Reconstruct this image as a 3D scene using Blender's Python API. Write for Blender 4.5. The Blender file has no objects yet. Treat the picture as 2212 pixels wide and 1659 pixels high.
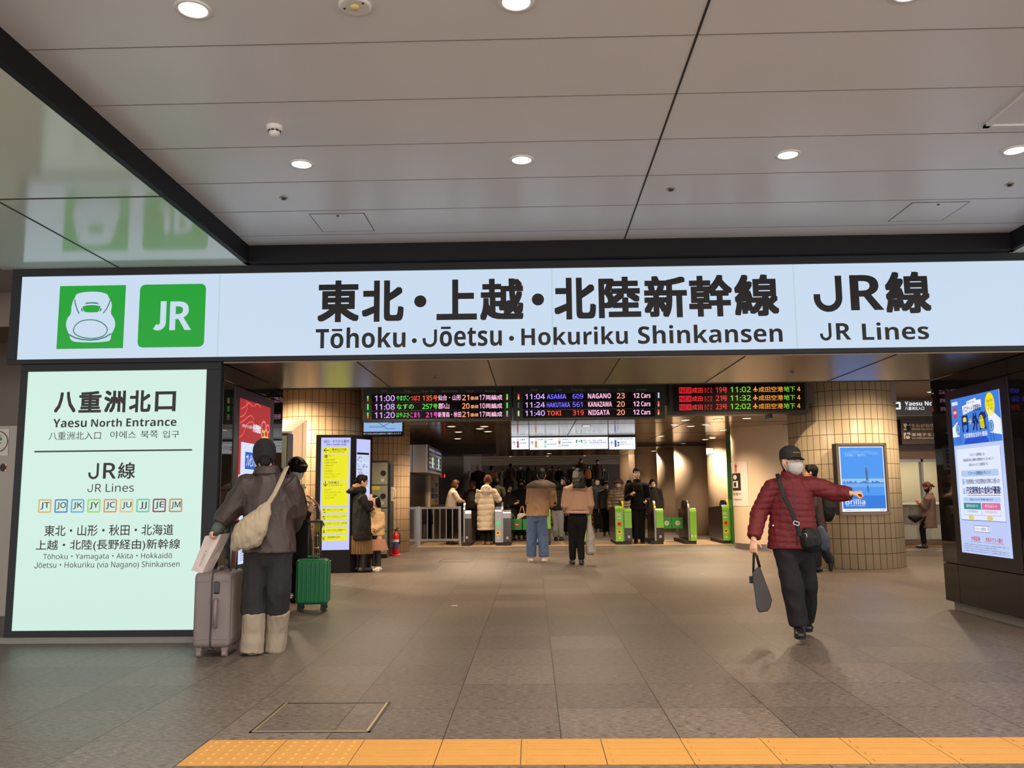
import bpy, bmesh, math, random
from mathutils import Vector, Matrix, noise
random.seed(7)
C = bpy.context.scene.collection
sc = bpy.context.scene
# ---------------------------------------------------------------- camera (solved from the photograph's own lines)
FOC, PIT, YAW, ROL = 1847.0, 0.129988, 0.0233921, -0.0101648
PCX, PCY, EYE = 1106.0, 829.5, 1.27
FW = Vector((-math.sin(YAW)*math.cos(PIT), math.cos(YAW)*math.cos(PIT), math.sin(PIT)))
RT = Vector((math.cos(YAW), math.sin(YAW), 0)); UP = RT.cross(FW)
RT, UP = math.cos(ROL)*RT + math.sin(ROL)*UP, -math.sin(ROL)*RT + math.cos(ROL)*UP
EYEV = Vector((0, 0, EYE))
cam_data = bpy.data.cameras.new('camera'); cam = bpy.data.objects.new('camera', cam_data); C.objects.link(cam)
cam_data.sensor_width = 36; cam_data.lens = FOC/2212*36; cam_data.clip_end = 300; cam_data.clip_start = .05
cam.matrix_world = Matrix(((RT.x, UP.x, -FW.x, 0), (RT.y, UP.y, -FW.y, 0), (RT.z, UP.z, -FW.z, EYE), (0, 0, 0, 1)))
sc.camera = cam
def ray(x, y): return RT*((x-PCX)/FOC) - UP*((y-PCY)/FOC) + FW
def P(x, y, Y):
    d = ray(x, y); return EYEV + d*(Y/d.y)
def PX(x, y, X):
    d = ray(x, y); return EYEV + d*(X/d.x)
def G(x, y, z=0):
    d = ray(x, y); return EYEV + d*((z-EYE)/d.z)
# ---------------------------------------------------------------- world light and exposure
sc.view_settings.view_transform = 'Standard'; sc.view_settings.look = 'None'
sc.view_settings.gamma = 1; sc.view_settings.use_curve_mapping = False
sc.view_settings.exposure = 0.0
w = bpy.data.worlds.new('world'); sc.world = w; w.use_nodes = True
w.node_tree.nodes['Background'].inputs[0].default_value = (1.0, .96, .92, 1)
w.node_tree.nodes['Background'].inputs[1].default_value = 3.6
# ---------------------------------------------------------------- materials
def lin(c): return c/12.92 if c <= .04045 else ((c+.055)/1.055)**2.4
def S(r, g, b): return (lin(r/255), lin(g/255), lin(b/255), 1)
def mat(name, col, rough=.6, metal=0, spec=.5, bump=None, noisy=None, alpha=None, coat=0, sheen=0):
    m = bpy.data.materials.new(name); m.use_nodes = True
    nt = m.node_tree; b = nt.nodes['Principled BSDF']
    b.inputs['Base Color'].default_value = col; b.inputs['Roughness'].default_value = rough
    b.inputs['Metallic'].default_value = metal; b.inputs['Specular IOR Level'].default_value = spec
    if coat: b.inputs['Coat Weight'].default_value = coat
    if sheen: b.inputs['Sheen Weight'].default_value = sheen
    tc = nt.nodes.new('ShaderNodeTexCoord')
    if noisy:
        sc_, amt = noisy[0], noisy[1]
        mp = nt.nodes.new('ShaderNodeMapping'); nt.links.new(tc.outputs['Object'], mp.inputs[0])
        mp.inputs['Scale'].default_value = noisy[2] if len(noisy) > 2 else (1, 1, 1)
        n = nt.nodes.new('ShaderNodeTexNoise'); n.inputs['Scale'].default_value = sc_; n.inputs['Detail'].default_value = 4
        nt.links.new(mp.outputs[0], n.inputs['Vector'])
        mx = nt.nodes.new('ShaderNodeMix'); mx.data_type = 'RGBA'
        nt.links.new(n.outputs['Fac'], mx.inputs[0])
        mx.inputs[6].default_value = tuple(max(0, v*(1-amt)) for v in col[:3])+(1,)
        mx.inputs[7].default_value = tuple(min(1, v*(1+amt)) for v in col[:3])+(1,)
        nt.links.new(mx.outputs[2], b.inputs['Base Color'])
    if bump:
        n2 = nt.nodes.new('ShaderNodeTexNoise'); n2.inputs['Scale'].default_value = bump[0]; n2.inputs['Detail'].default_value = 3
        mp2 = nt.nodes.new('ShaderNodeMapping'); nt.links.new(tc.outputs['Object'], mp2.inputs[0])
        mp2.inputs['Scale'].default_value = bump[2] if len(bump) > 2 else (1, 1, 1)
        nt.links.new(mp2.outputs[0], n2.inputs['Vector'])
        bp = nt.nodes.new('ShaderNodeBump'); bp.inputs['Strength'].default_value = bump[1]; bp.inputs['Distance'].default_value = .02
        nt.links.new(n2.outputs['Fac'], bp.inputs['Height']); nt.links.new(bp.outputs[0], b.inputs['Normal'])
    return m
def emi(name, col, strength=1.0, sample=True):
    m = bpy.data.materials.new(name); m.use_nodes = True
    b = m.node_tree.nodes['Principled BSDF']
    b.inputs['Base Color'].default_value = (0, 0, 0, 1); b.inputs['Roughness'].default_value = .35; b.inputs['Specular IOR Level'].default_value = .25
    b.inputs['Emission Color'].default_value = col; b.inputs['Emission Strength'].default_value = strength
    m.cycles.emission_sampling = 'AUTO' if sample else 'NONE'
    return m
_pm = {}
def ec(r, g, b, k=1.0):                      # printed film on a lit panel or LED of this colour: glows, too small to be sampled as a lamp
    key = (r, g, b, k)
    if key not in _pm: _pm[key] = emi('lit_%d_%d_%d' % (r, g, b), S(r, g, b), k, False)
    return _pm[key]
def pc(r, g, b, rough=.6):                   # plain paint
    key = (r, g, b, rough, 'p')
    if key not in _pm: _pm[key] = mat('paint_%d_%d_%d' % (r, g, b), S(r, g, b), rough)
    return _pm[key]
def nodes(m): return m.node_tree.nodes, m.node_tree.links
def mth(nt, op, a, b=None, c=None):
    n = nt.nodes.new('ShaderNodeMath'); n.operation = op
    for i, v in enumerate((a, b, c)):
        if v is None: continue
        if isinstance(v, (int, float)): n.inputs[i].default_value = v
        else: nt.links.new(v, n.inputs[i])
    return n.outputs[0]
def mixc(nt, f, a, b):
    n = nt.nodes.new('ShaderNodeMix'); n.data_type = 'RGBA'
    for i, v in ((0, f), (6, a), (7, b)):
        if isinstance(v, (tuple, int, float)): n.inputs[i].default_value = v
        else: nt.links.new(v, n.inputs[i])
    return n.outputs[2]
def lines(nt, coord, origin, step, width):   # 1 on a joint, 0 elsewhere
    t = mth(nt, 'DIVIDE', mth(nt, 'SUBTRACT', coord, origin), step)
    fr = mth(nt, 'FRACT', t)
    d = mth(nt, 'MINIMUM', fr, mth(nt, 'SUBTRACT', 1.0, fr))
    return mth(nt, 'LESS_THAN', d, width/step/2), mth(nt, 'FLOOR', t)
def m_floor():
    m = mat('granite_floor_tiles', S(110, 98, 88), .42); nt = m.node_tree; b = nt.nodes['Principled BSDF']
    tc = nt.nodes.new('ShaderNodeTexCoord'); sp = nt.nodes.new('ShaderNodeSeparateXYZ'); nt.links.new(tc.outputs['Object'], sp.inputs[0])
    jx, cx = lines(nt, sp.outputs[0], .13, .623, .0052); jy, cy = lines(nt, sp.outputs[1], 4.69, .667, .0045)
    cb = nt.nodes.new('ShaderNodeCombineXYZ'); nt.links.new(cx, cb.inputs[0]); nt.links.new(cy, cb.inputs[1])
    wn = nt.nodes.new('ShaderNodeTexWhiteNoise'); wn.noise_dimensions = '2D'; nt.links.new(cb.outputs[0], wn.inputs['Vector'])
    mp = nt.nodes.new('ShaderNodeMapping'); mp.inputs['Scale'].default_value = (13, 170, 1); nt.links.new(tc.outputs['Object'], mp.inputs[0])
    n = nt.nodes.new('ShaderNodeTexNoise'); n.inputs['Scale'].default_value = 1.6; n.inputs['Detail'].default_value = 5; n.inputs['Roughness'].default_value = .7
    nt.links.new(mp.outputs[0], n.inputs['Vector'])
    streak = mixc(nt, mth(nt, 'MULTIPLY_ADD', n.outputs['Fac'], 3.6, -1.45), S(29, 23, 20), S(158, 142, 128))
    tone = mth(nt, 'MULTIPLY_ADD', mth(nt, 'POWER', wn.outputs['Value'], 1.5), .30, .74)
    ml = nt.nodes.new('ShaderNodeMix'); ml.data_type = 'RGBA'; ml.blend_type = 'MULTIPLY'; ml.inputs[0].default_value = 1
    nt.links.new(streak, ml.inputs[6])
    cc = nt.nodes.new('ShaderNodeCombineColor')
    for i in range(3): nt.links.new(tone, cc.inputs[i])
    nt.links.new(cc.outputs[0], ml.inputs[7])
    j = mth(nt, 'MAXIMUM', jx, jy)
    nt.links.new(mixc(nt, j, ml.outputs[2], S(28, 24, 22)), b.inputs['Base Color'])
    nt.links.new(mth(nt, 'MULTIPLY_ADD', n.outputs['Fac'], .25, .28), b.inputs['Roughness'])
    bp = nt.nodes.new('ShaderNodeBump'); bp.inputs['Strength'].default_value = .25; bp.inputs['Distance'].default_value = .004
    nt.links.new(n.outputs['Fac'], bp.inputs['Height']); nt.links.new(bp.outputs[0], b.inputs['Normal'])
    return m
def m_tilecol(R, tw, th, col, z0=0.0):         # tall glazed tiles round a pillar, object origin on its axis
    m = mat('pillar_tiles', col, .28); nt = m.node_tree; b = nt.nodes['Principled BSDF']
    tc = nt.nodes.new('ShaderNodeTexCoord'); sp = nt.nodes.new('ShaderNodeSeparateXYZ'); nt.links.new(tc.outputs['Object'], sp.inputs[0])
    u = mth(nt, 'MULTIPLY', mth(nt, 'ARCTAN2', sp.outputs[1], sp.outputs[0]), R)
    ju, cu = lines(nt, u, 0, tw, .010); jv, cv = lines(nt, sp.outputs[2], z0, th, .010)
    cb = nt.nodes.new('ShaderNodeCombineXYZ'); nt.links.new(cu, cb.inputs[0]); nt.links.new(cv, cb.inputs[1])
    wn = nt.nodes.new('ShaderNodeTexWhiteNoise'); wn.noise_dimensions = '2D'; nt.links.new(cb.outputs[0], wn.inputs['Vector'])
    c2 = tuple(v*.88 for v in col[:3])+(1,)
    j = mth(nt, 'MAXIMUM', ju, jv)
    nt.links.new(mixc(nt, j, mixc(nt, wn.outputs['Value'], col, c2), S(92, 72, 52)), b.inputs['Base Color'])
    nt.links.new(mth(nt, 'MULTIPLY_ADD', j, .4, .40), b.inputs['Roughness'])
    bp = nt.nodes.new('ShaderNodeBump'); bp.inputs['Strength'].default_value = .5; bp.inputs['Distance'].default_value = .004; bp.invert = True
    nt.links.new(j, bp.inputs['Height']); nt.links.new(bp.outputs[0], b.inputs['Normal'])
    return m
M = {}
M['floor'] = m_floor()
M['ceil'] = mat('satin_ceiling_panel', S(216, 214, 214), .3, 0, .55, noisy=(3, .03))
M['ceil_low'] = mat('glossy_ceiling_panel', S(208, 216, 202), .13, 0, .8)
M['joint'] = mat('ceiling_joint', S(40, 38, 38), .7)
M['fine_joint'] = mat('fine_ceiling_joint', S(96, 90, 88), .7)
M['black'] = mat('black_trim', S(22, 20, 23), .6, 0, .2, bump=(60, .03))
M['black_gloss'] = mat('black_glass_cladding', S(26, 22, 21), .025, 0, .55)
M['frame'] = mat('dark_grey_sign_frame', S(34, 35, 40), .5, 0, .25)
M['soffit'] = mat('bronze_soffit', S(108, 92, 80), .26, .55, .5, noisy=(2, .12))
M['white'] = mat('white_plastic', S(225, 220, 215), .4)
M['steel'] = mat('brushed_steel', S(170, 165, 165), .3, .9)
M['darksteel'] = mat('dark_steel', S(70, 68, 68), .35, .8)
M['cream'] = mat('cream_wall_panel', S(214, 190, 160), .5, noisy=(3, .04))
M['brown'] = mat('brown_wall_panel', S(96, 76, 60), .35, 0, .5, noisy=(2, .1))
M['stone'] = mat('polished_dark_stone', S(52, 42, 36), .16, 0, .6, noisy=(4, .15))
M['kerb'] = mat('stone_kerb', S(120, 116, 108), .5, noisy=(20, .1))
M['yellow'] = mat('yellow_tactile', S(178, 128, 58), .55, noisy=(9, .08))
M['hallceil'] = mat('bronze_hall_ceiling', S(132, 110, 90), .14, .35, .6)
# ---------------------------------------------------------------- object helpers
def tag(o, label=None, cat=None, group=None, kind=None):
    if label: o['label'] = label
    if cat: o['category'] = cat
    if group: o['group'] = group
    if kind: o['kind'] = kind
    return o
def thing(name, label, cat, loc, group=None):
    o = bpy.data.objects.new(name, None); o.empty_display_size = .1; C.objects.link(o)
    o.location = Vector(loc); return tag(o, label, cat, group)
def wloc(o):
    v = Vector((0, 0, 0))
    while o: v += o.location; o = o.parent
    return v
def mk(name, bm, mats, parent=None, loc=None, smooth=False):   # bmesh in world coordinates -> one mesh object
    me = bpy.data.meshes.new(name)
    org = Vector(loc) if loc is not None else (wloc(parent) if parent else Vector((0, 0, 0)))
    if org.length: bmesh.ops.translate(bm, verts=bm.verts, vec=-org)
    bm.to_mesh(me); bm.free()
    for m in (mats if isinstance(mats, (list, tuple)) else [mats]): me.materials.append(m)
    if smooth:
        for p in me.polygons: p.use_smooth = True
    o = bpy.data.objects.new(name, me); C.objects.link(o)
    if parent: o.parent = parent; o.location = org - wloc(parent)
    else: o.location = org
    return o
def struct(name, bm, mats, loc=None, smooth=False): return tag(mk(name, bm, mats, None, loc, smooth), kind='structure')
def box(bm, a, b, bev=0, mi=0):
    x0, x1 = sorted((a[0], b[0])); y0, y1 = sorted((a[1], b[1])); z0, z1 = sorted((a[2], b[2]))
    r = bmesh.ops.create_cube(bm, size=1, matrix=Matrix.Translation(((x0+x1)/2, (y0+y1)/2, (z0+z1)/2)) @ Matrix.Diagonal((max(x1-x0, 1e-4), max(y1-y0, 1e-4), max(z1-z0, 1e-4), 1)))
    vs = r['verts']; fs = list({f for v in vs for f in v.link_faces})
    for f in fs: f.material_index = mi
    if bev:
        es = list({e for v in vs for e in v.link_edges})
        q = bmesh.ops.bevel(bm, geom=es, offset=bev, segments=2, affect='EDGES', profile=.7)
        for f in q['faces']: f.material_index = mi
def obox(bm, mtx, sx, sy, sz, bev=0, mi=0, seg=2):      # oriented box centred on mtx
    r = bmesh.ops.create_cube(bm, size=1, matrix=mtx @ Matrix.Diagonal((sx, sy, sz, 1)))
    vs = r['verts']
    for f in {f for v in vs for f in v.link_faces}: f.material_index = mi
    if bev:
        q = bmesh.ops.bevel(bm, geom=list({e for v in vs for e in v.link_edges}), offset=bev, segments=seg, affect='EDGES', profile=.6)
        for f in q['faces']: f.material_index = mi
def cyl(bm, a, b, r, n=16, r2=None, mi=0):
    a, b = Vector(a), Vector(b); d = b-a
    if d.length < 1e-6: return
    mt = Matrix.Translation((a+b)/2) @ d.to_track_quat('Z', 'Y').to_matrix().to_4x4()
    q = bmesh.ops.create_cone(bm, cap_ends=True, segments=n, radius1=r, radius2=r if r2 is None else r2, depth=d.length, matrix=mt)
    for f in {f for v in q['verts'] for f in v.link_faces}: f.material_index = mi
def tube(bm, pts, r, n=8, mi=0, closed=False, rs=None):
    pts = [Vector(p) for p in pts]; rings = []; N = len(pts); prev = None
    for i, p in enumerate(pts):
        if closed: t = pts[(i+1) % N]-pts[i-1]
        else: t = pts[min(i+1, N-1)]-pts[max(i-1, 0)]
        t.normalize()
        s = t.orthogonal() if prev is None else (prev-t*prev.dot(t))
        s.normalize(); prev = s; o = t.cross(s); rr = rs[i] if rs else r
        rings.append([bm.verts.new(p+(s*math.cos(k*2*math.pi/n)+o*math.sin(k*2*math.pi/n))*rr) for k in range(n)])
    R = range(N if closed else N-1)
    for i in R:
        A, B = rings[i], rings[(i+1) % N]
        for k in range(n):
            f = bm.faces.new((A[k], A[(k+1) % n], B[(k+1) % n], B[k])); f.material_index = mi; f.smooth = True
    if not closed:
        for ring, fl in ((rings[0], True), (rings[-1], False)):
            f = bm.faces.new(list(reversed(ring)) if fl else ring); f.material_index = mi
def lathe(bm, c, prof, n=48, mi=0, axis='Z', cap=True):
    c = Vector(c); rings = []
    for r, h in prof:
        rings.append([bm.verts.new(c+Vector((r*math.cos(2*math.pi*k/n), r*math.sin(2*math.pi*k/n), h))) for k in range(n)])
    for A, B in zip(rings, rings[1:]):
        for k in range(n):
            f = bm.faces.new((A[k], A[(k+1) % n], B[(k+1) % n], B[k])); f.material_index = mi; f.smooth = True
    if cap:
        bm.faces.new(list(reversed(rings[0]))).material_index = mi; bm.faces.new(rings[-1]).material_index = mi
def prism(bm, pts, vec, mi=0):                # a closed outline pushed along vec
    A = [bm.verts.new(Vector(p)) for p in pts]; B = [bm.verts.new(Vector(p)+Vector(vec)) for p in pts]
    n = len(A); fs = [bm.faces.new(A), bm.faces.new(list(reversed(B)))]
    for i in range(n): fs.append(bm.faces.new((A[(i+1) % n], A[i], B[i], B[(i+1) % n])))
    for f in fs: f.material_index = mi
    bmesh.ops.recalc_face_normals(bm, faces=fs)
    return fs
NB = bmesh.new
def ellipsoid(bm, mtx, rx, ry, rz, n=18):
    bmesh.ops.create_uvsphere(bm, u_segments=n, v_segments=max(8, n*2//3), radius=1, matrix=mtx @ Matrix.Diagonal((rx, ry, rz, 1)))
# ---------------------------------------------------------------- flat printed or lit faces
_tx = {}
def sans(s, bold):                              # plain grotesque letters and digits from the built-in symbol face
    A, a, d = (0x1D5D4, 0x1D5EE, 0x1D7EC) if bold else (0x1D5A0, 0x1D5BA, 0x1D7E2); o = ''
    for ch in s:
        if 'A' <= ch <= 'Z': o += chr(A+ord(ch)-65)
        elif 'a' <= ch <= 'z': o += chr(a+ord(ch)-97)
        elif '0' <= ch <= '9': o += chr(d+ord(ch)-48)
        else: o += ch
    return o
def raw_geo(s, res):
    c = bpy.data.curves.new('lettering', 'FONT'); c.body = s; c.size = 1; c.resolution_u = res
    o = bpy.data.objects.new('lettering', c); C.objects.link(o); bpy.context.view_layer.update()
    ev = o.evaluated_get(bpy.context.evaluated_depsgraph_get()); me = ev.to_mesh()
    vs = [(v.co.x, v.co.y) for v in me.vertices]; fs = [tuple(p.vertices) for p in me.polygons]
    ev.to_mesh_clear(); bpy.data.objects.remove(o); bpy.data.curves.remove(c)
    return vs, fs
def text_geo(s, bold, res=2):
    """Outline of a line of lettering; bold > 0 thickens the strokes by laying shifted copies, 'b' style letters are bold already."""
    k = (s, bold, res)
    if k in _tx: return _tx[k]
    hv = bold >= .02; t = s.replace('ō', 'o')
    vs, fs = raw_geo(sans(t, hv), res); vs = list(vs); fs = list(fs)
    for i, ch in enumerate(s):
        if ch == 'ō':
            p, _ = raw_geo(sans(t[:i+1], hv), 2); q, _ = raw_geo(sans('o', hv), 2)
            x1 = max(v[0] for v in p); wd = max(v[0] for v in q)-min(v[0] for v in q); tp = max(v[1] for v in q)
            n = len(vs); th = .085 if hv else .055
            vs += [(x1-wd*.9, tp+.07), (x1-wd*.1, tp+.07), (x1-wd*.1, tp+.07+th), (x1-wd*.9, tp+.07+th)]; fs.append((n, n+1, n+2, n+3))
    cjk = any(ord(ch) > 0x2000 for ch in s)
    if bold > 0 and (cjk or not hv):
        d = bold; base, bf = vs, fs; vs, fs = [], []
        for dx, dy in ((d, d), (d, -d), (-d, d), (-d, -d), (0, 0), (d, 0), (-d, 0), (0, d), (0, -d)) if d > .018 else ((d, 0), (-d, 0), (0, d), (0, -d)):
            n = len(vs); vs += [(p[0]+dx, p[1]+dy, .12*(n//max(1, len(base)))) for p in base]; fs += [tuple(i+n for i in f) for f in bf]
    _tx[k] = (vs, fs); return _tx[k]
class Face:
    """A flat face: origin O, axes U (reading direction) and V (up); marks lie a millimetre or so in front of it."""
    def __init__(s, O, U, V, eps=.0012):
        s.O, s.U, s.V = Vector(O), Vector(U).normalized(), Vector(V).normalized(); s.N = s.U.cross(s.V)
        s.bm = NB(); s.mats = []; s.eps = eps
    def mi(s, m):
        if m not in s.mats: s.mats.append(m)
        return s.mats.index(m)
    def pt(s, u, v, l=0): return s.O+s.U*u+s.V*v+s.N*(s.eps*l)
    def uv(s, x, y):
        d = ray(x, y); t = (s.O-EYEV).dot(s.N)/d.dot(s.N); q = EYEV+d*t-s.O
        return q.dot(s.U), q.dot(s.V)
    def pb(s, x0, y0, x1, y1):
        xm, ym = (x0+x1)/2, (y0+y1)/2
        return s.uv(x0, ym)[0], s.uv(xm, y1)[1], s.uv(x1, ym)[0], s.uv(xm, y0)[1]
    def poly(s, pts, m, l=1):
        f = s.bm.faces.new([s.bm.verts.new(s.pt(u, v, l)) for u, v in pts]); f.normal_update()
        if f.normal.dot(s.N) < 0: f.normal_flip()
        f.material_index = s.mi(m)
    def rect(s, u0, v0, u1, v1, m, l=1): s.poly([(u0, v0), (u1, v0), (u1, v1), (u0, v1)], m, l)
    def slab(s, u0, v0, u1, v1, m, d0, d1):                    # solid bar, from d0 to d1 along the normal
        A = [s.O+s.U*u+s.V*v+s.N*d0 for u, v in ((u0, v0), (u1, v0), (u1, v1), (u0, v1))]
        for f in prism(s.bm, A, s.N*(d1-d0)): f.material_index = s.mi(m)
    def ell(s, u, v, a, b, m, l=1, n=28, t0=0, t1=2*math.pi):
        s.poly([(u+a*math.cos(t0+(t1-t0)*k/n), v+b*math.sin(t0+(t1-t0)*k/n)) for k in range(n if t1-t0 > 6.28 else n+1)], m, l)
    def ring(s, u, v, a, b, w, m, l=1, n=32, t0=0, t1=2*math.pi):
        s.stroke([(u+a*math.cos(t0+(t1-t0)*k/n), v+b*math.sin(t0+(t1-t0)*k/n)) for k in range(n+1)], w, m, l)
    def stroke(s, pts, w, m, l=1):
        mi = s.mi(m); L = []; n = len(pts)
        for i in range(n):
            a = Vector(pts[max(i-1, 0)]); b = Vector(pts[min(i+1, n-1)])
            if (Vector(pts[0])-Vector(pts[-1])).length < 1e-7 and i in (0, n-1): a, b = Vector(pts[-2]), Vector(pts[1])
            t = (b-a).normalized(); o = Vector((-t.y, t.x))*(w/2); p = Vector(pts[i])
            L.append((s.bm.verts.new(s.pt(*(p-o), l)), s.bm.verts.new(s.pt(*(p+o), l))))
        for A, B in zip(L, L[1:]): s.bm.faces.new((A[0], B[0], B[1], A[1])).material_index = mi
    def rrect(s, u0, v0, u1, v1, r, m, l=1):
        s.poly(rr_pts(u0, v0, u1, v1, r), m, l)
    def rring(s, u0, v0, u1, v1, r, w, m, l=1):
        p = rr_pts(u0, v0, u1, v1, r); s.stroke(p+[p[0]], w, m, l)
    def text(s, t, bx, m, bold=.0, l=2, keep=False, res=2):      # ink fitted to the box
        vs, fs = text_geo(t, bold, res)
        if not vs: return
        x0 = min(v[0] for v in vs); x1 = max(v[0] for v in vs); y0 = min(v[1] for v in vs); y1 = max(v[1] for v in vs)
        u0, v0, u1, v1 = bx; su = (u1-u0)/max(x1-x0, 1e-6); sv = (v1-v0)/max(y1-y0, 1e-6)
        if keep:
            k = min(su, sv); u0 += ((u1-u0)-(x1-x0)*k)/2; v0 += ((v1-v0)-(y1-y0)*k)/2; su = sv = k
        mi = s.mi(m); V = [s.bm.verts.new(s.pt(u0+(p[0]-x0)*su, v0+(p[1]-y0)*sv, l+(p[2] if len(p) > 2 else 0))) for p in vs]
        for f in fs:
            try: s.bm.faces.new([V[i] for i in f]).material_index = mi
            except ValueError: pass
    def jay(s, bx, w, m, l=2, hook=True):                                  # grotesque capital J: stem and hook
        u0, v0, u1, v1 = bx; r = (u1-u0-w)/2; h = w*.5
        c = (u0+h+r, v0+h+r*1.02)
        s.stroke([(u1-h, v1), (u1-h, c[1])]+[(c[0]+r*math.cos(-math.pi*k/14), c[1]+r*1.02*math.sin(-math.pi*k/14)) for k in range(1, 15 if hook else 11)]+([(u0+h, c[1]+r*.35)] if hook else []), w, m, l)
    def ptext(s, t, x0, y0, x1, y1, m, bold=0, l=2, **k): s.text(t, s.pb(x0, y0, x1, y1), m, bold, l, **k)
    def prect(s, x0, y0, x1, y1, m, l=1): s.rect(*s.pb(x0, y0, x1, y1), m, l)
    def done(s, name, parent, smooth=False): return mk(name, s.bm, s.mats, parent)
def rr_pts(u0, v0, u1, v1, r, n=6):
    o = []
    for cx, cy, a in ((u1-r, v1-r, 0), (u0+r, v1-r, 90), (u0+r, v0+r, 180), (u1-r, v0+r, 270)):
        for k in range(n+1):
            t = math.radians(a+90*k/n); o.append((cx+r*math.cos(t), cy+r*math.sin(t)))
    return o
def spot(name, parent, loc, energy, col=(1, .86, .7), size=2.4, blend=.6, rad=.06, aim=(0, 0, -1)):
    d = bpy.data.lights.new(name, 'SPOT'); d.energy = energy; d.color = col; d.spot_size = size; d.spot_blend = blend; d.shadow_soft_size = rad
    o = bpy.data.objects.new(name, d); C.objects.link(o); o.parent = parent; o.location = Vector(loc)-wloc(parent)
    o.rotation_euler = Vector(aim).to_track_quat('-Z', 'Y').to_euler(); return o
# ================================================================ THE SETTING
ZC, ZL, ZS, ZH = 3.598, 3.435, 2.517, 2.80      # main ceiling, low ceilings, passage soffit, gate-hall ceiling
YS, YB = 7.75, 9.70                             # front and back of the gateway
XL, XR = -2.86, 4.50                            # passage walls
FX0, FX1, FY = -2.608, 4.36, 7.64               # recess of the main ceiling
bm = NB(); box(bm, (-14, -7, -.12), (14, 37, 0)); struct('floor', bm, M['floor'])
# stairs up to the landing
bm = NB()
for k in range(8): box(bm, (-3.4, 36.0+.38*k, 0), (5.2, 42, .17*(k+1)), mi=0); box(bm, (-3.4, 35.985+.38*k, .17*(k+1)-.03), (5.2, 36.03+.38*k, .17*(k+1)+.004), mi=1)
struct('stairs', bm, [mat('red_brown_stair', S(92, 52, 44), .5, noisy=(6, .1)), pc(190, 160, 130)])
bm = NB(); box(bm, (-14, 39.05, 1.2), (14, 76, 1.361)); struct('floor_landing', bm, mat('landing_floor', S(90, 76, 64), .4, noisy=(5, .1)))
# main ceiling: panels with fine joints, black fascias round it
bm = NB(); box(bm, (FX0, -4, ZC), (FX1, FY, ZC+.06)); struct('ceiling', bm, M['ceil'])
bm = NB()
for k in range(14):
    y = 7.354-.6455*k
    if y > -4: box(bm, (FX0, y-.0018, ZC-.002), (FX1, y+.0018, ZC+.001))
for x in (.868,): box(bm, (x-.006, -4, ZC-.003), (x+.006, FY, ZC+.001), mi=1)
struct('trim_1', bm, [M['fine_joint'], M['joint']])
bm = NB()
box(bm, (FX0-.05, -4, ZL), (FX0, FY+.08, ZC+.06)); box(bm, (FX1, -4, ZL), (FX1+.05, FY+.08, ZC+.06)); box(bm, (FX0-.05, FY, ZL), (FX1+.05, FY+.08, ZC+.06))
box(bm, (FX0, FY-.015, ZL), (FX1, FY, ZL+.012))
struct('trim_2', bm, M['black'])
bm = NB(); box(bm, (-4.98, -4, ZL), (FX0-.05, YS, ZL+.05)); struct('ceiling_left', bm, M['ceil_low'])
bm = NB(); box(bm, (FX1+.05, -4, ZL), (8, YS, ZL+.05)); struct('ceiling_right', bm, M['ceil_low'])
bm = NB()
for y in (5.87, 3.92, 1.97): box(bm, (-4.98, y-.008, ZL-.003), (FX0-.05, y+.008, ZL+.001)); box(bm, (FX1+.05, y-.008, ZL-.003), (8, y+.008, ZL+.001))
box(bm, (-3.875, -4, ZL-.003), (-3.86, YS, ZL+.001))
struct('trim_3', bm, M['joint'])
# gateway blocks: left and right piers clad in black glass, the lintel above with a bronze soffit
def clad(bm, x, y0, y1, z0, z1, nrm, ys, zs):       # panels with open joints on an x = const face
    ys = [y0]+ys+[y1]; zs = [z0]+zs+[z1]
    for a, b in zip(ys, ys[1:]):
        for c, d in zip(zs, zs[1:]): box(bm, (x, a+.004, c+.004), (x-nrm*.03, b-.004, d-.004), .002)
bm = NB(); clad(bm, XL, YS+.06, YB, .10, ZS-.005, 1, [8.08, 9.36], [.50, 2.36]); box(bm, (-4.76, YS+.10, .10), (XL-.032, YB, ZS), mi=1)
box(bm, (-4.70, YS+.14, 0), (XL-.06, YB-.06, .10), mi=2); struct('wall_left', bm, [M['black_gloss'], M['black'], M['kerb']])
bm = NB(); clad(bm, XR, YS, YB, .09, ZS-.005, -1, [8.12, 9.37], [.50, 2.36]); box(bm, (XR+.032, YS+.03, .09), (7.5, YB, ZS), mi=1)
box(bm, (XR+.06, YS+.06, 0), (7.4, YB-.06, .09), mi=2); struct('wall_right', bm, [M['black_gloss'], M['black'], M['kerb']])
bm = NB(); box(bm, (-4.78, YS+.05, 2.58), (7.5, YB, 3.9)); struct('wall_lintel', bm, M['black'])
bm = NB(); box(bm, (XL, YS+.03, ZS), (XR, YB, ZS+.06))
struct('ceiling_passage', bm, M['soffit'])
bm = NB()
for x in (-1.62, -.405, .815, 1.96, 3.34): box(bm, (x-.006, YS+.04, ZS-.003), (x+.006, YB, ZS+.002))
box(bm, (XL, YB-.02, ZS-.004), (XR, YB+.02, ZS+.05)); struct('trim_4', bm, M['joint'])
bm = NB(); box(bm, (-4.9, YS+.03, 0), (XL-.02, YS+.2, .055)); struct('trim_5', bm, M['kerb'])
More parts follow.
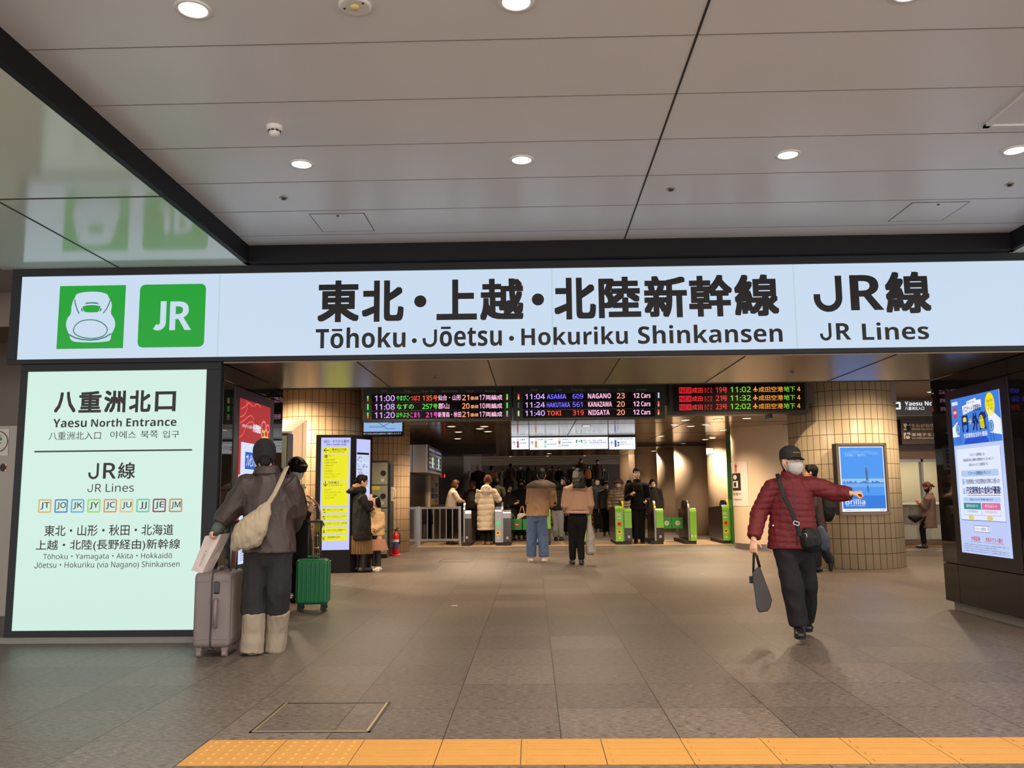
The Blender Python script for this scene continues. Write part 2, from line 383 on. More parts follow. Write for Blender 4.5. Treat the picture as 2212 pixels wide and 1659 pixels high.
# hall behind the gateway
bm = NB(); box(bm, (-14, YB, 3.5), (14, 15.0, 3.6)); box(bm, (6.25, 15.0, 3.5), (14, 21.1, 3.6)); box(bm, (-14, 15.0, 3.5), (-2.95, 21.1, 3.6)); struct('ceiling_hall', bm, mat('hall_ceiling_paint', S(150, 130, 108), .5))
bm = NB(); box(bm, (-3.0, 14.86, ZH), (6.3, 15.0, 3.5)); box(bm, (6.25, 15.0, ZH), (6.3, 21, 3.5)); box(bm, (-3.0, 15.0, ZH), (-2.95, 20.5, 3.5)); struct('trim_6', bm, M['brown'])
bm = NB(); box(bm, (-3.0, 15.0, ZH), (6.3, 33, ZH+.05)); box(bm, (-14, 21.0, ZH), (-3.0, 33, ZH+.05)); box(bm, (6.3, 20.9, ZH), (14, 33, ZH+.05)); struct('ceiling_gates', bm, M['hallceil'])
bm = NB()
for x in (-1.5, .9, 3.3, 5.7): box(bm, (x-.008, 15, ZH-.003), (x+.008, 33, ZH+.001))
for y in (18.5, 21.6): box(bm, (-2.95, y-.006, ZH-.003), (6.25, y+.006, ZH+.001))
struct('trim_7', bm, M['joint'])
bm = NB(); box(bm, (-14, 33, ZH), (14, 33.1, 4.0)); struct('trim_8', bm, M['joint'])
bm = NB(); box(bm, (-14, 33.1, 3.95), (14, 76, 4.0))
for k in range(14): box(bm, (-14, 35+3*k, 3.90), (14, 35.5+3*k, 3.95))
struct('ceiling_upper', bm, mat('upper_ceiling', S(150, 128, 106), .4))
bm = NB(); box(bm, (-14, 75, 1.3), (14, 75.2, 4)); struct('wall_back', bm, mat('back_wall', S(60, 46, 40), .5))
bm = NB(); box(bm, (-3.35, 20.5, 0), (-2.99, 37, ZH)); box(bm, (-2.992, 20.5, 0), (-2.97, 37, .09), mi=1); struct('wall_gate_side', bm, [M['stone'], M['steel']])
bm = NB(); box(bm, (-3.35, 37, 1.3), (-2.99, 50, 4)); struct('wall_stair_side', bm, M['brown'])
bm = NB(); box(bm, (-13, 20.9, 0), (-3.3, 21.1, 3.5)); struct('wall_hall_left', bm, M['cream'])
bm = NB(); box(bm, (-14, -4, 3.46), (-4.98, 7.76, 3.52)); box(bm, (-14, 7.76, 3.7), (-4.78, YB, 3.76)); struct('ceiling_outer_left', bm, M['hallceil'])
bm = NB(); box(bm, (-14, YB-.02, 3.29), (-4.78, YB+.04, 3.8)); struct('trim_11', bm, M['brown'])
bm = NB(); box(bm, (-12, 11.8, 0), (-5.2, 12, 3.5)); struct('wall_far_left', bm, M['brown'])
bm = NB(); box(bm, (-13, 4, 0), (-12.8, 21, 3.5)); struct('wall_outer_left', bm, M['brown'])
bm = NB(); box(bm, (13.8, 4, 0), (14, 37, 3.5)); struct('wall_outer_right', bm, M['brown'])
# tiled round pillars
def pillar(name, x, y, R, z1, m, prof=None):
    bm = NB(); lathe(bm, (x, y, 0), prof or [(R, 0), (R, z1)], 72); return struct(name, bm, m, (x, y, 0), True)
tile1 = m_tilecol(.92, .125, .25, S(214, 184, 146)); tile2 = m_tilecol(.92, .125, .25, S(206, 186, 152))
pillar('pillar_1', -4.1, 16.4, .92, 3.5, tile1); pillar('pillar_2', -3.86, 20.4, .92, 3.5, tile1)
pillar('pillar_3', 5.555, 15.5, .92, 3.5, tile2)
# broad cream pillar beyond, with a steel foot
bm = NB()
def stadium(bm, x0, x1, y, R, z0, z1, mi=0, n=20):
    pts = [(x0+R*math.cos(math.radians(90+180*k/n)), y+R*math.sin(math.radians(90+180*k/n)), z0) for k in range(n+1)]
    pts += [(x1+R*math.cos(math.radians(-90+180*k/n)), y+R*math.sin(math.radians(-90+180*k/n)), z0) for k in range(n+1)]
    for f in prism(bm, pts, (0, 0, z1-z0), mi): f.smooth = False
stadium(bm, 5.72, 6.6, 20.5, .98, .13, ZH, 0, 40); stadium(bm, 5.72, 6.6, 20.5, .99, 0, .13, 1, 40)
for x in (6.1,): 
    yy = 20.5-.98*math.sqrt(max(0, 1-((5.52-x)/.98)**2)) if x < 5.52 else 20.5-.98
    box(bm, (x-.006, yy-.004, .13), (x+.006, yy+.02, ZH), mi=2)
struct('pillar_4', bm, [M['cream'], M['steel'], M['joint']])
# row of half-round cream pillars along the right of the gate hall
k = 0
for (x, y, R) in ((5.9, 25.2, .80), (5.15, 27.6, .62), (5.0, 30.4, .62), (4.35, 33.0, .45), (4.35, 35.3, .42), (4.2, 37.6, .42)):
    pillar('pillar_%d' % (5+k), x, y, R, ZH if y < 33 else 3.95, M['cream']); k += 1
bm = NB(); box(bm, (5.95, 22.6, 0), (6.25, 32.9, ZH)); box(bm, (4.3, 33.1, 0), (6, 40, 3.95)); struct('wall_gate_right', bm, M['cream'])
bm = NB(); box(bm, (5.06, 22.0, .0), (5.30, 22.4, ZH)); box(bm, (5.03, 21.98, 0), (5.066, 22.42, ZH), mi=1); struct('trim_9', bm, [M['black'], mat('green_edge', S(40, 105, 36), .4)])
bm = NB(); box(bm, (3.2, 26.2, ZH-.08), (5.9, 26.35, ZH-.01)); box(bm, (-2.98, 25.6, ZH-.28), (-1.1, 25.75, ZH-.002)); struct('trim_10', bm, M['joint'])
# pale threshold strip under the gates
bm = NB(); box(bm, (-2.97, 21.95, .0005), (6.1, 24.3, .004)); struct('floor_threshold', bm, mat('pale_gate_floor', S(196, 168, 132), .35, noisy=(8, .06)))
# office at the far right
bm = NB(); box(bm, (7.55, 20.9, 2.05), (13, 21.1, 3.5)); box(bm, (7.2, 20.9, 0), (8.42, 21.1, 3.5)); box(bm, (8.42, 20.9, 0), (13, 21.1, .14)); struct('wall_office', bm, M['brown'])
bm = NB(); box(bm, (8.42, 23, 0), (13, 23.1, ZH)); struct('wall_office_back', bm, pc(196, 184, 150))
bm = NB()
for x in (8.44, 9.35, 10.3): box(bm, (x, 20.92, .14), (x+.05, 21.06, 2.05))
box(bm, (8.42, 20.92, 1.98), (11, 21.06, 2.05)); box(bm, (8.42, 20.92, 1.0), (11, 21.06, 1.03))
struct('window_1', bm, M['steel'])
# ================================================================ CEILING FITTINGS
glow = emi('downlight_glow', (1, .93, .84, 1), 9.0)
glow_w = emi('warm_downlight_glow', (1, .8, .55, 1), 5.0, False)
def downlight(p, label, energy, z, group, r=.068, col=(1, .88, .76), gm=None, lamp=True, size=2.5):
    t = thing('downlight', label, 'ceiling light', (p[0], p[1], z), group)
    bm = NB(); lathe(bm, (p[0], p[1], z), [(r+.018, .0), (r+.018, -.006), (r, -.008), (r-.004, -.001)], 28, cap=False); mk('rim', bm, M['white'], t)
    bm = NB(); lathe(bm, (p[0], p[1], z), [(r, -.003), (r*.98, -.0045), (.001, -.005)], 28, cap=False); mk('lens', bm, gm or glow, t, smooth=True)
    if lamp: spot('lamp', t, (p[0], p[1], z-.03), energy, col, size)
    return t
GD = 'downlights in the satin ceiling'
where = {(0, 0): 'white downlight above the green train emblem, by the ceiling edge', (1, 0): 'white downlight at the top edge of the view, nearest row',
         (0, 1): 'white downlight below the smoke detector, left of its row', (1, 1): 'white downlight in the far row, above the dark lettering dot',
         (2, 1): 'white downlight in the far row, right of the long ceiling joint', (3, 1): 'white downlight in the far row by the right ceiling edge'}
for i, x in enumerate((-1.598, -.05, 1.796, 3.351)):
    for j, y in enumerate((3.79, 5.72, 1.86, -.07, -2.0)):
        downlight((x, y), where.get((i, j), 'white downlight in the ceiling behind the viewpoint'), 125, ZC, GD)
t = thing('emergency_light', 'round white emergency light at the top edge of the ceiling', 'emergency light', (-.82, 3.794, ZC))
bm = NB(); lathe(bm, (-.82, 3.794, ZC), [(.078, 0), (.078, -.008), (.066, -.012), (.03, -.006), (.001, -.006)], 32, cap=False); mk('plate', bm, M['white'], t, smooth=True)
bm = NB(); lathe(bm, (-.82, 3.794, ZC), [(.022, -.005), (.02, -.016), (.001, -.018)], 20, cap=False); mk('bulb', bm, mat('bulb_lens', S(220, 200, 130), .15), t, smooth=True)
for q in ((-.872, 3.80), (-.775, 3.76)): bm = NB(); cyl(bm, (q[0], q[1], ZC-.013), (q[0], q[1], ZC-.008), .006); mk('screw', bm, M['darksteel'], t)
t = thing('smoke_detector', 'white smoke detector hanging under the satin ceiling', 'smoke detector', (-1.603, 5.105, ZC))
bm = NB(); lathe(bm, (-1.603, 5.105, ZC), [(.052, 0), (.052, -.018), (.046, -.03), (.001, -.03)], 28, cap=False); mk('body', bm, M['white'], t, smooth=True)
bm = NB(); lathe(bm, (-1.603, 5.105, ZC), [(.036, -.036), (.034, -.055), (.02, -.066), (.001, -.068)], 24, cap=False); mk('chamber', bm, M['white'], t, smooth=True)
bm = NB()
for k in range(8):
    a = k*math.pi/4; obox(bm, Matrix.Translation((-1.603+.037*math.cos(a), 5.105+.037*math.sin(a), ZC-.034)) @ Matrix.Rotation(a, 4, 'Z'), .006, .016, .012)
mk('vent', bm, M['joint'], t)
def sprinkler(p, z, label):
    t = thing('sprinkler', label, 'sprinkler', (p[0], p[1], z), 'ceiling sprinklers')
    bm = NB(); lathe(bm, (p[0], p[1], z), [(.034, 0), (.032, -.005), (.012, -.01), (.001, -.01)], 22, cap=False); mk('plate', bm, M['steel'], t, smooth=True)
    bm = NB(); cyl(bm, (p[0], p[1], z-.008), (p[0], p[1], z-.014), .007); lathe(bm, (p[0], p[1], z-.013), [(.018, 0), (.019, -.002), (.001, -.004)], 14); mk('head', bm, M['darksteel'], t)
sprinkler((-1.919, 6.392), ZC, 'steel sprinkler head above the left ceiling hatch')
sprinkler((1.088, 6.355), ZC, 'steel sprinkler head just right of the long ceiling joint')
sprinkler((3.679, 6.39), ZC, 'steel sprinkler head near the right ceiling edge')
for q, lb in (((940, 813), 'small sprinkler under the bronze soffit above the departure boards'), ((1711, 803), 'small sprinkler under the bronze soffit above the airport train board')):
    g = G(*q, ZS); sprinkler((g.x, g.y), ZS, lb)
def hatch(x0, y0, x1, y1, label, thick=0):
    t = thing('ceiling_hatch', label, 'access hatch', ((x0+x1)/2, (y0+y1)/2, ZC), 'ceiling hatches')
    bm = NB(); e = .004+thick
    for a, b in (((x0, y0), (x1, y0+e)), ((x0, y1-e), (x1, y1)), ((x0, y0), (x0+e, y1)), ((x1-e, y0), (x1, y1))): box(bm, (a[0], a[1], ZC-(.014 if thick else .0025)), (b[0], b[1], ZC+.001))
    mk('frame', bm, M['ceil'] if thick else M['joint'], t)
    bm = NB(); box(bm, (x0+e+.003, y0+e+.003, ZC-.003), (x1-e-.003, y1-e-.003, ZC)); mk('panel', bm, M['ceil'], t)
    bm = NB(); cyl(bm, ((x0+x1)/2, y0+.05, ZC-.008), ((x0+x1)/2, y0+.05, ZC-.001), .012); mk('latch', bm, M['darksteel'], t)
hatch(-1.826, 6.786, -1.367, 7.259, 'thin-edged square ceiling hatch above the black lintel, left one')
hatch(3.107, 6.77, 3.571, 7.25, 'thin-edged square ceiling hatch by the right ceiling corner')
hatch(2.925, 4.70, 3.55, 5.318, 'ceiling hatch with a raised frame cut by the right picture edge', .03)
# ================================================================ FLOOR FITTINGS
t = thing('floor_hatch', 'metal-edged access cover let into the floor by the yellow paving', 'floor hatch', (-1.24, 5.17, 0))
bm = NB(); q = [(-1.55, 4.85), (-.925, 4.85), (-.935, 5.50), (-1.555, 5.50)]
box(bm, (-1.57, 4.84, 0), (-.905, 4.856, .004)); box(bm, (-1.57, 5.494, 0), (-.905, 5.51, .004)); box(bm, (-1.57, 4.84, 0), (-1.556, 5.51, .004)); box(bm, (-.919, 4.84, 0), (-.905, 5.51, .004))
mk('frame', bm, M['darksteel'], t)
bm = NB(); box(bm, (-1.55, 4.862, 0), (-.925, 5.488, .003)); mk('cover', bm, M['floor'], t, loc=None)
bm = NB(); box(bm, (-1.558, 4.85, .003), (-1.545, 5.50, .006)); box(bm, (-.93, 4.85, .003), (-.917, 5.50, .006)); box(bm, (-1.55, 4.85, .003), (-.925, 4.857, .006)); mk('edging', bm, mat('brass_edge', S(200, 180, 140), .35, .8), t)
for x0, y0, x1, y1, lb in ((-1.86, 16.97, -1.235, 17.68, 'far steel-edged floor cover in front of the ticket gates'),):
    t = thing('floor_hatch', lb, 'floor hatch', ((x0+x1)/2, (y0+y1)/2, 0))
    bm = NB(); box(bm, (x0, y0, 0), (x1, y0+.02, .004)); box(bm, (x0, y1-.02, 0), (x1, y1, .004)); box(bm, (x0, y0, 0), (x0+.02, y1, .004)); box(bm, (x1-.02, y0, 0), (x1, y1, .004)); mk('frame', bm, M['darksteel'], t)
    bm = NB(); box(bm, (x0+.02, y0+.02, 0), (x1-.02, y1-.02, .002)); mk('cover', bm, M['floor'], t)
t = thing('tactile_paving', 'strip of yellow tactile paving across the front of the floor', 'tactile paving', (0, 4.47, 0))
bm = NB(); bw = NB()
for k in range(-4, 13):
    x = -.078+.4125*k
    if k < -2:
        box(bw, (x+.002, 4.262, 0), (x+.4105, 4.685, .006), .002)
        for a in range(6):
            for b in range(6): cyl(bw, (x+.05+.0625*a, 4.30+.068*b, .005), (x+.05+.0625*a, 4.30+.068*b, .011), .016, 10, .011)
    else:
        box(bm, (x+.002, 4.262, 0), (x+.4105, 4.685, .006), .002)
        for b in range(4): box(bm, (x+.03, 4.285+.105*b, .005), (x+.383, 4.320+.105*b, .0105), .003)
mk('guide_tiles', bm, M['yellow'], t); mk('warning_tiles', bw, M['yellow'], t)
t = thing('tactile_paving', 'yellow tactile strip on the floor by the far right office', 'tactile paving', (9.6, 20.55, 0))
bm = NB()
for k in range(12):
    box(bm, (8.35+.3*k, 20.4, 0), (8.645+.3*k, 20.7, .005))
    for a in range(4):
        for b in range(4): cyl(bm, (8.39+.3*k+.07*a, 20.44+.07*b, .004), (8.39+.3*k+.07*a, 20.44+.07*b, .01), .015, 6)
mk('warning_tiles', bm, M['yellow'], t)
# ================================================================ OVERHEAD SIGN
sign_w = emi('sign_panel_light', S(200, 218, 238), 1.0); mint = emi('mint_panel_light', S(208, 236, 224), 1.0)
ink = mat('black_sign_ink', S(22, 18, 20), .35, 0, .3); green = ec(18, 158, 46); green_ln = ec(54, 128, 110); seam = ec(180, 210, 215)
t = thing('overhead_sign', 'long backlit white sign naming the bullet train lines above the passage', 'sign', (0, YS, 2.53))
bm = NB()
for a, b in (((-4.88, 2.53), (7.4, 2.572)), ((-4.88, 3.364), (7.4, 3.435)), ((-4.88, 2.572), (-4.792, 3.364))): box(bm, (a[0], YS-.012, a[1]), (b[0], YS+.05, b[1]), .004)
mk('frame', bm, M['frame'], t)
f = Face((-4.79, YS, 2.573), (1, 0, 0), (0, 0, 1))
f.slab(0, 0, 12.1, .79, sign_w, -.03, 0)
for px in (473, 1193, 1718): u = f.uv(px, 670)[0]; f.rect(u-.006, 0, u+.006, .79, seam, 1)
f.prect(126, 617, 269, 753, green, 1)
W = sign_w
def fpoly(f, pts, m, l, s=None):                 # outline given in picture coordinates of the zoomed crop, closed and smoothed
    f.poly([f.uv(*p) for p in pts], m, l)
def zz(pts, k=.25316, ox=0, oy=560): return [(ox+x*k, oy+y*k) for x, y in pts]
def smooth_pts(p, n=4):
    o = []; N = len(p)
    for i in range(N):
        a, b, c, d = [Vector(p[(i+j-1) % N]) for j in range(4)]
        for k in range(n):
            s = k/n; o.append(tuple(.5*((2*b)+(c-a)*s+(2*a-5*b+4*c-d)*s*s+(3*b-a-3*c+d)*s**3)))
    return o
body = [(700, 285), (780, 277), (860, 282), (915, 300), (930, 330), (945, 350), (955, 400), (948, 460), (975, 510), (984, 560), (968, 610), (945, 650), (950, 645), (940, 690), (900, 703), (780, 710), (650, 705), (610, 690), (592, 650), (588, 640), (570, 590), (565, 545), (580, 500), (605, 465), (612, 400), (628, 350), (640, 330), (655, 300)]
fpoly(f, smooth_pts(zz(body)), W, 2)
def fstroke(f, pts, w, m, l=3, closed=False):
    q = zz(pts); q = smooth_pts(q) if closed else q
    q = [f.uv(*p) for p in q]
    if closed: q.append(q[0])
    f.stroke(q, w, m, l)
fstroke(f, [(640, 345), (645, 385), (660, 430), (677, 465)], .011, green_ln); fstroke(f, [(945, 345), (930, 385), (910, 425), (882, 462)], .011, green_ln)
fstroke(f, [(628, 605), (650, 560), (700, 527), (775, 517), (840, 528), (895, 560), (917, 605), (890, 650), (830, 672), (770, 676), (700, 666), (645, 640)], .010, green_ln, closed=True)
fstroke(f, [(583, 640), (640, 670), (700, 685), (770, 691), (840, 684), (900, 665), (950, 635)], .013, green_ln)
fpoly(f, zz([(705, 405), (740, 395), (782, 391), (825, 394), (860, 402), (850, 435), (835, 452), (780, 455), (728, 452), (712, 435)]), green, 3)
fpoly(f, zz([(722, 384), (740, 370), (783, 366), (830, 369), (850, 384), (783, 378)]), green_ln, 3)
fpoly(f, zz([(700, 412), (692, 430), (700, 445), (712, 448)]), green_ln, 3); fpoly(f, zz([(862, 412), (870, 430), (862, 443), (850, 446)]), green_ln, 3)
u0, v0, u1, v1 = f.pb(300, 614, 443, 750); f.rrect(u0, v0, u1, v1, .05, green, 1)
f.jay(f.pb(325, 651, 359, 714), .055, W, hook=False); f.ptext('R', 367, 651, 414, 713, W, .03, 2)
for s, x0, y0, x1, y1 in (('東', 686, 606, 776, 696), ('北', 782, 606, 872, 695), ('上', 943, 604, 1030, 691), ('越', 1037, 602, 1131, 692), ('北', 1197, 600, 1287, 690),
                          ('陸', 1293, 598, 1384, 687), ('新', 1391, 596, 1484, 686), ('幹', 1488, 594, 1582, 684), ('線', 1586, 593, 1682, 683), ('線', 1912, 587, 2010, 677)):
    f.ptext(s, x0, y0, x1, y1, ink, .032, 2, res=4)
for x, y, r in ((908, 651, 13.5), (1162, 647, 13.5), (895, 736, 5.5), (1105, 731, 5.5)):
    u, v = f.uv(x, y); f.ell(u, v, r/1847*YS, r/1847*YS, ink, 2)
f.jay(f.pb(1757, 596, 1819, 674), .060, ink); f.ptext('R', 1836, 594, 1908, 670, ink, .03, 2, res=4)
f.ptext('Tōhoku', 682, 707, 876, 752, ink, .022, 2, res=4); f.jay(f.pb(913, 712, 944, 750), .027, ink); f.ptext('ōetsu', 950, 705, 1084, 748, ink, .022, 2, res=4)
f.ptext('Hokuriku', 1126, 706, 1356, 745, ink, .022, 2, res=4); f.ptext('Shinkansen', 1378, 701, 1690, 741, ink, .022, 2, res=4); f.jay(f.pb(1771, 698, 1796, 736), .026, ink); f.ptext('R', 1806, 698, 1838, 734, ink, .022, 2, res=4); f.ptext('Lines', 1862, 696, 2006, 734, ink, .022, 2, res=4)
f.done('lit_face', t)
# ================================================================ LEFT ENTRANCE SIGN
YE = YS+.04
t = thing('entrance_sign', 'tall backlit mint sign beside the passage listing the railway lines', 'sign', (-3.85, YE, .06))
bm = NB()
for a, b in (((-4.76, .055), (-2.876, .112)), ((-4.76, 2.462), (-2.876, 2.53)), ((-4.76, .112), (-4.70, 2.462)), ((-3.012, .112), (-2.876, 2.462))): box(bm, (a[0], YE-.02, a[1]), (b[0], YE+.08, b[1]), .005)
mk('frame', bm, M['frame'], t)
f = Face((-4.70, YE, .112), (1, 0, 0), (0, 0, 1)); f.slab(0, 0, 1.69, 2.35, mint, -.03, 0)
z2 = lambda x0, y0, x1, y1: (x0/2.676, 780+y0/2.676, x1/2.676, 780+y1/2.676)
def T2(s, x0, y0, x1, y1, b=0, m=ink): f.ptext(s, *z2(x0, y0, x1, y1), m, b, 2, res=3)
for s, x0, x1, y0, y1 in (('八', 316, 440, 178, 298), ('重', 457, 587, 174, 298), ('洲', 603, 727, 170, 297), ('北', 748, 872, 169, 296), ('口', 897, 1017, 175, 291)): T2(s, x0, y0, x1, y1, .028)
T2('Yaesu', 308, 334, 502, 383, .025); T2('North', 528, 333, 705, 380, .025); T2('Entrance', 731, 330, 1021, 377, .025)
T2('八重洲北入口', 283, 408, 584, 455); T2('야에스', 638, 404, 787, 448); T2('북쪽', 814, 402, 914, 446); T2('입구', 942, 402, 1037, 444)
u0, v0, u1, v1 = f.pb(*z2(200, 513, 1111, 524)); f.rect(u0, (v0+v1)/2-.007, u1, (v0+v1)/2+.007, ink, 2)
f.jay(f.pb(*z2(512, 590, 572, 683)), .021, ink); T2('R', 597, 588, 672, 680, .018); T2('線', 682, 585, 783, 681, .016)
f.jay(f.pb(*z2(507, 711, 537, 758)), .008, ink); T2('R', 551, 710, 586, 757); T2('Lines', 612, 708, 775, 756)
for i, (s, c) in enumerate((('JT', (214, 178, 108)), ('JO', (68, 130, 190)), ('JK', (88, 170, 215)), ('JY', (160, 210, 90)), ('JC', (205, 150, 95)), ('JU', (220, 195, 130)), ('JJ', (105, 195, 165)), ('JE', (150, 50, 80)), ('JM', (195, 140, 85)))):
    x = 222+94.5*i; u0, v0, u1, v1 = f.pb(*z2(x, 799-i*.5, x+76, 877-i*.5)); f.rring(u0+.006, v0+.006, u1-.006, v1-.006, .008, .013, ec(*c), 2); q = .03 if s == 'JJ' else .02; f.text(s, (u0+q, v0+.03, u1-q+.003, v1-.026), ink, .004 if s == 'JJ' else .012, 2)
T2('東北・山形・秋田・北海道', 258, 945, 1003, 1010, .008); T2('上越・北陸(長野経由)新幹線', 208, 1030, 1042, 1098, .008)
T2('Tōhoku・Yamagata・Akita・Hokkaidō', 250, 1110, 995, 1152); f.jay(f.pb(*z2(200, 1162, 219, 1199)), .006, ink); T2('ōetsu・Hokuriku (via Nagano) Shinkansen', 224, 1158, 1038, 1203)
f.done('lit_face', t)
# ================================================================ HALL LAMPS
WARM = (1, .77, .53)
k = 0
for x, y, e in ((-2.2, 11.6, 70), (.6, 11.6, 60), (3.4, 11.6, 70), (-2.2, 13.6, 90), (.8, 13.4, 60), (3.6, 13.6, 90), (-4.6, 14.4, 200), (-5.6, 13.0, 150), (5.8, 13.2, 100), (7.6, 13.8, 110), (-6.4, 13.6, 90)):
    downlight((x, y), 'unseen downlight added to warm the hall before the departure boards', e*3.2, 3.5, 'hall downlights', .07, WARM, glow_w)  # unseen ceiling lamps added to light the hall and the left tiled pillar
seen = {0: 'left', 1: 'right'}
for i, (px, py) in enumerate(((975, 921), (990, 933), (1046, 921), (1054, 932), (1481, 907), (1551, 906), (1458, 917), (1525, 917), (1561, 929))):
    g = G(px, py, ZH)
    lb = ['first downlight left of the hanging line sign', 'downlight above the dark beam, left of the hanging line sign', 'downlight nearest the hanging line sign on its left', 'downlight over the right end of the dark beam',
          'downlight behind the airport train board, nearest the columns', 'downlight behind the airport train board, by the cream pillar', 'smaller downlight in the second row behind the airport board', 'downlight in the second row by the cream pillar', 'farthest downlight by the cream pillar'][i]
    downlight((g.x, g.y), lb, 130, ZH, 'gate hall downlights', .085, WARM, glow_w)
for i, (x, y) in enumerate(((-2.0, 22.8), (-.2, 22.8), (1.6, 22.8), (3.4, 22.8), (4.9, 23.4), (-.5, 27.5), (2.0, 28.5), (4.2, 27.5), (4.3, 30.6), (.6, 31.5), (3.55, 33.2), (3.55, 35.4), (-1.2, 19.5), (1.2, 19), (3.6, 19.5), (-2.4, 17), (4.4, 17.6), (.5, 16.5), (4.9, 24.4), (4.6, 26.3), (5.0, 23.9))):
    downlight((x, y), 'extra warm downlight added to brighten the ticket gate hall', 150, ZH if y < 33 else 3.9, 'gate hall downlights', .085, WARM, glow_w)  # extra ceiling lamps added to brighten the hall and the cream columns
for i in range(4):
    for x in (-1.5, 1, 3.5): downlight((x, 40+6*i), 'small warm downlight above the stair landing', 45, 3.9, 'landing downlights', .09, WARM, glow_w)
# ================================================================ DEPARTURE BOARDS
YD = 14.7
boardm = mat('board_casing', S(44, 50, 45), .4, .2); rowm = mat('board_row_glass', S(22, 16, 20), .15)
pk, vi, gn, rd, og, bl, mg = ec(255, 190, 225, 1.1), ec(205, 170, 255, 1.1), ec(90, 235, 90, 1.0), ec(255, 80, 60, 1.0), ec(255, 165, 120, 1.1), ec(110, 100, 255, 1.2), ec(255, 90, 210, 1.0)
hd = pc(150, 150, 140)
def board(name, label, px0, px1, pyb):
    a, b = P(px0, pyb, YD), P(px1, pyb, YD)
    t = thing(name, label, 'departure board', ((a.x+b.x)/2, YD+.1, a.z), 'hanging departure boards')
    bm = NB(); box(bm, (a.x, YD, a.z), (b.x, YD+.22, 3.45), .006); mk('casing', bm, boardm, t)
    f = Face((a.x, YD-.001, a.z), (1, 0, 0), (0, 0, 1), .0025); f.W = b.x-a.x
    return t, f
t, f = board('departure_board', 'departure board in Japanese left of centre, green orange and pink train rows', 783, 1106, 911)
q1 = lambda x0, y0, x1, y1: (760+x0/3.687, 800+y0/3.687, 760+x1/3.687, 800+y1/3.687)
def D(s, x0, y0, x1, y1, m, b=.012): f.ptext(s, *q1(x0, y0, x1, y1), m, b, 3)
for x, s in ((255, 'Time'), (445, 'Train'), (608, 'Train No.'), (778, 'Destination'), (942, 'Track'), (1105, 'Remarks')): w_ = 6*len(s); D(s, x-w_, 157, x+w_, 173, hd, 0)
for y in (186, 254, 321): f.prect(*q1(160, y, 1205, y+63), rowm, 1); f.prect(*q1(100, y-4, 1262, y-1), pc(30, 34, 30), 1)
def led(x, y0, y1, a, b): f.prect(*q1(x-6, y0, x+6, (y0+y1)/2), a, 2); f.prect(*q1(x-6, (y0+y1)/2, x+6, y1), b, 2)
led(128, 203, 248, gn, rd); led(128, 268, 314, gn, gn); led(128, 336, 382, gn, rd); led(1237, 190, 235, gn, og); led(1237, 256, 300, gn, gn); led(1237, 322, 368, gn, mg)
for y, tm in ((199, '11:00'), (267, '11:08'), (333, '11:20')): D(tm, 183, y, 343, y+48, vi, .014)
D('やまびこ', 356, 199, 455, 243, gn); D('・', 456, 218, 464, 226, gn); D('つばさ', 468, 199, 545, 242, rd); D('135', 565, 200, 642, 241, ec(255, 120, 70)); D('号', 648, 200, 683, 241, ec(255, 120, 70))
D('仙台・山形', 687, 194, 872, 240, pk); D('21', 879, 195, 934, 239, og, .014); D('番線', 944, 207, 1009, 236, og, .008); D('17', 1017, 195, 1061, 237, pk); D('両編成', 1066, 195, 1199, 237, pk)
D('なすの', 358, 268, 494, 310, gn); D('257', 562, 268, 642, 308, gn); D('号', 648, 267, 683, 308, gn); D('郡山', 687, 262, 776, 308, pk)
D('20', 879, 262, 938, 306, og, .014); D('番線', 946, 275, 1009, 303, og, .008); D('10', 1017, 262, 1061, 304, pk); D('両編成', 1066, 262, 1198, 304, pk)
D('はやぶさ', 356, 334, 455, 377, gn); D('・', 456, 353, 464, 361, gn); D('こまち', 468, 334, 544, 376, mg); D('21', 590, 335, 638, 374, mg); D('号', 650, 333, 685, 375, mg); D('新青森・秋田', 687, 330, 872, 374, pk)
D('21', 879, 329, 934, 372, og, .014); D('番線', 944, 341, 1009, 369, og, .008); D('17', 1017, 329, 1061, 370, pk); D('両編成', 1066, 329, 1199, 370, pk)
f.done('screen', t)
t, f = board('departure_board', 'departure board in English at the centre with blue and red train names', 1108.5, 1437, 907)
for y in (178, 243, 310): f.prect(*q1(1361, y+4, 2415, y+64), rowm, 1); f.prect(*q1(1295, y, 2490, y+3), pc(30, 34, 30), 1)
for x, s in ((1450, 'Time'), (1640, 'Train'), (1800, 'Train No.'), (1975, 'Destination'), (2141, 'Track'), (2308, 'Remarks')): w_ = 6*len(s); D(s, x-w_, 147, x+w_, 163, hd, 0)
led(1328, 190, 232, rd, og); led(1328, 255, 298, pc(150, 150, 140), pc(150, 150, 140)); led(1328, 322, 364, ec(220, 220, 150), ec(220, 220, 150)); led(2443, 178, 220, ec(190, 210, 230), ec(190, 210, 230)); led(2443, 246, 288, rd, ec(250, 150, 140)); led(2443, 312, 354, rd, og)
for y, tm, tr, c, no, ds, tk, (a1, a2), (b1, b2), (c1, c2) in ((188, '11:04', 'ASAMA', bl, '609', 'NAGANO', '23', (1553, 1708), (1757, 1843), (1880, 2063)), (254, '11:24', 'HAKUTAKA', bl, '561', 'KANAZAWA', '20', (1553, 1738), (1758, 1837), (1882, 2071)), (320, '11:40', 'TOKI', rd, '319', 'NIIGATA', '20', (1556, 1668), (1760, 1847), (1884, 2053))):
    D(tm, 1381, y, 1538, y+43, vi, .014); D(tr, a1, y+2, a2, y+40, c, .021); D(no, b1, y-1, b2, y+38, c); D(ds, c1, y-4, c2, y+36, pk, .021); D(tk, 2110, y-7, 2174, y+36, og, .014); D('12', 2241, y-6, 2291, y+32, pk, .021); D('Cars', 2304, y-6, 2378, y+32, pk, .021)
f.done('screen', t)
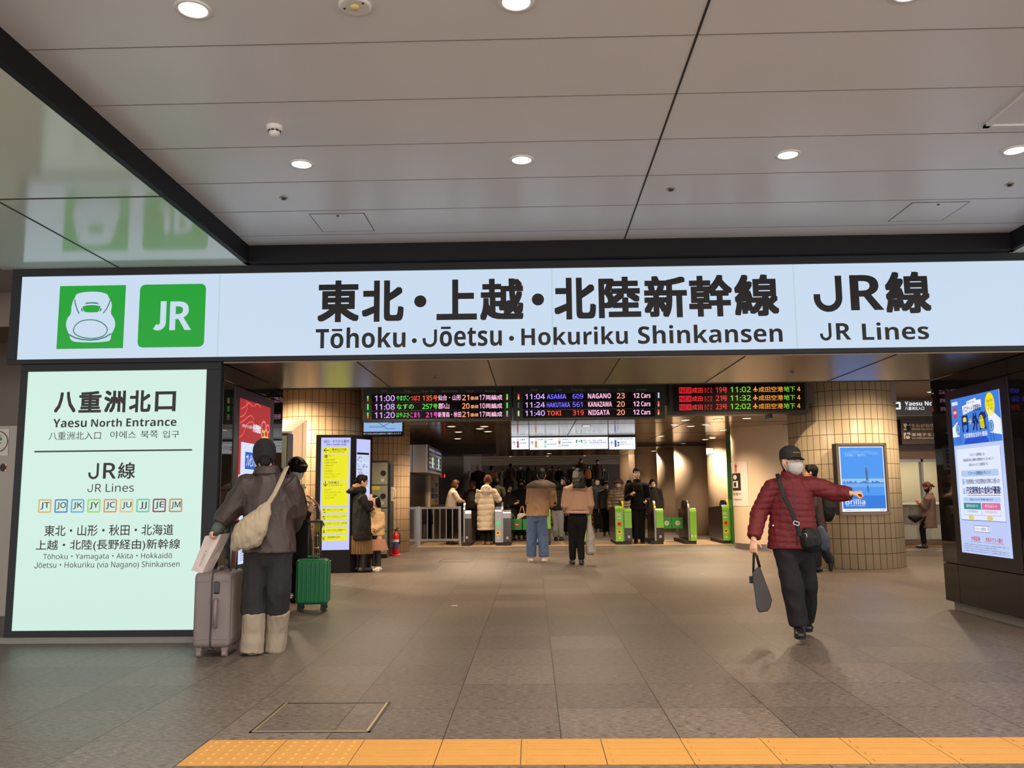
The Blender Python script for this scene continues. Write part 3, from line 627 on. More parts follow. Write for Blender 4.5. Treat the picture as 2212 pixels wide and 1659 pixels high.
# airport train board
a, b = P(1446, 897, YD), P(1746, 897, YD)
t = thing('departure_board', 'dotted red, green and orange board of airport trains by the right pillar', 'departure board', ((a.x+b.x)/2, YD+.1, a.z), 'hanging departure boards')
bm = NB(); box(bm, (a.x, YD-.02, a.z), (b.x, YD+.28, 3.45), .008); box(bm, (a.x+.06, YD-.03, a.z+.05), (b.x-.04, YD-.015, 3.4), .004); mk('casing', bm, mat('black_board_casing', S(34, 30, 28), .35), t)
bm = NB(); box(bm, (4.1, YD+.1, a.z-.06), (4.14, YD+.4, a.z+.02)); mk('bracket', bm, M['darksteel'], t)
f = Face((a.x+.06, YD-.031, a.z+.05), (1, 0, 0), (0, 0, 1), .0025); f.rect(.01, .01, b.x-a.x-.11, .62, mat('board_glass', S(26, 20, 18), .2), 0)
q2 = lambda x0, y0, x1, y1: (1260+x0/3.687, 800+y0/3.687, 1260+x1/3.687, 800+y1/3.687)
def D(s, x0, y0, x1, y1, m, b=.006): f.ptext(s, *q2(x0, y0, x1, y1), m, b, 3)
rr, gg, oo = ec(255, 60, 60, .95), ec(130, 225, 60, .9), ec(255, 160, 60, 1.0)
for i, (no, tm) in enumerate((('19', '11:02'), ('21', '11:32'), ('23', '12:02'))):
    y = 135+67*i
    f.prect(*q2(762+i, y, 863, y+50), ec(225, 30, 45, .9), 1); D('NEX', 768, y+9, 860, y+42, pc(60, 8, 20), .006); D('成田', 866, y+3, 950, y+46, rr)
    D('エクス', 961, y+3, 1027, y+23, rr, 0); D('プレス', 961, y+26, 1027, y+46, rr, 0); D(no, 1056, y-1, 1104, y+42, rr, .01); D('号', 1107, y, 1146, y+43, rr)
    D(tm, 1171, y-4, 1334, y+40, gg, .012); D('成田空港', 1396, y-5, 1590, y+38, oo); D('地下', 1596, y-8, 1686, y+36, gg); D('4', 1702, y-5, 1728, y+32, oo, .012)
    c = [(1350+(40*px), y+36-44*py) for px, py in ((.5, 1), (.6, .85), (.6, .62), (1, .35), (1, .24), (.6, .36), (.58, .18), (.75, .06), (.75, 0), (.5, .06), (.25, 0), (.25, .06), (.42, .18), (.4, .36), (0, .24), (0, .35), (.4, .62), (.4, .85))]
    f.poly([f.uv(1260+x/3.687, 800+yy/3.687) for x, yy in c], oo, 3)
f.done('screen', t)
# hanging line sign over the gates
YG = 22.4
a, b = P(1104, 971.5, YG), P(1372.5, 944, YG)
t = thing('hanging_sign', 'wide backlit white line guide hanging over the ticket gates', 'sign', ((a.x+b.x)/2, YG, a.z))
bm = NB(); box(bm, (a.x-.01, YG, a.z-.012), (b.x+.01, YG+.16, ZH), .004); mk('casing', bm, M['frame'], t)
f = Face((a.x, YG-.002, a.z), (1, 0, 0), (0, 0, 1), .003); wl = emi('line_sign_light', S(236, 242, 250), 1.15); dk = pc(60, 66, 74)
q3 = lambda x0, y0, x1, y1: (1080+x0/6.9125, 880+y0/6.9125, 1080+x1/6.9125, 880+y1/6.9125)
for x0, x1 in ((172, 430), (442, 1613), (1628, 2020)): f.prect(*q3(x0, 447, x1, 626), wl, 1)
def H(s, x0, y0, x1, y1, m=dk, b=.004): f.ptext(s, *q3(x0, y0, x1, y1), m, b, 3)
for x in (211, 482, 1668):
    u0, v0, u1, v1 = f.pb(*q3(x-26, 510, x+26, 565)); um = (u0+u1)/2; f.stroke([(um, v0), (um, v1)], .012, ink, 3); f.stroke([(u0, (v0+v1)/2), (um, v1), (u1, (v0+v1)/2)], .012, ink, 3)
for x, y0, y1, c in ((267, 505, 605, (190, 40, 70)), (538, 505, 600, (225, 120, 50)), (680, 500, 530, (80, 190, 80)), (680, 575, 598, (120, 190, 215)), (888, 500, 545, (210, 110, 50)), (1725, 490, 590, (40, 80, 190)), (1768, 515, 538, (30, 60, 100)), (1768, 550, 578, (170, 40, 60))): f.prect(*q3(x-14, y0, x+14, y1), ec(*c), 2)
for x, y in ((267, 480), (538, 480), (680, 478), (680, 555), (888, 478), (888, 575), (1725, 472)): u0, v0, u1, v1 = f.pb(*q3(x-13, y-12, x+13, y+12)); f.rring(u0, v0, u1, v1, .006, .006, dk, 2)
H('京葉線', 297, 470, 374, 495); H('(海浜幕張)', 297, 522, 398, 548); H('中央線', 563, 468, 642, 492); H('山手線', 706, 466, 785, 490); H('京浜東北線', 706, 538, 842, 562); H('上野東京ライン', 916, 464, 1097, 488); H('宇都宮線 高崎線', 916, 514, 1072, 536); H('東海道線', 918, 556, 1026, 580)
H('東北・山形・秋田・北海道', 1245, 482, 1524, 506); H('上越・北陸(長野経由)新幹線', 1245, 514, 1582, 540); H('Tohoku Yamagata Akita', 1247, 546, 1524, 554, dk, 0); H('Joetsu Hokuriku Shinkansen', 1247, 564, 1578, 572, dk, 0)
H('横須賀線 総武線(快速)', 1750, 458, 1982, 482); H('成田空港', 1795, 510, 1885, 532); H('(成田エクスプレス)', 1795, 540, 1990, 564)
f.prect(*q3(1135, 485, 1228, 577), ec(40, 120, 70), 2); u, v = f.uv(*q3(1181, 540, 0, 0)[:2]); f.ell(u, v-.02, .085, .06, wl, 3); f.ell(u, v+.05, .052, .05, wl, 3); f.ell(u, v+.06, .025, .012, ec(40, 120, 70), 4)
f.done('lit_face', t)
# ================================================================ GATEWAY SCREENS
def q4(x, y): return (490+x/8.294, 840+y/8.294)
t = thing('advert_screen', 'tall red and white deposit advert screen on the left passage wall', 'screen', (XL, 8.72, .64))
f = Face((XL+.012, 8.235, .64), (0, 1, 0), (0, 0, 1), .0015); W_, H_ = .965, 1.605
bm = NB(); box(bm, (XL+.0005, 8.10, .52), (XL+.008, 9.34, 2.34), .002); mk('bezel', bm, mat('screen_bezel', S(40, 36, 36), .25), t)
red = emi('advert_red', S(178, 44, 48), .9); pale = emi('advert_pale', S(206, 220, 250), 1.05); blue = ec(30, 90, 190); whl = ec(240, 245, 255); rdd = ec(190, 40, 60); nvy = ec(40, 50, 90)
f.slab(0, 0, W_, H_, red, -.01, 0)
f.rect(.055, 0, W_-.12, 1.18, pale, 1); f.rect(0, .62, W_, .86, ec(228, 234, 250), 2); f.rect(.18, .92, W_-.22, 1.09, blue, 2); f.text('プレゼント定期預金', (.21, .94, W_-.25, 1.07), whl, .012, 3)
f.text('大和ネクスト銀行の', (.06, 1.325, .38, 1.36), whl, 0, 3); f.text('外貨預金', (.39, 1.30, .64, 1.385), whl, .02, 3)
for k, (pts) in enumerate((((.0, 1.42), (.12, 1.45), (.2, 1.53), (.17, 1.6)), ((.02, 1.50), (.12, 1.53), (.24, 1.58), (.36, 1.56)), ((0, 1.22), (.1, 1.26), (.2, 1.36), (.34, 1.40), (.42, 1.39)), ((0, 1.36), (.1, 1.39), (.3, 1.46), (.42, 1.43)), ((.4, 1.56), (.5, 1.6), (.62, 1.58)))):
    f.stroke(smooth_pts(list(pts)+list(reversed(pts)))[:4*(len(pts)-1)+1], .012, ec(235, 100, 90), 2)
for u, v, r, c in ((.74, 1.38, .07, (240, 130, 130)), (.82, 1.31, .05, (225, 190, 90)), (.72, 1.30, .045, (225, 190, 90)), (.88, 1.37, .05, (240, 120, 130)), (.78, 1.24, .04, (235, 205, 100)), (.87, 1.24, .045, (225, 190, 90))): f.ring(u, v, r, r*.8, .02, ec(*c), 2)
f.text('お申込みで', (.12, .74, .36, .80), nvy, 0, 3); f.text('3ヶ月もの', (.40, .72, .72, .84), nvy, .012, 3); f.rect(.2, .60, .74, .68, ec(235, 225, 90), 3); f.text('金利上乗せ実施中', (.21, .61, .73, .67), nvy, .008, 4)
f.text('米ドル', (.3, .42, .62, .52), rdd, .014, 3); f.text('1年定期預金金利', (.16, .27, .80, .37), rdd, .014, 3); f.text('年率 税引前', (.3, .2, .65, .235), nvy, 0, 3)
for k in range(5): f.text('ご留意事項 外貨預金には為替変動リスクがあります', (.08, .03+.022*k, .74, .045+.022*k), nvy, 0, 3)
f.done('screen', t)
t = thing('advert_screen', 'tall blue and white basket deposit advert screen on the right passage wall', 'screen', (XR, 8.75, .64))
bm = NB(); box(bm, (XR-.008, 8.13, .52), (XR-.0005, 9.36, 2.34), .002); mk('bezel', bm, mat('screen_bezel_right', S(34, 30, 34), .25), t)
f = Face((XR-.012, 9.232, .637), (0, -1, 0), (0, 0, 1), .0015); W_, H_ = .954, 1.605
ltb = emi('advert_light_blue', S(190, 205, 248), 1.0); f.slab(0, 0, W_, H_, ltb, -.01, 0)
f.rect(0, 1.11, W_, H_, ec(66, 126, 222), 1); nb = ec(25, 30, 90); pw = ec(236, 242, 255); yl = ec(240, 225, 20)
f.poly([(.0, 1.20), (0, 1.30), (.12, 1.36), (.14, 1.2)], pw, 2); f.poly([(W_, 1.17), (W_, 1.32), (.72, 1.47), (.75, 1.2)], pw, 2); f.ell(.47, 1.115, .24, .10, ec(35, 80, 205), 2, t0=0, t1=math.pi)
f.ell(.78, 1.475, .088, .118, yl, 2); 
for i, s in enumerate(('複数の定期', 'ごえらべる', 'です!')): f.text(s, (.725, 1.50-.04*i, .835, 1.525-.04*i), nb, 0, 3)
f.rect(.03, 1.535, .15, 1.57, pw, 3); f.text('ネット銀行', (.04, 1.54, .14, 1.563), nb, 0, 4); f.ell(.085, 1.455, .045, .06, ec(200, 60, 80), 3); f.text('特典', (.055, 1.44, .115, 1.475), pw, .01, 4)
f.poly([(.25, 1.42), (.62, 1.47), (.62, 1.545), (.53, 1.545), (.52, 1.57), (.34, 1.55), (.33, 1.52), (.24, 1.51)], pw, 3); f.text('大和ネクスト銀行', (.35, 1.52, .5, 1.545), nb, 0, 4); f.text('バスケット定期預金', (.265, 1.435, .61, 1.505), nb, .012, 4)
f.text('円', (.22, 1.235, .34, 1.41), nb, .04, 4); f.rect(.25, 1.345, .31, 1.39, yl, 5); f.text('+', (.355, 1.31, .42, 1.37), yl, .04, 4); f.text('外', (.43, 1.24, .55, 1.42), nb, .04, 4); f.text('貨', (.56, 1.24, .70, 1.42), nb, .04, 4)
for k in range(5): f.ell(.625, 1.27+.016*k, .045, .02, yl, 5+k); f.ring(.625, 1.27+.016*k, .045, .02, .004, nb, 6+k, 18)
f.ell(.625, 1.355, .03, .03, yl, 11); f.text('$', (.612, 1.336, .638, 1.374), nb, .01, 12)
f.text('円定期預金金利も優遇!', (.24, 1.175, .70, 1.225), pw, .008, 4)
for u, v, s in ((.13, 1.28, '¥'), (.785, 1.265, '$')): f.ell(u, v, .045, .055, ec(130, 175, 225), 4); f.ring(u, v, .045, .055, .006, nb, 5, 22); f.text(s, (u-.02, v-.03, u+.02, v+.03), ec(60, 110, 180), .01, 6); f.stroke([(u-.02, v-.055), (u-.025, v-.15)], .007, nb, 4); f.stroke([(u+.02, v-.055), (u+.03, v-.15)], .007, nb, 4)
f.rect(.05, .34, .90, 1.07, ec(226, 234, 255), 2); f.stroke([(.05, .338), (.904, .338), (.904, 1.05)], .007, ec(90, 110, 170), 3)
for i, (s, a, b) in enumerate((('バスケット定期預金とは、', .32, .62), ('対象通貨が異なる複数の定期預金をひとまとめにして', .18, .78), ('お預入れいただく定期預金です。', .29, .67))): f.text(s, (a, .985-.05*i, b, 1.015-.05*i), nb, .004, 4)
f.rect(.12, .78, .84, .845, ec(180, 205, 245), 3); f.text('バスケット定期預金のポイント!', (.26, .795, .70, .833), nb, .01, 4)
for v, h, s, n_ in ((.705, .05, '円定期預金と外貨定期預金を同時にお預入れ!', '1'), (.605, .075, '円定期預金の金利が優遇!', '2')): f.rect(.12, v-.005, .185, v+.06, ec(180, 205, 245), 3); f.text(n_, (.14, v, .16, v+.03), nb, 0, 4); f.text(s, (.205, v, .855, v+h), nb, .008 if h < .06 else .02, 4)
f.stroke([(.21, .59), (.85, .59)], .006, ec(190, 60, 70), 4); f.rect(.12, .525, .84, .57, ec(180, 205, 245), 3); f.text('ご自身にあったスタイルで外貨の積立を始められます!', (.25, .537, .70, .56), ec(40, 70, 170), .004, 4)
for u, c, c2, s in ((.12, (60, 140, 150), (70, 110, 120), '自分でえらぶコース'), (.48, (220, 110, 160), (200, 90, 140), 'AIでえらぶコース')):
    f.rect(u, .45, u+.345, .515, ec(*c), 3); f.text(s, (u+.06, .47, u+.28, .50), pw, .006, 4); f.rring(u, .12+.27, u+.345, .45, .004, .003, ec(*c2), 3); 
    f.text('円+外貨の通貨の割合を', (u+.06, .415, u+.28, .44), ec(*c2), 0, 4)
    f.ell(u+.14, .365-.0, .06, .022, ec(225, 205, 110), 4)
for v in (.355,): pass
f.rect(.30, .225, .60, .285, pw, 3); f.rring(.30, .225, .60, .285, .004, .004, nb, 4); f.text('バスケット定期預金', (.315, .24, .53, .27), nb, 0, 5); f.ring(.572, .26, .01, .012, .004, nb, 5, 14); f.stroke([(.578, .25), (.588, .238)], .005, nb, 5)
f.text('大和証券', (.22, .13, .40, .18), ec(190, 40, 60), .014, 4); f.text('大和ネクスト銀行', (.50, .13, .82, .18), ec(190, 40, 60), .014, 4)
for u0, u1 in ((.20, .43), (.48, .84)): f.stroke([(u0, .122), (u1, .122)], .003, ec(190, 40, 60), 4)
for k in range(4): f.text('当行の預金には元本割れのおそれがある商品が含まれます 詳しくは契約締結前交付書面をご確認ください', (.06, .02+.022*k, .92-.2*(k == 2), .034+.022*k), nb, 0, 4)
f.done('screen', t)
# lit advert on the right tiled pillar
c4 = [P(*q, 14.52) for q in ((1806, 958), (1915, 962), (1922, 1112), (1812, 1106))]
t = thing('advert_lightbox', 'lit blue sea and sky advert in a steel frame on the tiled pillar', 'lightbox', (5.5, 14.6, .9))
U = Vector((.995, .10, 0)).normalized(); O = Vector((5.085, 14.46, .915))
f = Face(O, U, (0, 0, 1), .002)
bm = NB(); Ry = Matrix.Translation(O+U*.415+Vector((0, .08, .575))) @ Matrix.Rotation(math.atan2(U.y, U.x), 4, 'Z'); obox(bm, Ry, .87, .16, 1.19, .012); mk('casing', bm, M['darksteel'], t)
bm = NB()
for cx_, cz_, sx_, sz_ in ((0, .575, .87, .045), (0, -.575, .87, .045), (-.415, 0, .045, 1.19), (.415, 0, .045, 1.19)): obox(bm, Ry @ Matrix.Translation((cx_, -.085, cz_)), sx_, .02, sz_, .004)
mk('frame', bm, mat('bronze_frame', S(110, 92, 74), .35, .6), t)
sky_ad = emi('advert_blue', S(70, 150, 240), 1.0); f.slab(.035, .035, .80, 1.115, ec(235, 240, 250), -.01, .008)
f.rect(.05, .085, .785, 1.10, sky_ad, 5); f.rect(.05, .50, .785, .58, ec(150, 195, 245), 6); f.rect(.05, .44, .785, .50, ec(110, 170, 240), 6); f.rect(.05, .085, .785, .30, ec(40, 120, 220), 6)
for k in range(5): f.ell(.19+.11*k, 1.0+.02*(k % 2), .09, .03, ec(95, 165, 243), 6)
rnd = random.Random(3); u = .06
while u < .77: w_ = rnd.uniform(.012, .04); h_ = rnd.choice((.012, .018, .025, .04)); f.rect(u, .50, min(u+w_, .785), .50+h_, ec(60, 120, 190), 7); u += w_
f.poly([(.46, .52), (.475, .60), (.465, .70), (.475, .735), (.49, .735), (.50, .69), (.498, .62), (.51, .545), (.50, .52), (.485, .57)], ec(70, 90, 110), 8); f.ell(.482, .748, .012, .014, ec(70, 80, 95), 8); f.poly([(.49, .50), (.475, .40), (.50, .33), (.51, .42)], ec(60, 105, 160), 8)
f.text('Brillia', (.09, .155, .43, .245), pw, .012, 8); f.text('NEW LUXURY EXPERIENCE', (.095, .125, .43, .145), pw, 0, 8); f.text('人が集い、賑わう。', (.12, .95, .5, .985), ec(190, 215, 245), 0, 8)
f.text('東京建物', (.68, .05, .775, .07), ink, 0, 8); f.text('※写真はイメージです。', (.09, .05, .35, .068), ink, 0, 8)
f.done('poster', t)
# ================================================================ GUIDE PYLON
A, B, Cc = Vector((-3.72, 14.62, 0)), Vector((-3.13, 14.72, 0)), Vector((-2.86, 15.2, 0))
t = thing('guide_pylon', 'black curved pylon with a yellow exit and transfer guide', 'sign pylon', (-3.4, 15.1, 0))
bm = NB(); prism(bm, [A, B, Cc, Vector((-3.2, 15.45, 0)), Vector((-3.75, 15.15, 0))], (0, 0, 2.345)); mk('casing', bm, M['black'], t)
f = Face(A+Vector((0, 0, .0)), B-A, (0, 0, 1), .0025); wp = emi('guide_white_light', S(190, 196, 250), 1.05); ye = emi('guide_yellow_light', S(238, 232, 30), 1.0)
q5 = lambda x0, y0, x1, y1: (670+x0/5.53, 920+y0/5.53, 670+x1/5.53, 920+y1/5.53)
u0, v0, u1, v1 = f.pb(*q5(120, 140, 475, 1482)); f.rect(u0, v0, u1, v1, wp, 1); uu = lambda x: u0+(u1-u0)*x
vv = lambda y: v1-(v1-v0)*(y-140)/1342
def K(s, x0, y0, x1, y1, m=ink, b=.006): f.text(s, (uu(x0), vv(y1), uu(x1), vv(y0)), m, b, 4)
for y0, y1 in ((255, 335), (342, 648), (655, 738), (745, 955), (985, 1042), (1063, 1122), (1143, 1205), (1222, 1285), (1303, 1372)): f.rect(uu(.06), vv(y1), uu(.94), vv(y0), ye, 2)
K('出口・のりかえ案内', .10, 165, .94, 205, ec(30, 40, 110), .012); K('Exit & Transfer Guide', .2, 211, .86, 233, ec(30, 40, 110), .021)
def arrow(f, u, v, s, ang, w, m, l=4):
    d = Vector((math.cos(ang), math.sin(ang))); n = Vector((-d.y, d.x)); p = Vector((u, v))
    f.stroke([tuple(p-d*s), tuple(p+d*s*.9)], w, m, l); f.stroke([tuple(p+n*s*.8), tuple(p+d*s), tuple(p-n*s*.8)], w, m, l)
arrow(f, uu(.18), vv(292), .045, math.pi, .012, ink); K('八重洲北口方面', .29, 268, .86, 300, ink, .01); K('for Yaesu North Exit', .29, 305, .8, 322, ink, 0)
f.rect(uu(.13), vv(383), uu(.22), vv(350), ink, 4); f.rect(uu(.15), vv(372), uu(.2), vv(360), ye, 5); K('タクシー', .25, 350, .46, 368)
EN = ('for Yaesu 1-chome', 'for Nihombashi 1-chome to 3-chome', 'Yaesu Shopping Mall', 'GranRoof Terrace', 'Daimaru Tokyo Store', 'GranTokyo North Tower', 'GranRoof Front')
for i, (s, x) in enumerate((('八重洲1丁目方面', .48), ('日本橋1~3丁目方面', .55), ('八重洲地下街', .42), ('グランルーフ', .4), ('大丸(東京店)', .42), ('グラントウキョウノースタワー', .72), ('グランルーフ フロント', .55))): K(s, .13, 400+34*i, x, 414+34*i); K(EN[i], .13, 417+34*i, .13+(x-.13)*.8, 423+34*i, ink, 0)
arrow(f, uu(.17), vv(695), .045, -math.pi/2, .012, ink); K('日本橋口', .28, 668, .62, 698, ink, .01); K('for Nihombashi Exit', .28, 705, .75, 722, ink, 0)
for i, (s, x) in enumerate((('サピアタワー', .4), ('ホテルメトロポリタン丸の内', .7), ('シャングリ・ラ 東京', .55), ('グランスタ八重北', .48))): K(s, .13, 758+33*i, x, 771+33*i); K(('Sapia Tower Building', 'Hotel Metropolitan Tokyo Marunouchi', 'Shangri-La Hotel Tokyo', 'Gransta Yaekita Floor')[i], .13, 774+33*i, .13+(x-.13)*.7, 779+33*i, ink, 0)
for y, s, an, x in ((1003, '東京ミッドタウン八重洲', 135, .78), (1082, 'グラントウキョウ ノースタワー', 180, .92), (1163, '丸の内トラストタワーN館 本館', 270, .92), (1244, 'TOKYO TORCH 常盤橋タワー', 270, .9), (1327, '三菱倉庫株式会社', 225, .7)):
    arrow(f, uu(.15), vv(y+6), .028, math.radians(an), .008, ink); f.rect(uu(.11), vv(y+36), uu(.19), vv(y+28), ec(30, 40, 110), 4); K(s, .24, y-8, x, y+12, ink, .008); K({1003: 'Tokyo Midtown Yaesu Building', 1082: 'GranTokyo North Tower Building', 1163: 'Marunouchi Trust Tower North and Main', 1244: 'TOKYO TORCH Tokiwabashi Tower', 1327: 'Mitsubishi Logistics Corporation'}[y], .24, y+16, .24+(x-.24)*.8, y+24, ink, 0)
f.done('guide_face', t)
f = Face(B, Cc-B, (0, 0, 1), .0025); u0, v0, u1, v1 = f.pb(769, 949, 799, 1120); v0 = .42; f.rect(u0, v0, u1, v1, wp, 1); W2 = u1-u0
f.rect(u0+.02*W2, v0+.1, u1-.1*W2, v1-.25, ec(205, 215, 245), 2); f.rect(u0+.02*W2, v1-.27, u1-.1*W2, v1-.235, ink, 3)
rnd = random.Random(5)
for k in range(110):
    u, v = rnd.uniform(u0+.05*W2, u1-.2*W2), rnd.uniform(v0+.12, v1-.3); a_, b_ = rnd.uniform(.01, .05), rnd.uniform(.008, .04)
    f.rect(u, v, u+a_, v+b_, ec(*rnd.choice(((150, 160, 190), (110, 120, 150), (170, 185, 220), (120, 160, 120), (140, 180, 235)))), 3)
for k in range(14): v = v0+.15+.1*k; f.stroke([(u0+.03*W2, v), (u1-.12*W2, v+rnd.uniform(-.05, .05))], .006, ec(240, 243, 255), 4)
f.done('map_face', t)
# ================================================================ LEFT HALL FURNITURE
t = thing('wall_monitor', 'blue route map screen hanging behind the left departure board', 'screen', (-2.8, 16.0, 2.40))
a = P(784, 942, 16.0); b = P(870, 912, 16.0)
bm = NB(); obox(bm, Matrix.Translation(((a.x+b.x)/2, 16.06, (a.z+2.8)/2)), b.x-a.x+.02, .1, 2.8-a.z+.02, .006); mk('casing', bm, M['black'], t)
f = Face((a.x+.01, 16.008, a.z+.01), (1, 0, 0), (0, 0, 1), .002); ww = b.x-a.x-.02; f.rect(0, .07, ww, 2.79-a.z, emi('map_screen_light', S(150, 190, 240), .9), 1)
f.stroke([(.1, .16), (.35, .16), (.5, .24), (.7, .24)], .01, ec(50, 70, 120), 2); f.stroke([(.2, .3), (.45, .12), (.6, .12)], .01, ec(60, 90, 120), 2); f.ell(.55, .24, .02, .02, ec(30, 40, 70), 3); f.text('前17分発の切符は自動改札で運休となります', (.0, .015, ww-.02, .05), ec(200, 205, 225), 0, 2); f.done('screen', t)
sg = mat('locker_grey_green', S(150, 152, 132), .45, .1)
def locker(name, label, x0, x1, y0, y1, z1, nd, group=None):
    t = thing(name, label, 'locker', ((x0+x1)/2, (y0+y1)/2, 0), group)
    bm = NB(); box(bm, (x0, y0, .04), (x1, y1, z1), .01); box(bm, (x0+.02, y0+.02, 0), (x1-.02, y1-.02, .05)); mk('body', bm, M['darksteel'], t)
    for k in range(nd):
        za, zb = .08+(z1-.1)*k/nd, .07+(z1-.1)*(k+1)/nd
        bm = NB(); box(bm, (x0+.012, y0-.018, za), (x1-.012, y0+.002, zb-.01), .004); d = mk('door', bm, sg, t)
        bm = NB(); cyl(bm, (x1-.10, y0-.019, (za+zb)/2), (x1-.10, y0-.021, (za+zb)/2), .06, 24); mk('number_disc', bm, pc(30, 28, 28), d)
        bm = NB(); box(bm, (x1-.15, y0-.021, za+.06), (x1-.08, y0-.0185, za+.13)); mk('notice', bm, pc(200, 198, 190), d)
    return t
t = locker('coin_locker', 'grey green coin locker standing behind the girl and guide pylon', -3.62, -3.08, 18.2, 18.75, 2.04, 4)
bm = NB(); box(bm, (-3.5, 18.178, 1.42), (-3.25, 18.182, 1.50)); mk('yellow_notice', bm, pc(215, 195, 40), t)
bm = NB(); box(bm, (-3.079, 18.3, .2), (-3.04, 18.72, 1.98), .01); mk('side_panel', bm, M['darksteel'], t)
t = thing('wall_telephone', 'pale handset hanging on the side of the grey green locker', 'telephone', (-3.0, 18.4, 1.3))
bm = NB(); box(bm, (-3.04, 18.33, 1.18), (-2.99, 18.45, 1.48), .01); mk('base', bm, pc(200, 185, 165), t)
bm = NB(); tube(bm, [(-2.98, 18.36, 1.45), (-2.955, 18.35, 1.40), (-2.955, 18.35, 1.28), (-2.98, 18.36, 1.23)], .018); mk('handset', bm, pc(215, 200, 180), t)
t = thing('fire_extinguisher', 'red fire extinguisher on the floor by the tiled pillar and locker', 'fire extinguisher', (-3.02, 18.95, 0))
x, y = -3.02, 18.9
bm = NB(); lathe(bm, (x, y, 0), [(.07, .04), (.078, .06), (.078, .40), (.06, .46), (.028, .49), (.028, .52)], 24); mk('cylinder', bm, mat('extinguisher_red', S(200, 26, 30), .25), t, smooth=True)
bm = NB(); lathe(bm, (x, y, 0), [(.12, 0), (.12, .02), (.09, .035)], 24); mk('stand', bm, mat('stand_red', S(190, 30, 30), .4), t)
bm = NB(); lathe(bm, (x, y, 0), [(.0795, .16), (.0795, .36)], 24, cap=False); mk('label_band', bm, pc(60, 70, 110), t)
bm = NB(); lathe(bm, (x, y, 0), [(.080, .30), (.080, .35)], 24, cap=False); mk('white_band', bm, pc(225, 220, 210), t)
bm = NB(); tube(bm, [(x, y, .52), (x, y, .56), (x+.06, y-.02, .60)], .012); tube(bm, [(x, y, .55), (x-.07, y-.01, .58)], .010); mk('handle', bm, pc(30, 28, 28), t)
bm = NB(); tube(bm, [(x, y, .54), (x+.05, y-.04, .55), (x+.095, y-.03, .46), (x+.09, y-.02, .25)], .010); mk('hose', bm, pc(25, 24, 24), t)
t = locker('coin_locker', 'grey coin locker with a large round mark behind the left passage wall', -4.4, -3.52, 12.2, 12.5, 2.2, 2)
f = Face((-4.4, 12.178, 0), (1, 0, 0), (0, 0, 1), .003); f.ring(.52, 1.86, .24, .24, .02, pc(60, 60, 58), 1); f.done('round_mark', t)
t = thing('cream_bulkhead', 'cream boxed-in bulkhead with sloping underside against the tiled pillar', 'bulkhead', (-3.55, 12.9, 0))
bm = NB(); prism(bm, [(-4.4, 12.53, 2.25), (-4.4, 13.35, 2.49), (-4.4, 13.35, 0), (-4.4, 12.53, 0)], (.85, 0, 0)); mk('panel', bm, M['cream'], t)
bm = NB(); box(bm, (-3.552, 12.52, 1.42), (-3.545, 13.36, 1.445)); box(bm, (-3.552, 13.1, 0), (-3.546, 13.11, 2.42)); mk('seam', bm, M['joint'], t)
# wall display and notice rack on the dark gate-side wall
t = thing('wall_display', 'grey cased train display fixed high on the dark gate hall wall', 'display', (-2.9, 21.6, 2.0))
ya, yb = 21.2, 24.6
bm = NB(); box(bm, (-2.99, ya, 1.86), (-2.62, yb, 2.56), .012); mk('casing', bm, M['steel'], t)
f = Face((-2.615, ya+.2, 1.93), (0, 1, 0), (0, 0, 1), .004); f.rect(0, 0, yb-ya-.4, .58, pc(28, 28, 34), 1); L_ = yb-ya-.4
for k in range(5):
    for j in range(2): f.rect(.1+L_/2*j, .05+.11*k, L_/2*(j+1)-.1, .12+.11*k, ec(*((110, 110, 150), (150, 140, 120), (90, 100, 90), (100, 80, 80), (120, 120, 130))[(k+j) % 5], .7), 2)
f.rect(L_*.25, .08, L_*.33, .35, ec(190, 230, 200), 3); f.rect(L_*.72, .1, L_*.80, .38, ec(190, 225, 230), 3); f.done('screen', t)
t = thing('notice_board', 'lit board of small notices low on the dark gate hall wall', 'notice board', (-2.97, 25.5, .9))
bm = NB(); box(bm, (-2.99, 24.4, .95), (-2.93, 26.6, 2.05), .008); mk('frame', bm, M['cream'], t)
f = Face((-2.928, 24.5, 1.0), (0, 1, 0), (0, 0, 1), .004); rnd = random.Random(9)
for k in range(6):
    for j in range(2): f.rect(.1+j*1.0, .05+.165*k, .9+j*1.0, .19+.165*k, pc(*rnd.choice(((190, 180, 160), (120, 110, 120), (60, 70, 110), (200, 190, 170), (170, 120, 80)))), 1)
f.rect(.1, .02, 1.9, .09, pc(220, 170, 50), 2); f.done('notices', t)
q = PX(958, 1028, -2.98); t = thing('alarm_lamp', 'small red lamp on the dark gate hall wall', 'lamp', tuple(q)); bm = NB(); cyl(bm, q-Vector((.01, 0, 0)), q+Vector((.02, 0, 0)), .07, 20); mk('base', bm, M['darksteel'], t); bm = NB(); ellipsoid(bm, Matrix.Translation(q+Vector((.03, 0, 0))), .03, .06, .06); mk('lens', bm, ec(255, 40, 60, 1.5), t, smooth=True)
for px_, py_, lb in ((981, 1309, 'tiny white paper scrap on the floor ahead of the couple, left one'), (1516, 1240, 'tiny white paper scrap on the floor left of the red jacket')):
    q = G(px_, py_); t = thing('paper_scrap', lb, 'litter', tuple(q)); bm = NB(); prism(bm, [q+Vector(v) for v in ((-.035, -.01, .0005), (.03, -.016, .0005), (.04, .012, .0005), (-.01, .018, .0005))], (0, 0, .006)); mk('scrap', bm, pc(210, 205, 200), t)
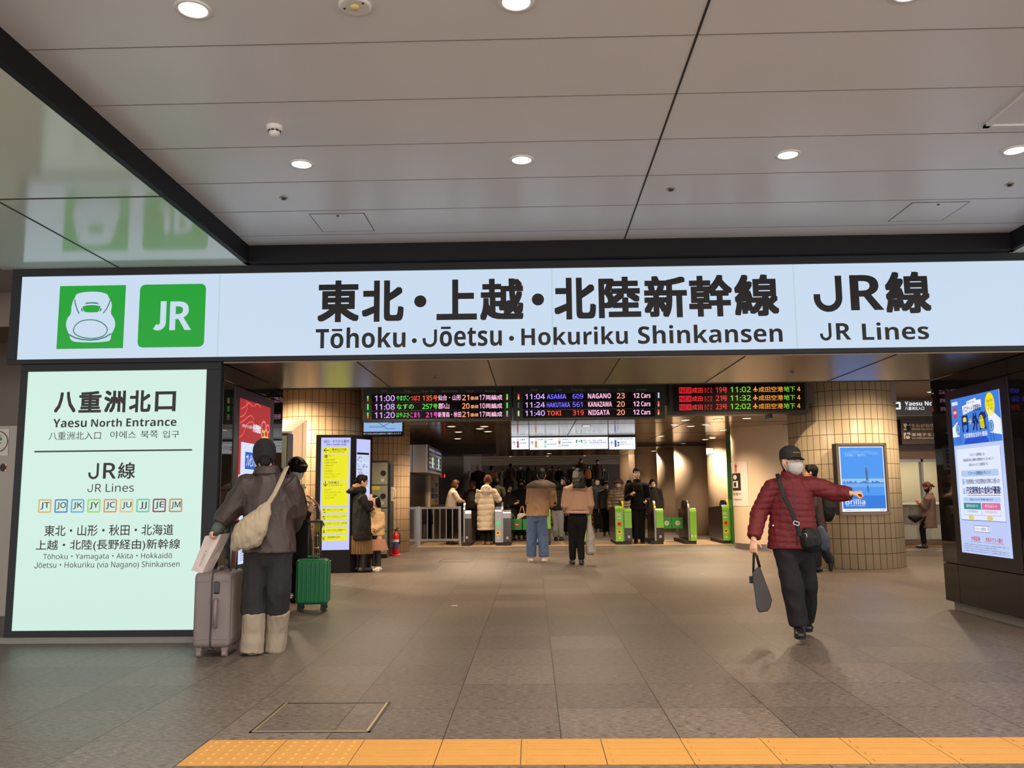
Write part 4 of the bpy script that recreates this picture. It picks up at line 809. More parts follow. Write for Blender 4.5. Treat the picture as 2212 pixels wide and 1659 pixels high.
# small sign on the cream wall beyond the gates, lift notice on the broad cream pillar
p0 = P(1533, 973, 24.35)
t = thing('wall_sign', 'small square notice with a blue foot on the cream column beyond the gates', 'sign', tuple(p0))
f = Face(p0+Vector((-.10, 0, -.13)), (1, 0, 0), (0, 0, 1), .003); f.slab(0, 0, .20, .2, pc(225, 215, 205), -.012, 0); f.rect(0, 0, .2, .045, pc(60, 90, 130), 1); f.rring(.005, .005, .195, .195, .01, .008, pc(60, 90, 130), 2)
for k in range(3): f.rect(.04, .08+.035*k, .16, .095+.035*k, pc(70, 60, 60), 2)
f.done('plate', t)
p0 = P(1585, 1083, 20.3); p1 = P(1608, 990, 20.3)
t = thing('lift_notice', 'white notice with a red arrow and black symbol wrapped on the cream pillar', 'sign', (4.65, 20.1, .95))
f = Face((0, 0, .98), (1, 0, 0), (0, 0, 1), .003); wf = 1.06
for k in range(24): f.slab(wf*k/24, 0, wf*(k+1)/24, 1.02, pc(226, 208, 196), 0, .006)
for k in range(10): f.rect(wf*(.35+.044*k), .36, wf*(.35+.044*(k+1)), .76, pc(40, 34, 34), 4)
f.rect(wf*.42, .42, wf*.52, .58, pc(226, 208, 196), 5); f.rect(wf*.52, .42, wf*.62, .58, pc(226, 208, 196), 5); f.rect(wf*.62, .42, wf*.70, .58, pc(226, 208, 196), 5); f.rect(wf*.50, .45, wf*.56, .55, pc(40, 34, 34), 6); f.rect(wf*.56, .45, wf*.62, .55, pc(40, 34, 34), 6)
f.ell(wf*.56, .67, wf*.10, .055, pc(226, 208, 196), 5)
f.poly([(wf*.59, .78), (wf*.59, .90), (wf*.65, .90), (wf*.65, .78)], pc(200, 80, 70), 4); f.poly([(wf*.55, .90), (wf*.62, 1.0), (wf*.69, .90)], pc(200, 80, 70), 4); f.text('ロッカー', (wf*.35, .24, wf*.79, .32), pc(50, 44, 44), .01, 4); f.text('Lockers', (wf*.38, .13, wf*.80, .18), pc(80, 74, 74), 0, 4)
for v in f.bm.verts:
    th = math.radians(-25)+v.co.x/.98; rr_ = .982-v.co.y; v.co = Vector((5.72-rr_*math.cos(th), 20.5-rr_*math.sin(th), v.co.z))
f.done('plate', t)
# ================================================================ RIGHT HALL SIGNS AND OFFICE
t = thing('exit_sign', 'dark hanging sign with white entrance lettering right of the tiled pillar', 'sign', (8, 17, 2.45))
a = P(1931, 897, 17); b = P(2080, 862, 17)
bm = NB(); box(bm, (a.x-.5, 17, a.z), (b.x, 17.25, P(1960, 865, 17).z), .005); mk('casing', bm, pc(62, 52, 46, .35), t)
for hx in (a.x, b.x-.1): bm = NB(); cyl(bm, (hx, 17.1, a.z+.2), (hx, 17.1, 3.52), .015); mk('hanger', bm, M['darksteel'], t)
f = Face((a.x, 16.998, a.z), (1, 0, 0), (0, 0, 1), .003)
q6 = lambda x0, y0, x1, y1: (1900+x0/4.367, 820+y0/4.367, 1900+x1/4.367, 820+y1/4.367)
u0, v0, u1, v1 = f.pb(*q6(132, 210, 200, 283)); f.rring(u0+.02, v0+.02, u1-.02, v1-.02, .004, .035, whl, 1); f.done('symbol', t); f = Face((a.x, 16.998, a.z), (1, 0, 0), (0, 0, 1), .003); f.ptext('Yaesu North', *q6(237, 203, 585, 245), whl, .021, 1); f.ptext('八重洲北入口', *q6(240, 255, 420, 287), whl, .012, 1); f.done('lettering', t)
t = thing('counter_sign', 'brown sign with wheelchair and ticket symbols above the office window', 'sign', (8.7, 20.8, 2.3))
a = P(1949, 960, 20.7); b = P(2060, 905, 20.7)
bm = NB(); box(bm, (a.x, 20.7, a.z), (b.x, 20.9, b.z), .005); mk('casing', bm, pc(66, 54, 48, .4), t)
f = Face((a.x, 20.698, a.z), (1, 0, 0), (0, 0, 1), .004); cw = pc(225, 205, 180)
for y0, y1, s, s2 in ((415, 475, 'うらが白色の', 'White Backed Tickets'), (500, 560, '車椅子をご利用', 'for Wheelchair users')):
    f.prect(*q6(228, y0, 290, y1), cw, 1); f.ptext(s, *q6(300, y0+2, 300+(560 if y0 < 450 else 640)-300, y0+34), cw, .008, 1); f.ptext(s2, *q6(302, y1-18, 600, y1-2), cw, 0, 1)
u0, v0, u1, v1 = f.pb(*q6(228, 415, 290, 475)); um, vm = (u0+u1)/2, (v0+v1)/2; f.ell(um+.03, vm+.07, .035, .035, ink, 2); f.rect(um-.02, vm-.10, um+.08, vm+.03, ink, 2); f.stroke([(um-.1, vm+.02), (um-.05, vm-.04), (um+.03, vm)], .025, ink, 2)
u0, v0, u1, v1 = f.pb(*q6(234, 500, 296, 560)); um, vm = (u0+u1)/2, (v0+v1)/2; f.ring(um, vm-.03, .06, .06, .018, ink, 2); f.ell(um-.03, vm+.09, .022, .022, ink, 2); f.stroke([(um-.03, vm+.06), (um-.02, vm), (um+.05, vm), (um+.08, vm-.09)], .02, ink, 2); f.done('lettering', t)
t = thing('office_counter', 'pale service counter behind the far right office window', 'counter', (9.3, 21.6, 0))
bm = NB(); box(bm, (8.45, 21.2, 0), (11, 21.9, .96)); mk('body', bm, pc(186, 186, 168), t); bm = NB(); box(bm, (8.4, 20.75, .96), (11, 21.95, 1.01), .008); mk('worktop', bm, pc(220, 215, 205), t)
bm = NB(); box(bm, (8.55, 21.19, .45), (9.1, 21.2, .92)); mk('notice', bm, pc(215, 212, 200), t)
t = thing('pump_bottle', 'clear pump bottle of hand sanitiser on the office counter', 'bottle', (8.62, 20.85, 1.01))
bm = NB(); lathe(bm, (8.62, 20.85, 1.01), [(.05, 0), (.055, .02), (.055, .12), (.03, .16), (.018, .17)], 18); mk('body', bm, pc(215, 218, 225, .2), t, smooth=True); bm = NB(); cyl(bm, (8.62, 20.85, 1.17), (8.62, 20.85, 1.24), .012); box(bm, (8.57, 20.84, 1.235), (8.63, 20.86, 1.255)); mk('pump', bm, M['white'], t)
t = thing('wall_poster', 'pale sheet of paper hung inside the office window', 'poster', (9.1, 22.9, 1.3)); bm = NB(); box(bm, (8.85, 22.96, 1.35), (9.5, 22.99, 1.9)); mk('sheet', bm, pc(232, 230, 222), t)
t = thing('yellow_coat', 'yellow garment hanging inside the office', 'garment', (9.2, 22.9, 1.0)); bm = NB(); lathe(bm, (9.25, 22.85, .95), [(.20, 0), (.17, .2), (.12, .45), (.04, .55)], 14); mk('cloth', bm, pc(200, 170, 60), t, smooth=True)
for i, (z0, z1, c, lb) in enumerate(((1.58, 1.9, (222, 212, 190), 'pale notice with a toilet arrow on the post beside the right pillar'), (.95, 1.52, (196, 80, 62), 'red bordered notice with footprints on the post beside the right pillar'))):
    t = thing('post_notice', lb, 'notice', (8.25, 20.88, z0)); f = Face((8.03, 20.888, z0), (1, 0, 0), (0, 0, 1), .003); f.slab(0, 0, .36, z1-z0, pc(*c), -.01, 0)
    if i: f.rect(.02, .12, .34, .46, pc(225, 205, 180), 1); f.ell(.18, .22, .04, .06, ink, 2); f.ell(.24, .19, .035, .05, ink, 2); f.rect(.08, .33, .28, .38, pc(225, 180, 50), 2); f.text('STOP', (.06, .02, .3, .10), pc(240, 220, 210), .02, 2)
    else: f.stroke([(.1, .08), (.1, .2), (.26, .2), (.26, .08)], .03, ink, 1)
    f.done('sheet', t)
for i, (x, y) in enumerate(((7.6, 18.5), (9.0, 19.4), (10.2, 18.5))): downlight((x, y), 'warm downlight added to brighten the sign before the office', 150, 3.5, 'hall downlights', .07, WARM, glow_w)  # lamps added here because the counter sign came out dark
for x, y in ((8.9, 21.9), (10.2, 21.9)): downlight((x, y), 'downlight inside the far right office', 110, ZH, 'office downlights', .1, (1, .92, .8), glow_w)
# far left: notices beside the sign
t = thing('notice_cabinet', 'pale cabinet with a round green emblem at the left picture edge', 'cabinet', (-6.2, 9.6, 0))
bm = NB(); box(bm, (-7.4, 9.6, 0), (-5.55, 10.2, 2.12), .01); mk('body', bm, pc(180, 170, 158), t); f = Face((-7.4, 9.598, 0), (1, 0, 0), (0, 0, 1), .003)
u, v = f.uv(-5, 954); f.rect(u-.6, v-.16, u+.128, v+.14, pc(222, 212, 200), 1); f.ring(u, v, .118, .118, .012, pc(60, 90, 60), 2); f.text('G', (u-.05, v+.01, u+.05, v+.075), pc(40, 150, 60), .03, 2); f.text('T', (u-.05, v-.075, u+.05, v-.01), pc(40, 150, 60), .03, 2)
u, v = f.uv(7, 1010); f.ell(u, v, .035, .045, pc(40, 30, 34), 2); f.ell(u+.035, v+.03, .01, .01, ec(255, 120, 60), 3); f.ell(u+.035, v-.03, .01, .01, ec(255, 120, 60), 3)
f.done('front', t)
# ================================================================ TICKET GATES
gr = mat('gate_green', S(128, 190, 58), .3, coat=.3); gd = mat('gate_dark', S(52, 44, 40), .2, 0, .6); gs = M['steel']; gk = mat('gate_flap_green', S(40, 150, 50), .4)
def yzprism(bm, pts, x0, x1, mi=0): prism(bm, [(x0, y, z) for y, z in pts], (x1-x0, 0, 0), mi)
def arc(cy, cz, r, a0, a1, n=8): return [(cy+r*math.cos(math.radians(a0+(a1-a0)*k/n)), cz+r*math.sin(math.radians(a0+(a1-a0)*k/n))) for k in range(n+1)]
YF = 22.25
def gate(label, x0, xm, x1, faceA, faceB, Y=YF, ln=1.75, marks=()):
    """One gate cabinet: taller card side x0..xm, lower side xm..x1, and the arched fin between them."""
    t = thing('ticket_gate', label, 'ticket gate', ((x0+x1)/2, Y+ln/2, 0), 'ticket gates')
    bm = NB(); box(bm, (x0+.02, Y+.02, 0), (x1-.02, Y+ln-.02, .09)); mk('plinth', bm, pc(28, 26, 26), t)
    if faceA:
        p = [(Y+ln, .08), (Y+ln, .90)]+arc(Y+.14, .84, .12, 90, 180)+[(Y+.02, .08)]
        bm = NB(); yzprism(bm, p, x0, xm-.03); mk('card_side', bm, gd, t)
        bm = NB(); q = arc(Y+.13, .845, .135, 80, 180)+[(Y-.005, .085), (Y+.02, .085)]+list(reversed(arc(Y+.14, .84, .115, 90, 180))); yzprism(bm, q, x0+.005, xm-.032); mk('card_front', bm, faceA, t)
        bm = NB(); obox(bm, Matrix.Translation(((x0+xm)/2-.01, Y+.16, .975)) @ Matrix.Rotation(-.25, 4, 'X'), .11, .10, .02, .004); mk('reader', bm, ec(90, 110, 220, .8), t)
    q = [(Y+.06, .5)]+arc(Y+.28, .88, .22, 180, 90, 8)+arc(Y+.85, .88, .22, 90, 0, 8)+[(Y+1.07, .5)]
    bm = NB(); yzprism(bm, q, xm-.028, xm+.005); mk('fin', bm, gd, t)
    q = arc(Y+.28, .88, .235, 180, 60, 10)+list(reversed(arc(Y+.28, .88, .19, 180, 60, 10))); bm = NB(); yzprism(bm, [(Y+.045, .09)]+q+[(Y+.09, .09)], xm-.034, xm+.012); mk('fin_edge', bm, faceA if faceA is gr else gs, t)
    if faceA is gr or faceB is gr: bm = NB(); yzprism(bm, arc(Y+.28, .88, .24, 178, 110, 8)+list(reversed(arc(Y+.28, .88, .20, 178, 110, 8))), xm-.036, xm-.005); mk('yellow_strip', bm, mat('gate_yellow', S(235, 200, 40), .3), t)
    if faceB:
        p = [(Y+ln, .08), (Y+ln, .86)]+arc(Y+.11, .80, .09, 90, 180)+[(Y+.02, .08)]
        bm = NB(); yzprism(bm, p, xm+.008, x1); mk('low_side', bm, gd, t)
        lo = .085 if faceB == 'full' else .42
        mb = gr if faceB in (gr, 'full') else gs
        bm = NB(); q = arc(Y+.11, .80, .11, 60, 180)+[(Y, lo), (Y+.015, lo)]+list(reversed(arc(Y+.11, .80, .088, 60, 180)))
        yzprism(bm, q if faceB in (gr, 'full') else arc(Y+.11, .80, .11, 60, 180)+[(Y, .70), (Y+.015, .70)]+list(reversed(arc(Y+.11, .80, .088, 60, 180))), xm+.012, x1-.004); mk('low_front', bm, mb, t)
    f = Face((0, Y-.007, 0), (1, 0, 0), (0, 0, 1), .002)
    for m in marks: m(f)
    if marks: f.done('front_signs', t)
    else: f.bm.free()
    return t
wht = pc(230, 225, 220)
def mD(x, z, s='D'): return lambda f: f.text(s, (x-.025, z-.03, x+.025, z+.03), wht, .03, 1)
def mA(x, z):
    def g(f): f.stroke([(x, z-.09), (x, z+.07)], .025, ec(70, 220, 90), 1); f.stroke([(x-.065, z), (x, z+.08), (x+.065, z)], .025, ec(70, 220, 90), 1)
    return g
def mQ(x, z, c, s=.055):
    def g(f): f.rect(x-s, z-s, x+s, z+s, pc(*c), 1); f.rect(x-s*.6, z-s*.2, x+s*.4, z+s*.5, pc(60, 40, 30), 2)
    return g
def mIC(x): return lambda f: (f.text('IC', (x-.055, .73, x+.055, .80), wht, .04, 1), f.rect(x-.05, .66, x+.05, .68, wht, 1))
X = lambda px: P(px, 1130, YF).x
GATES = []
gate('dark fronted ticket gate at the end of the steel railing', X(996), X(1003.5), X(1018), None, gs, marks=(mD(X(1009), .22),))
gate('dark ticket gate with a green arrow right of the white padded coat', X(1069), X(1086), X(1104), gs, gs, marks=(mA(X(1076), .55), mQ(X(1076), .32, (225, 190, 50)), mD(X(1076), .20, 'Q'), mD(X(1096), .20)))
gate('ticket gate behind the man in jeans, green along its right edge', X(1156), X(1172), X(1190), gs, gr, marks=(mQ(X(1163), .32, (225, 190, 50)), mD(X(1163), .20, 'Q')))
gate('ticket gate behind the long-haired woman, green along its right edge', X(1243), X(1259), X(1278), gs, 'full')
gate('bright green ticket gate left of the suited man walking through', X(1329), X(1348), X(1365), gr, gr, marks=(mIC(X(1338)), mQ(X(1338), .52, (225, 90, 40)), mQ(X(1338), .32, (225, 190, 50)), mD(X(1338), .18, 'A'), mD(X(1358), .20)))
gate('green topped ticket gate right of the suited man walking through', X(1404), X(1417), X(1434), None, gr, marks=(mD(X(1426), .20, 'D'),))
gate('green ticket gate at the right end of the cream-dotted flaps', X(1476), X(1490), X(1505), None, 'full', marks=(mD(X(1494), .20, 'x'), mD(X(1501), .2, 'x')))
gate('last green ticket gate against the broad cream pillar', X(1561), X(1577), X(1580), gr, None, marks=(mIC(X(1567)), mQ(X(1568), .52, (225, 90, 40)), mQ(X(1568), .32, (225, 190, 50)), mD(X(1568), .18, 'A')))
def flap(label, x0, x1, z0, z1, Y, disc, g):
    t = thing('gate_flap', label, 'gate flap', ((x0+x1)/2, Y, z0), g)
    bm = NB(); box(bm, (x0, Y, z0), (x1, Y+.035, z1), .008); mk('panel', bm, gk, t)
    f = Face((x0, Y-.002, z0), (1, 0, 0), (0, 0, 1), .002); u, v = (x1-x0)*.55, (z1-z0)/2; r = .062
    f.ell(u, v, r, r, disc, 1)
    if disc is wht: f.ell(u, v, r*.8, r*.8, pc(222, 200, 160), 2); f.rect(u-.03, v-.01, u+.03, v+.01, pc(190, 130, 100), 3)
    else: f.rect(u-.045, v-.012, u+.045, v+.012, wht, 2)
    f.done('disc', t)
rdm = pc(205, 60, 40)
flap('left green flap with a red no-entry disc beside the dark gate', X(1102), X(1127), .38, .66, YF+.5, rdm, 'red disc gate flaps'); flap('right green flap with a red no-entry disc by the man in jeans', X(1129), X(1158), .38, .66, YF+.5, rdm, 'red disc gate flaps')
flap('left green flap with a pale disc at the wide open lane', X(1434), X(1457), .38, .66, YF+.5, wht, 'pale disc gate flaps'); flap('right green flap with a pale disc at the wide open lane', X(1458), X(1482), .38, .66, YF+.5, wht, 'pale disc gate flaps')
# steel railing
t = thing('railing', 'low steel railing between the dark wall and the first gate', 'railing', (-2.35, YF+.05, 0))
x0, x1 = X(901), X(996)
bm = NB(); box(bm, (x0, YF, 0), (x0+.08, YF+.08, 1.02), .006); mk('post', bm, gs, t); bm = NB(); box(bm, (x1-.05, YF, 0), (x1, YF+.08, 1.02), .006); mk('post', bm, gs, t)
bm = NB(); box(bm, (x0+.08, YF+.01, .95), (x1-.05, YF+.07, 1.01), .006); mk('top_rail', bm, gs, t); bm = NB(); box(bm, (x0+.08, YF+.02, .13), (x1-.05, YF+.06, .19), .004); mk('bottom_rail', bm, gs, t)
for k in range(7):
    x = x0+.10+(x1-x0-.16)*k/6; bm = NB(); box(bm, (x-.012, YF+.025, .16), (x+.012, YF+.055, .97)); mk('baluster', bm, gs, t)
# ================================================================ LUGGAGE
def suitcase(name, label, c, rz, sx, sy, sz, m, ribs=None, hz=None, wheelm=None, handle_col=None, lock=True):
    """sx = thickness, sy = width of the shell, origin under its middle; faces -y locally."""
    t = thing(name, label, 'suitcase', c)
    R_ = Matrix.Translation(c) @ Matrix.Rotation(rz, 4, 'Z'); w0 = .075
    bm = NB(); obox(bm, R_ @ Matrix.Translation((0, 0, w0+sz/2)), sx, sy, sz, .05, seg=5)
    for s in (-1, 1):
        if ribs:
            for k in range(ribs): y = -sy*.40+sy*.8*k/(ribs-1); obox(bm, R_ @ Matrix.Translation((s*sx*.49, y, w0+sz/2)), .02, sy*.05, sz*.90, .006)
            for k in range(3): obox(bm, R_ @ Matrix.Translation((s*sx*(.14+.13*k), -sy*.497, w0+sz/2)), .016, .02, sz*.9, .006)
        else:
            for zz_ in (.12, .88): obox(bm, R_ @ Matrix.Translation((s*sx*.26, -sy*.499, w0+sz*zz_)), sx*.36, .008, .006, .002)
            obox(bm, R_ @ Matrix.Translation((s*sx*.497, 0, w0+sz/2)), .012, sy*.78, sz*.80, .005)
    mk('shell', bm, m, t, smooth=False)
    bm = NB(); tube(bm, [R_ @ Vector((0, y_, w0+z_)) for y_, z_ in rr_pts(-sy/2-.001, -.001, sy/2+.001, sz+.001, .05)], .0075, 8, closed=True); mk('zip', bm, mat(name+'_zip', S(50, 46, 46), .5), t)
    wm = wheelm or pc(30, 28, 28)
    for a in (-1, 1):
        for b in (-1, 1):
            q = R_ @ Vector((a*sx*.34, b*sy*.36, 0)); u = R_.to_3x3() @ Vector((1, 0, 0))
            bm = NB(); cyl(bm, q+u*.018+Vector((0, 0, .03)), q-u*.018+Vector((0, 0, .03)), .03, 20); obox(bm, Matrix.Translation(q+Vector((0, 0, .065))), .05, .05, .035, .008); mk('wheel', bm, wm, t)
    hm = handle_col or mat(name+'_tube', S(150, 145, 142), .3, .9)
    h = hz or sz*.55; hx = sx*.36
    bm = NB()
    for s in (-1, 1): tube(bm, [R_ @ Vector((hx, s*sy*.2, w0+sz*.95)), R_ @ Vector((hx, s*sy*.2, w0+sz+h))], .009, 10)
    mk('telescopic_handle', bm, hm, t)
    bm = NB(); obox(bm, R_ @ Matrix.Translation((hx, 0, w0+sz+h)), .032, sy*.5, .026, .010); mk('grip', bm, pc(40, 38, 38), t)
    if lock:
        bm = NB(); obox(bm, R_ @ Matrix.Translation((sx*.13, -sy*.503, w0+sz*.80)), .045, .018, .10, .012); mk('lock', bm, pc(36, 34, 36, .3), t)
        bm = NB(); a = R_ @ Vector((sx*.13, -sy*.5, w0+sz*.64)); b = R_ @ Vector((sx*.13, -sy*.5, w0+sz*.28)); n = (R_.to_3x3() @ Vector((0, -1, 0)))*.025
        tube(bm, [a, a+n, (a+b)/2+n*1.2, b+n, b], .014, 8); mk('side_handle', bm, m, t)
        bm = NB(); obox(bm, R_ @ Matrix.Translation((-.004, -sy*.508, w0+sz*.62)), .016, .012, .05, .003); mk('zip_pull', bm, pc(60, 56, 56, .3), t)
    bm = NB(); a = R_ @ Vector((0, -sy*.16, w0+sz)); b = R_ @ Vector((0, sy*.16, w0+sz)); tube(bm, [a, a+Vector((0, 0, .025)), b+Vector((0, 0, .025)), b], .011, 8); mk('top_handle', bm, m, t)
    return t
grey = mat('suitcase_grey_brown', S(112, 100, 98), .42, 0, .4, bump=(90, .05)); grn = mat('suitcase_green', S(12, 112, 62), .35, 0, .5)
suitcase('suitcase', 'large grey brown hard suitcase beside the person in the black knit cap', (-2.63, 7.25, 0), math.radians(3), .30, .42, .60, grey, hz=.40, wheelm=pc(120, 105, 102))
suitcase('suitcase', 'small green ribbed suitcase on the floor behind the cream trousers', (-2.53, 9.92, 0), math.radians(97), .24, .36, .50, grn, ribs=7, hz=.42, handle_col=pc(60, 60, 62, .35), lock=False)
suitcase('suitcase', 'teal suitcase in the gate lane before the white padded coat', (-1.19, 23.1, 0), math.radians(85), .24, .38, .50, pc(40, 90, 84, .4), hz=.4, lock=False)
# paper bag resting on the suitcase
pb = [P(444, 1158, 7.12), P(478, 1154, 7.06), P(437, 1238, 7.06), P(412, 1232, 7.10)]
t = thing('paper_bag', 'white paper carrier bag with small lettering leaning on the grey suitcase', 'paper bag', tuple(pb[3]))
bm = NB(); d = Vector((.03, .13, .0)); A_ = [bm.verts.new(p) for p in pb]; B_ = [bm.verts.new(p+d) for p in pb]
for i, j in ((1, 2), (2, 3), (3, 0)): bm.faces.new((A_[i], A_[j], B_[j], B_[i]))
bm.faces.new(A_); bm.faces.new(list(reversed(B_))); bmesh.ops.subdivide_edges(bm, edges=bm.edges[:], cuts=5, use_grid_fill=True)
for v in bm.verts: v.co += Vector((noise.noise(v.co*14), noise.noise(v.co*14+Vector((9, 3, 1))), noise.noise(v.co*11+Vector((1, 7, 5)))))*.007
bmesh.ops.solidify(bm, geom=bm.faces[:], thickness=.002); mk('bag', bm, mat('paper_bag_white', S(205, 190, 184), .6), t)
N_ = (pb[2]-pb[1]).cross(pb[0]-pb[1]).normalized(); U_ = (pb[3]-pb[0]).normalized(); V_ = N_.cross(U_)
if N_.y > 0: V_ = -V_
f = Face(pb[0]+(pb[1]-pb[0])*.45+(pb[3]-pb[0])*.45-Vector((0, .014, 0)), U_, V_.normalized(), .001)
for k, s in enumerate('LOHAYN'): f.text(s, (.022*k, 0, .022*k+.015, .018), pc(60, 50, 60), 0, 1)
f.done('lettering', t)
bm = NB(); m0 = (pb[0]+pb[1])/2
tube(bm, [pb[0]+(pb[1]-pb[0])*.25, m0+Vector((.03, 0, .055)), P(463, 1146, 7.08), P(474, 1150, 7.06), pb[0]+(pb[1]-pb[0])*.8], .004, 6); mk('string_handle', bm, pc(205, 180, 150), t)
# wire brochure stand behind the second traveller
t = thing('wire_stand', 'brass wire brochure trolley with baskets before the yellow guide', 'stand', (-2.75, 11.5, 0))
bs = mat('brass_wire', S(190, 165, 130), .3, .85)
def pp(x, y, Y=11.5): return P(360+x/3.19, 920+y/3.19, Y)
bm = NB(); tube(bm, [pp(1052, 960), pp(1060, 600), pp(1045, 545), pp(1000, 500), pp(965, 480)], .011, 8); tube(bm, [pp(980, 960, 11.9), pp(985, 600, 11.9), pp(950, 510, 11.9), pp(920, 470, 11.9)], .011, 8); tube(bm, [pp(1024, 760), pp(1024, 580), pp(1000, 545), pp(918, 480)], .010, 8)
for a, b in (((1052, 960), (980, 960)), ((1055, 840), (925, 840)), ((1045, 545), (950, 510))): tube(bm, [pp(*a), pp(*b, 11.9)], .009, 8)
mk('frame', bm, bs, t)
bm = NB()
for yy in (690, 720, 755, 840, 880, 920, 950): tube(bm, [pp(925, yy, 11.7), pp(1052, yy+4, 11.5)], .004, 6)
for xx in (940, 965, 990, 1015, 1040): tube(bm, [pp(xx, 690, 11.6), pp(xx, 950, 11.6)], .0035, 6)
mk('basket', bm, bs, t)
bm = NB()
for s_ in (0, .35):
    a = pp(1052, 1010); cyl(bm, (a.x-.25*s_*2, 11.5+s_, .0), (a.x-.25*s_*2, 11.5+s_, .06), .03)
mk('caster', bm, pc(30, 28, 28), t)
bm = NB(); a = pp(1050, 690, 11.45); obox(bm, Matrix.Translation(a) @ Matrix.Rotation(.5, 4, 'Y') @ Matrix.Rotation(.5, 4, 'X'), .10, .006, .17); mk('leaflet', bm, pc(170, 165, 80), t)
bm = NB(); a = pp(928, 440, 11.9); obox(bm, Matrix.Translation(a) @ Matrix.Rotation(-.2, 4, 'X'), .09, .006, .16); mk('leaflet', bm, pc(150, 165, 110), t)
# ================================================================ PEOPLE
Vz = Vector((0, 0, 1))
def chain(bm, pts, side=None, n=14, caps=(1, 1)):
    """Closed tube through (point, half width, half depth); side = which way the half width points."""
    ps = [(Vector(p[0]), p[1], p[2] if len(p) > 2 else p[1]) for p in pts]
    d = (ps[-1][0]-ps[0][0]).normalized()
    if side is None: side = Vector((1, 0, 0)) if abs(d.x) < .8 else Vector((0, 1, 0))
    side = Vector(side); N = len(ps); full = []
    for i, (p, a, b) in enumerate(ps):
        t = (ps[min(i+1, N-1)][0]-ps[max(i-1, 0)][0]).normalized(); full.append((p, a, b, t))
    def ext(e, s):
        p, a, b, t = e; r = min(a, b); return [(p+t*s*r*.55, a*.83, b*.83, t), (p+t*s*r*.9, a*.45, b*.45, t)]
    if caps[0]: full = list(reversed(ext(full[0], -1)))+full
    if caps[1]: full = full+ext(full[-1], 1)
    rings = []
    for p, a, b, t in full:
        s = side-t*side.dot(t)
        if s.length < 1e-4: s = t.orthogonal()
        s.normalize(); o = t.cross(s)
        rings.append([bm.verts.new(p+s*(a*math.cos(2*math.pi*k/n))+o*(b*math.sin(2*math.pi*k/n))) for k in range(n)])
    fs = []
    for A, B in zip(rings, rings[1:]):
        for k in range(n): fs.append(bm.faces.new((A[k], A[(k+1) % n], B[(k+1) % n], B[k])))
    fs.append(bm.faces.new(list(reversed(rings[0])))); fs.append(bm.faces.new(rings[-1]))
def blob(name, bm, vox, m, parent, sm=3, fold=None, quilt=None, cut=None):
    """Union of overlapping closed shapes as one smooth skin."""
    me = bpy.data.meshes.new('tmp'); bmesh.ops.recalc_face_normals(bm, faces=bm.faces[:]); bm.to_mesh(me); bm.free()
    o = bpy.data.objects.new('tmp', me); C.objects.link(o)
    r = o.modifiers.new('r', 'REMESH'); r.mode = 'VOXEL'; r.voxel_size = vox
    s = o.modifiers.new('s', 'SMOOTH'); s.factor = .5; s.iterations = sm
    bpy.context.view_layer.update()
    ev = o.evaluated_get(bpy.context.evaluated_depsgraph_get()); m2 = bpy.data.meshes.new_from_object(ev)
    bpy.data.objects.remove(o); bpy.data.meshes.remove(me)
    b2 = bmesh.new(); b2.from_mesh(m2); bpy.data.meshes.remove(m2)
    if fold or quilt:
        b2.normal_update(); off = Vector((random.random()*9, random.random()*9, random.random()*9)); dl = []
        for v in b2.verts:
            d = 0
            if fold:
                sc_, am = fold[0], fold[1]; st = fold[2] if len(fold) > 2 else (1, 1, .45)
                q = Vector((v.co.x*st[0], v.co.y*st[1], v.co.z*st[2]))*sc_+off
                d += am*(noise.noise(q)*.7+(.35-abs(noise.noise(q*1.9)))*.9)
            if quilt: d += quilt[1]*(abs(math.sin(math.pi*(v.co.z+.02*noise.noise(v.co*6))/quilt[0]))**.55-.75)
            dl.append(d)
        for v, d in zip(b2.verts, dl): v.co += v.normal*d
    if cut:
        for co, no in cut: bmesh.ops.bisect_plane(b2, geom=b2.verts[:]+b2.edges[:]+b2.faces[:], plane_co=co, plane_no=no, clear_outer=True)
    return mk(name, b2, m, parent, smooth=True)
def stand(foot, H, yaw, gap=.10, bend=0.0):
    """Relaxed standing joints; yaw 0 looks away from the camera, 90 to the picture's right, 180 at the camera."""
    a = math.radians(yaw); F = Vector((math.sin(a), math.cos(a), 0)); S_ = Vector((math.cos(a), -math.sin(a), 0)); b = Vector(foot)
    J = {'F': F, 'S': S_, 'H': H, 'b': b, 'look': F.copy(), 'up': Vz.copy()}
    for k, s in (('L', -1), ('R', 1)):
        J['a'+k] = b+S_*(s*gap)+Vz*(.05*H); J['t'+k] = J['a'+k]+F*(.105*H)+S_*(s*.015)-Vz*(.05*H-.035)
        J['k'+k] = b+S_*(s*gap*.9)+F*.015+Vz*(.275*H); J['h'+k] = b+S_*(s*.05*H)+Vz*(.505*H)
        up = F*(bend*.3*H)
        J['s'+k] = b+S_*(s*.108*H)+Vz*(.815*H-.06*bend*H)+up; J['e'+k] = J['s'+k]+S_*(s*.035*H)-F*.02*H-Vz*(.185*H); J['w'+k] = J['e'+k]+F*(.04*H)-Vz*(.15*H)
    J['nk'] = b+Vz*(.845*H-.06*bend*H)+F*(bend*.31*H); J['hd'] = b+Vz*(.932*H-.08*bend*H)+F*(.012*H+bend*.36*H)
    return J
def hframe(J):
    f = J['look'].normalized(); u = J['up']; r = f.cross(u).normalized(); u = r.cross(f).normalized(); k = J['H']/1.70*J.get('hs', 1)
    return Matrix(((r.x, f.x, u.x, J['hd'].x), (r.y, f.y, u.y, J['hd'].y), (r.z, f.z, u.z, J['hd'].z), (0, 0, 0, 1))) @ Matrix.Diagonal((k, k, k, 1))
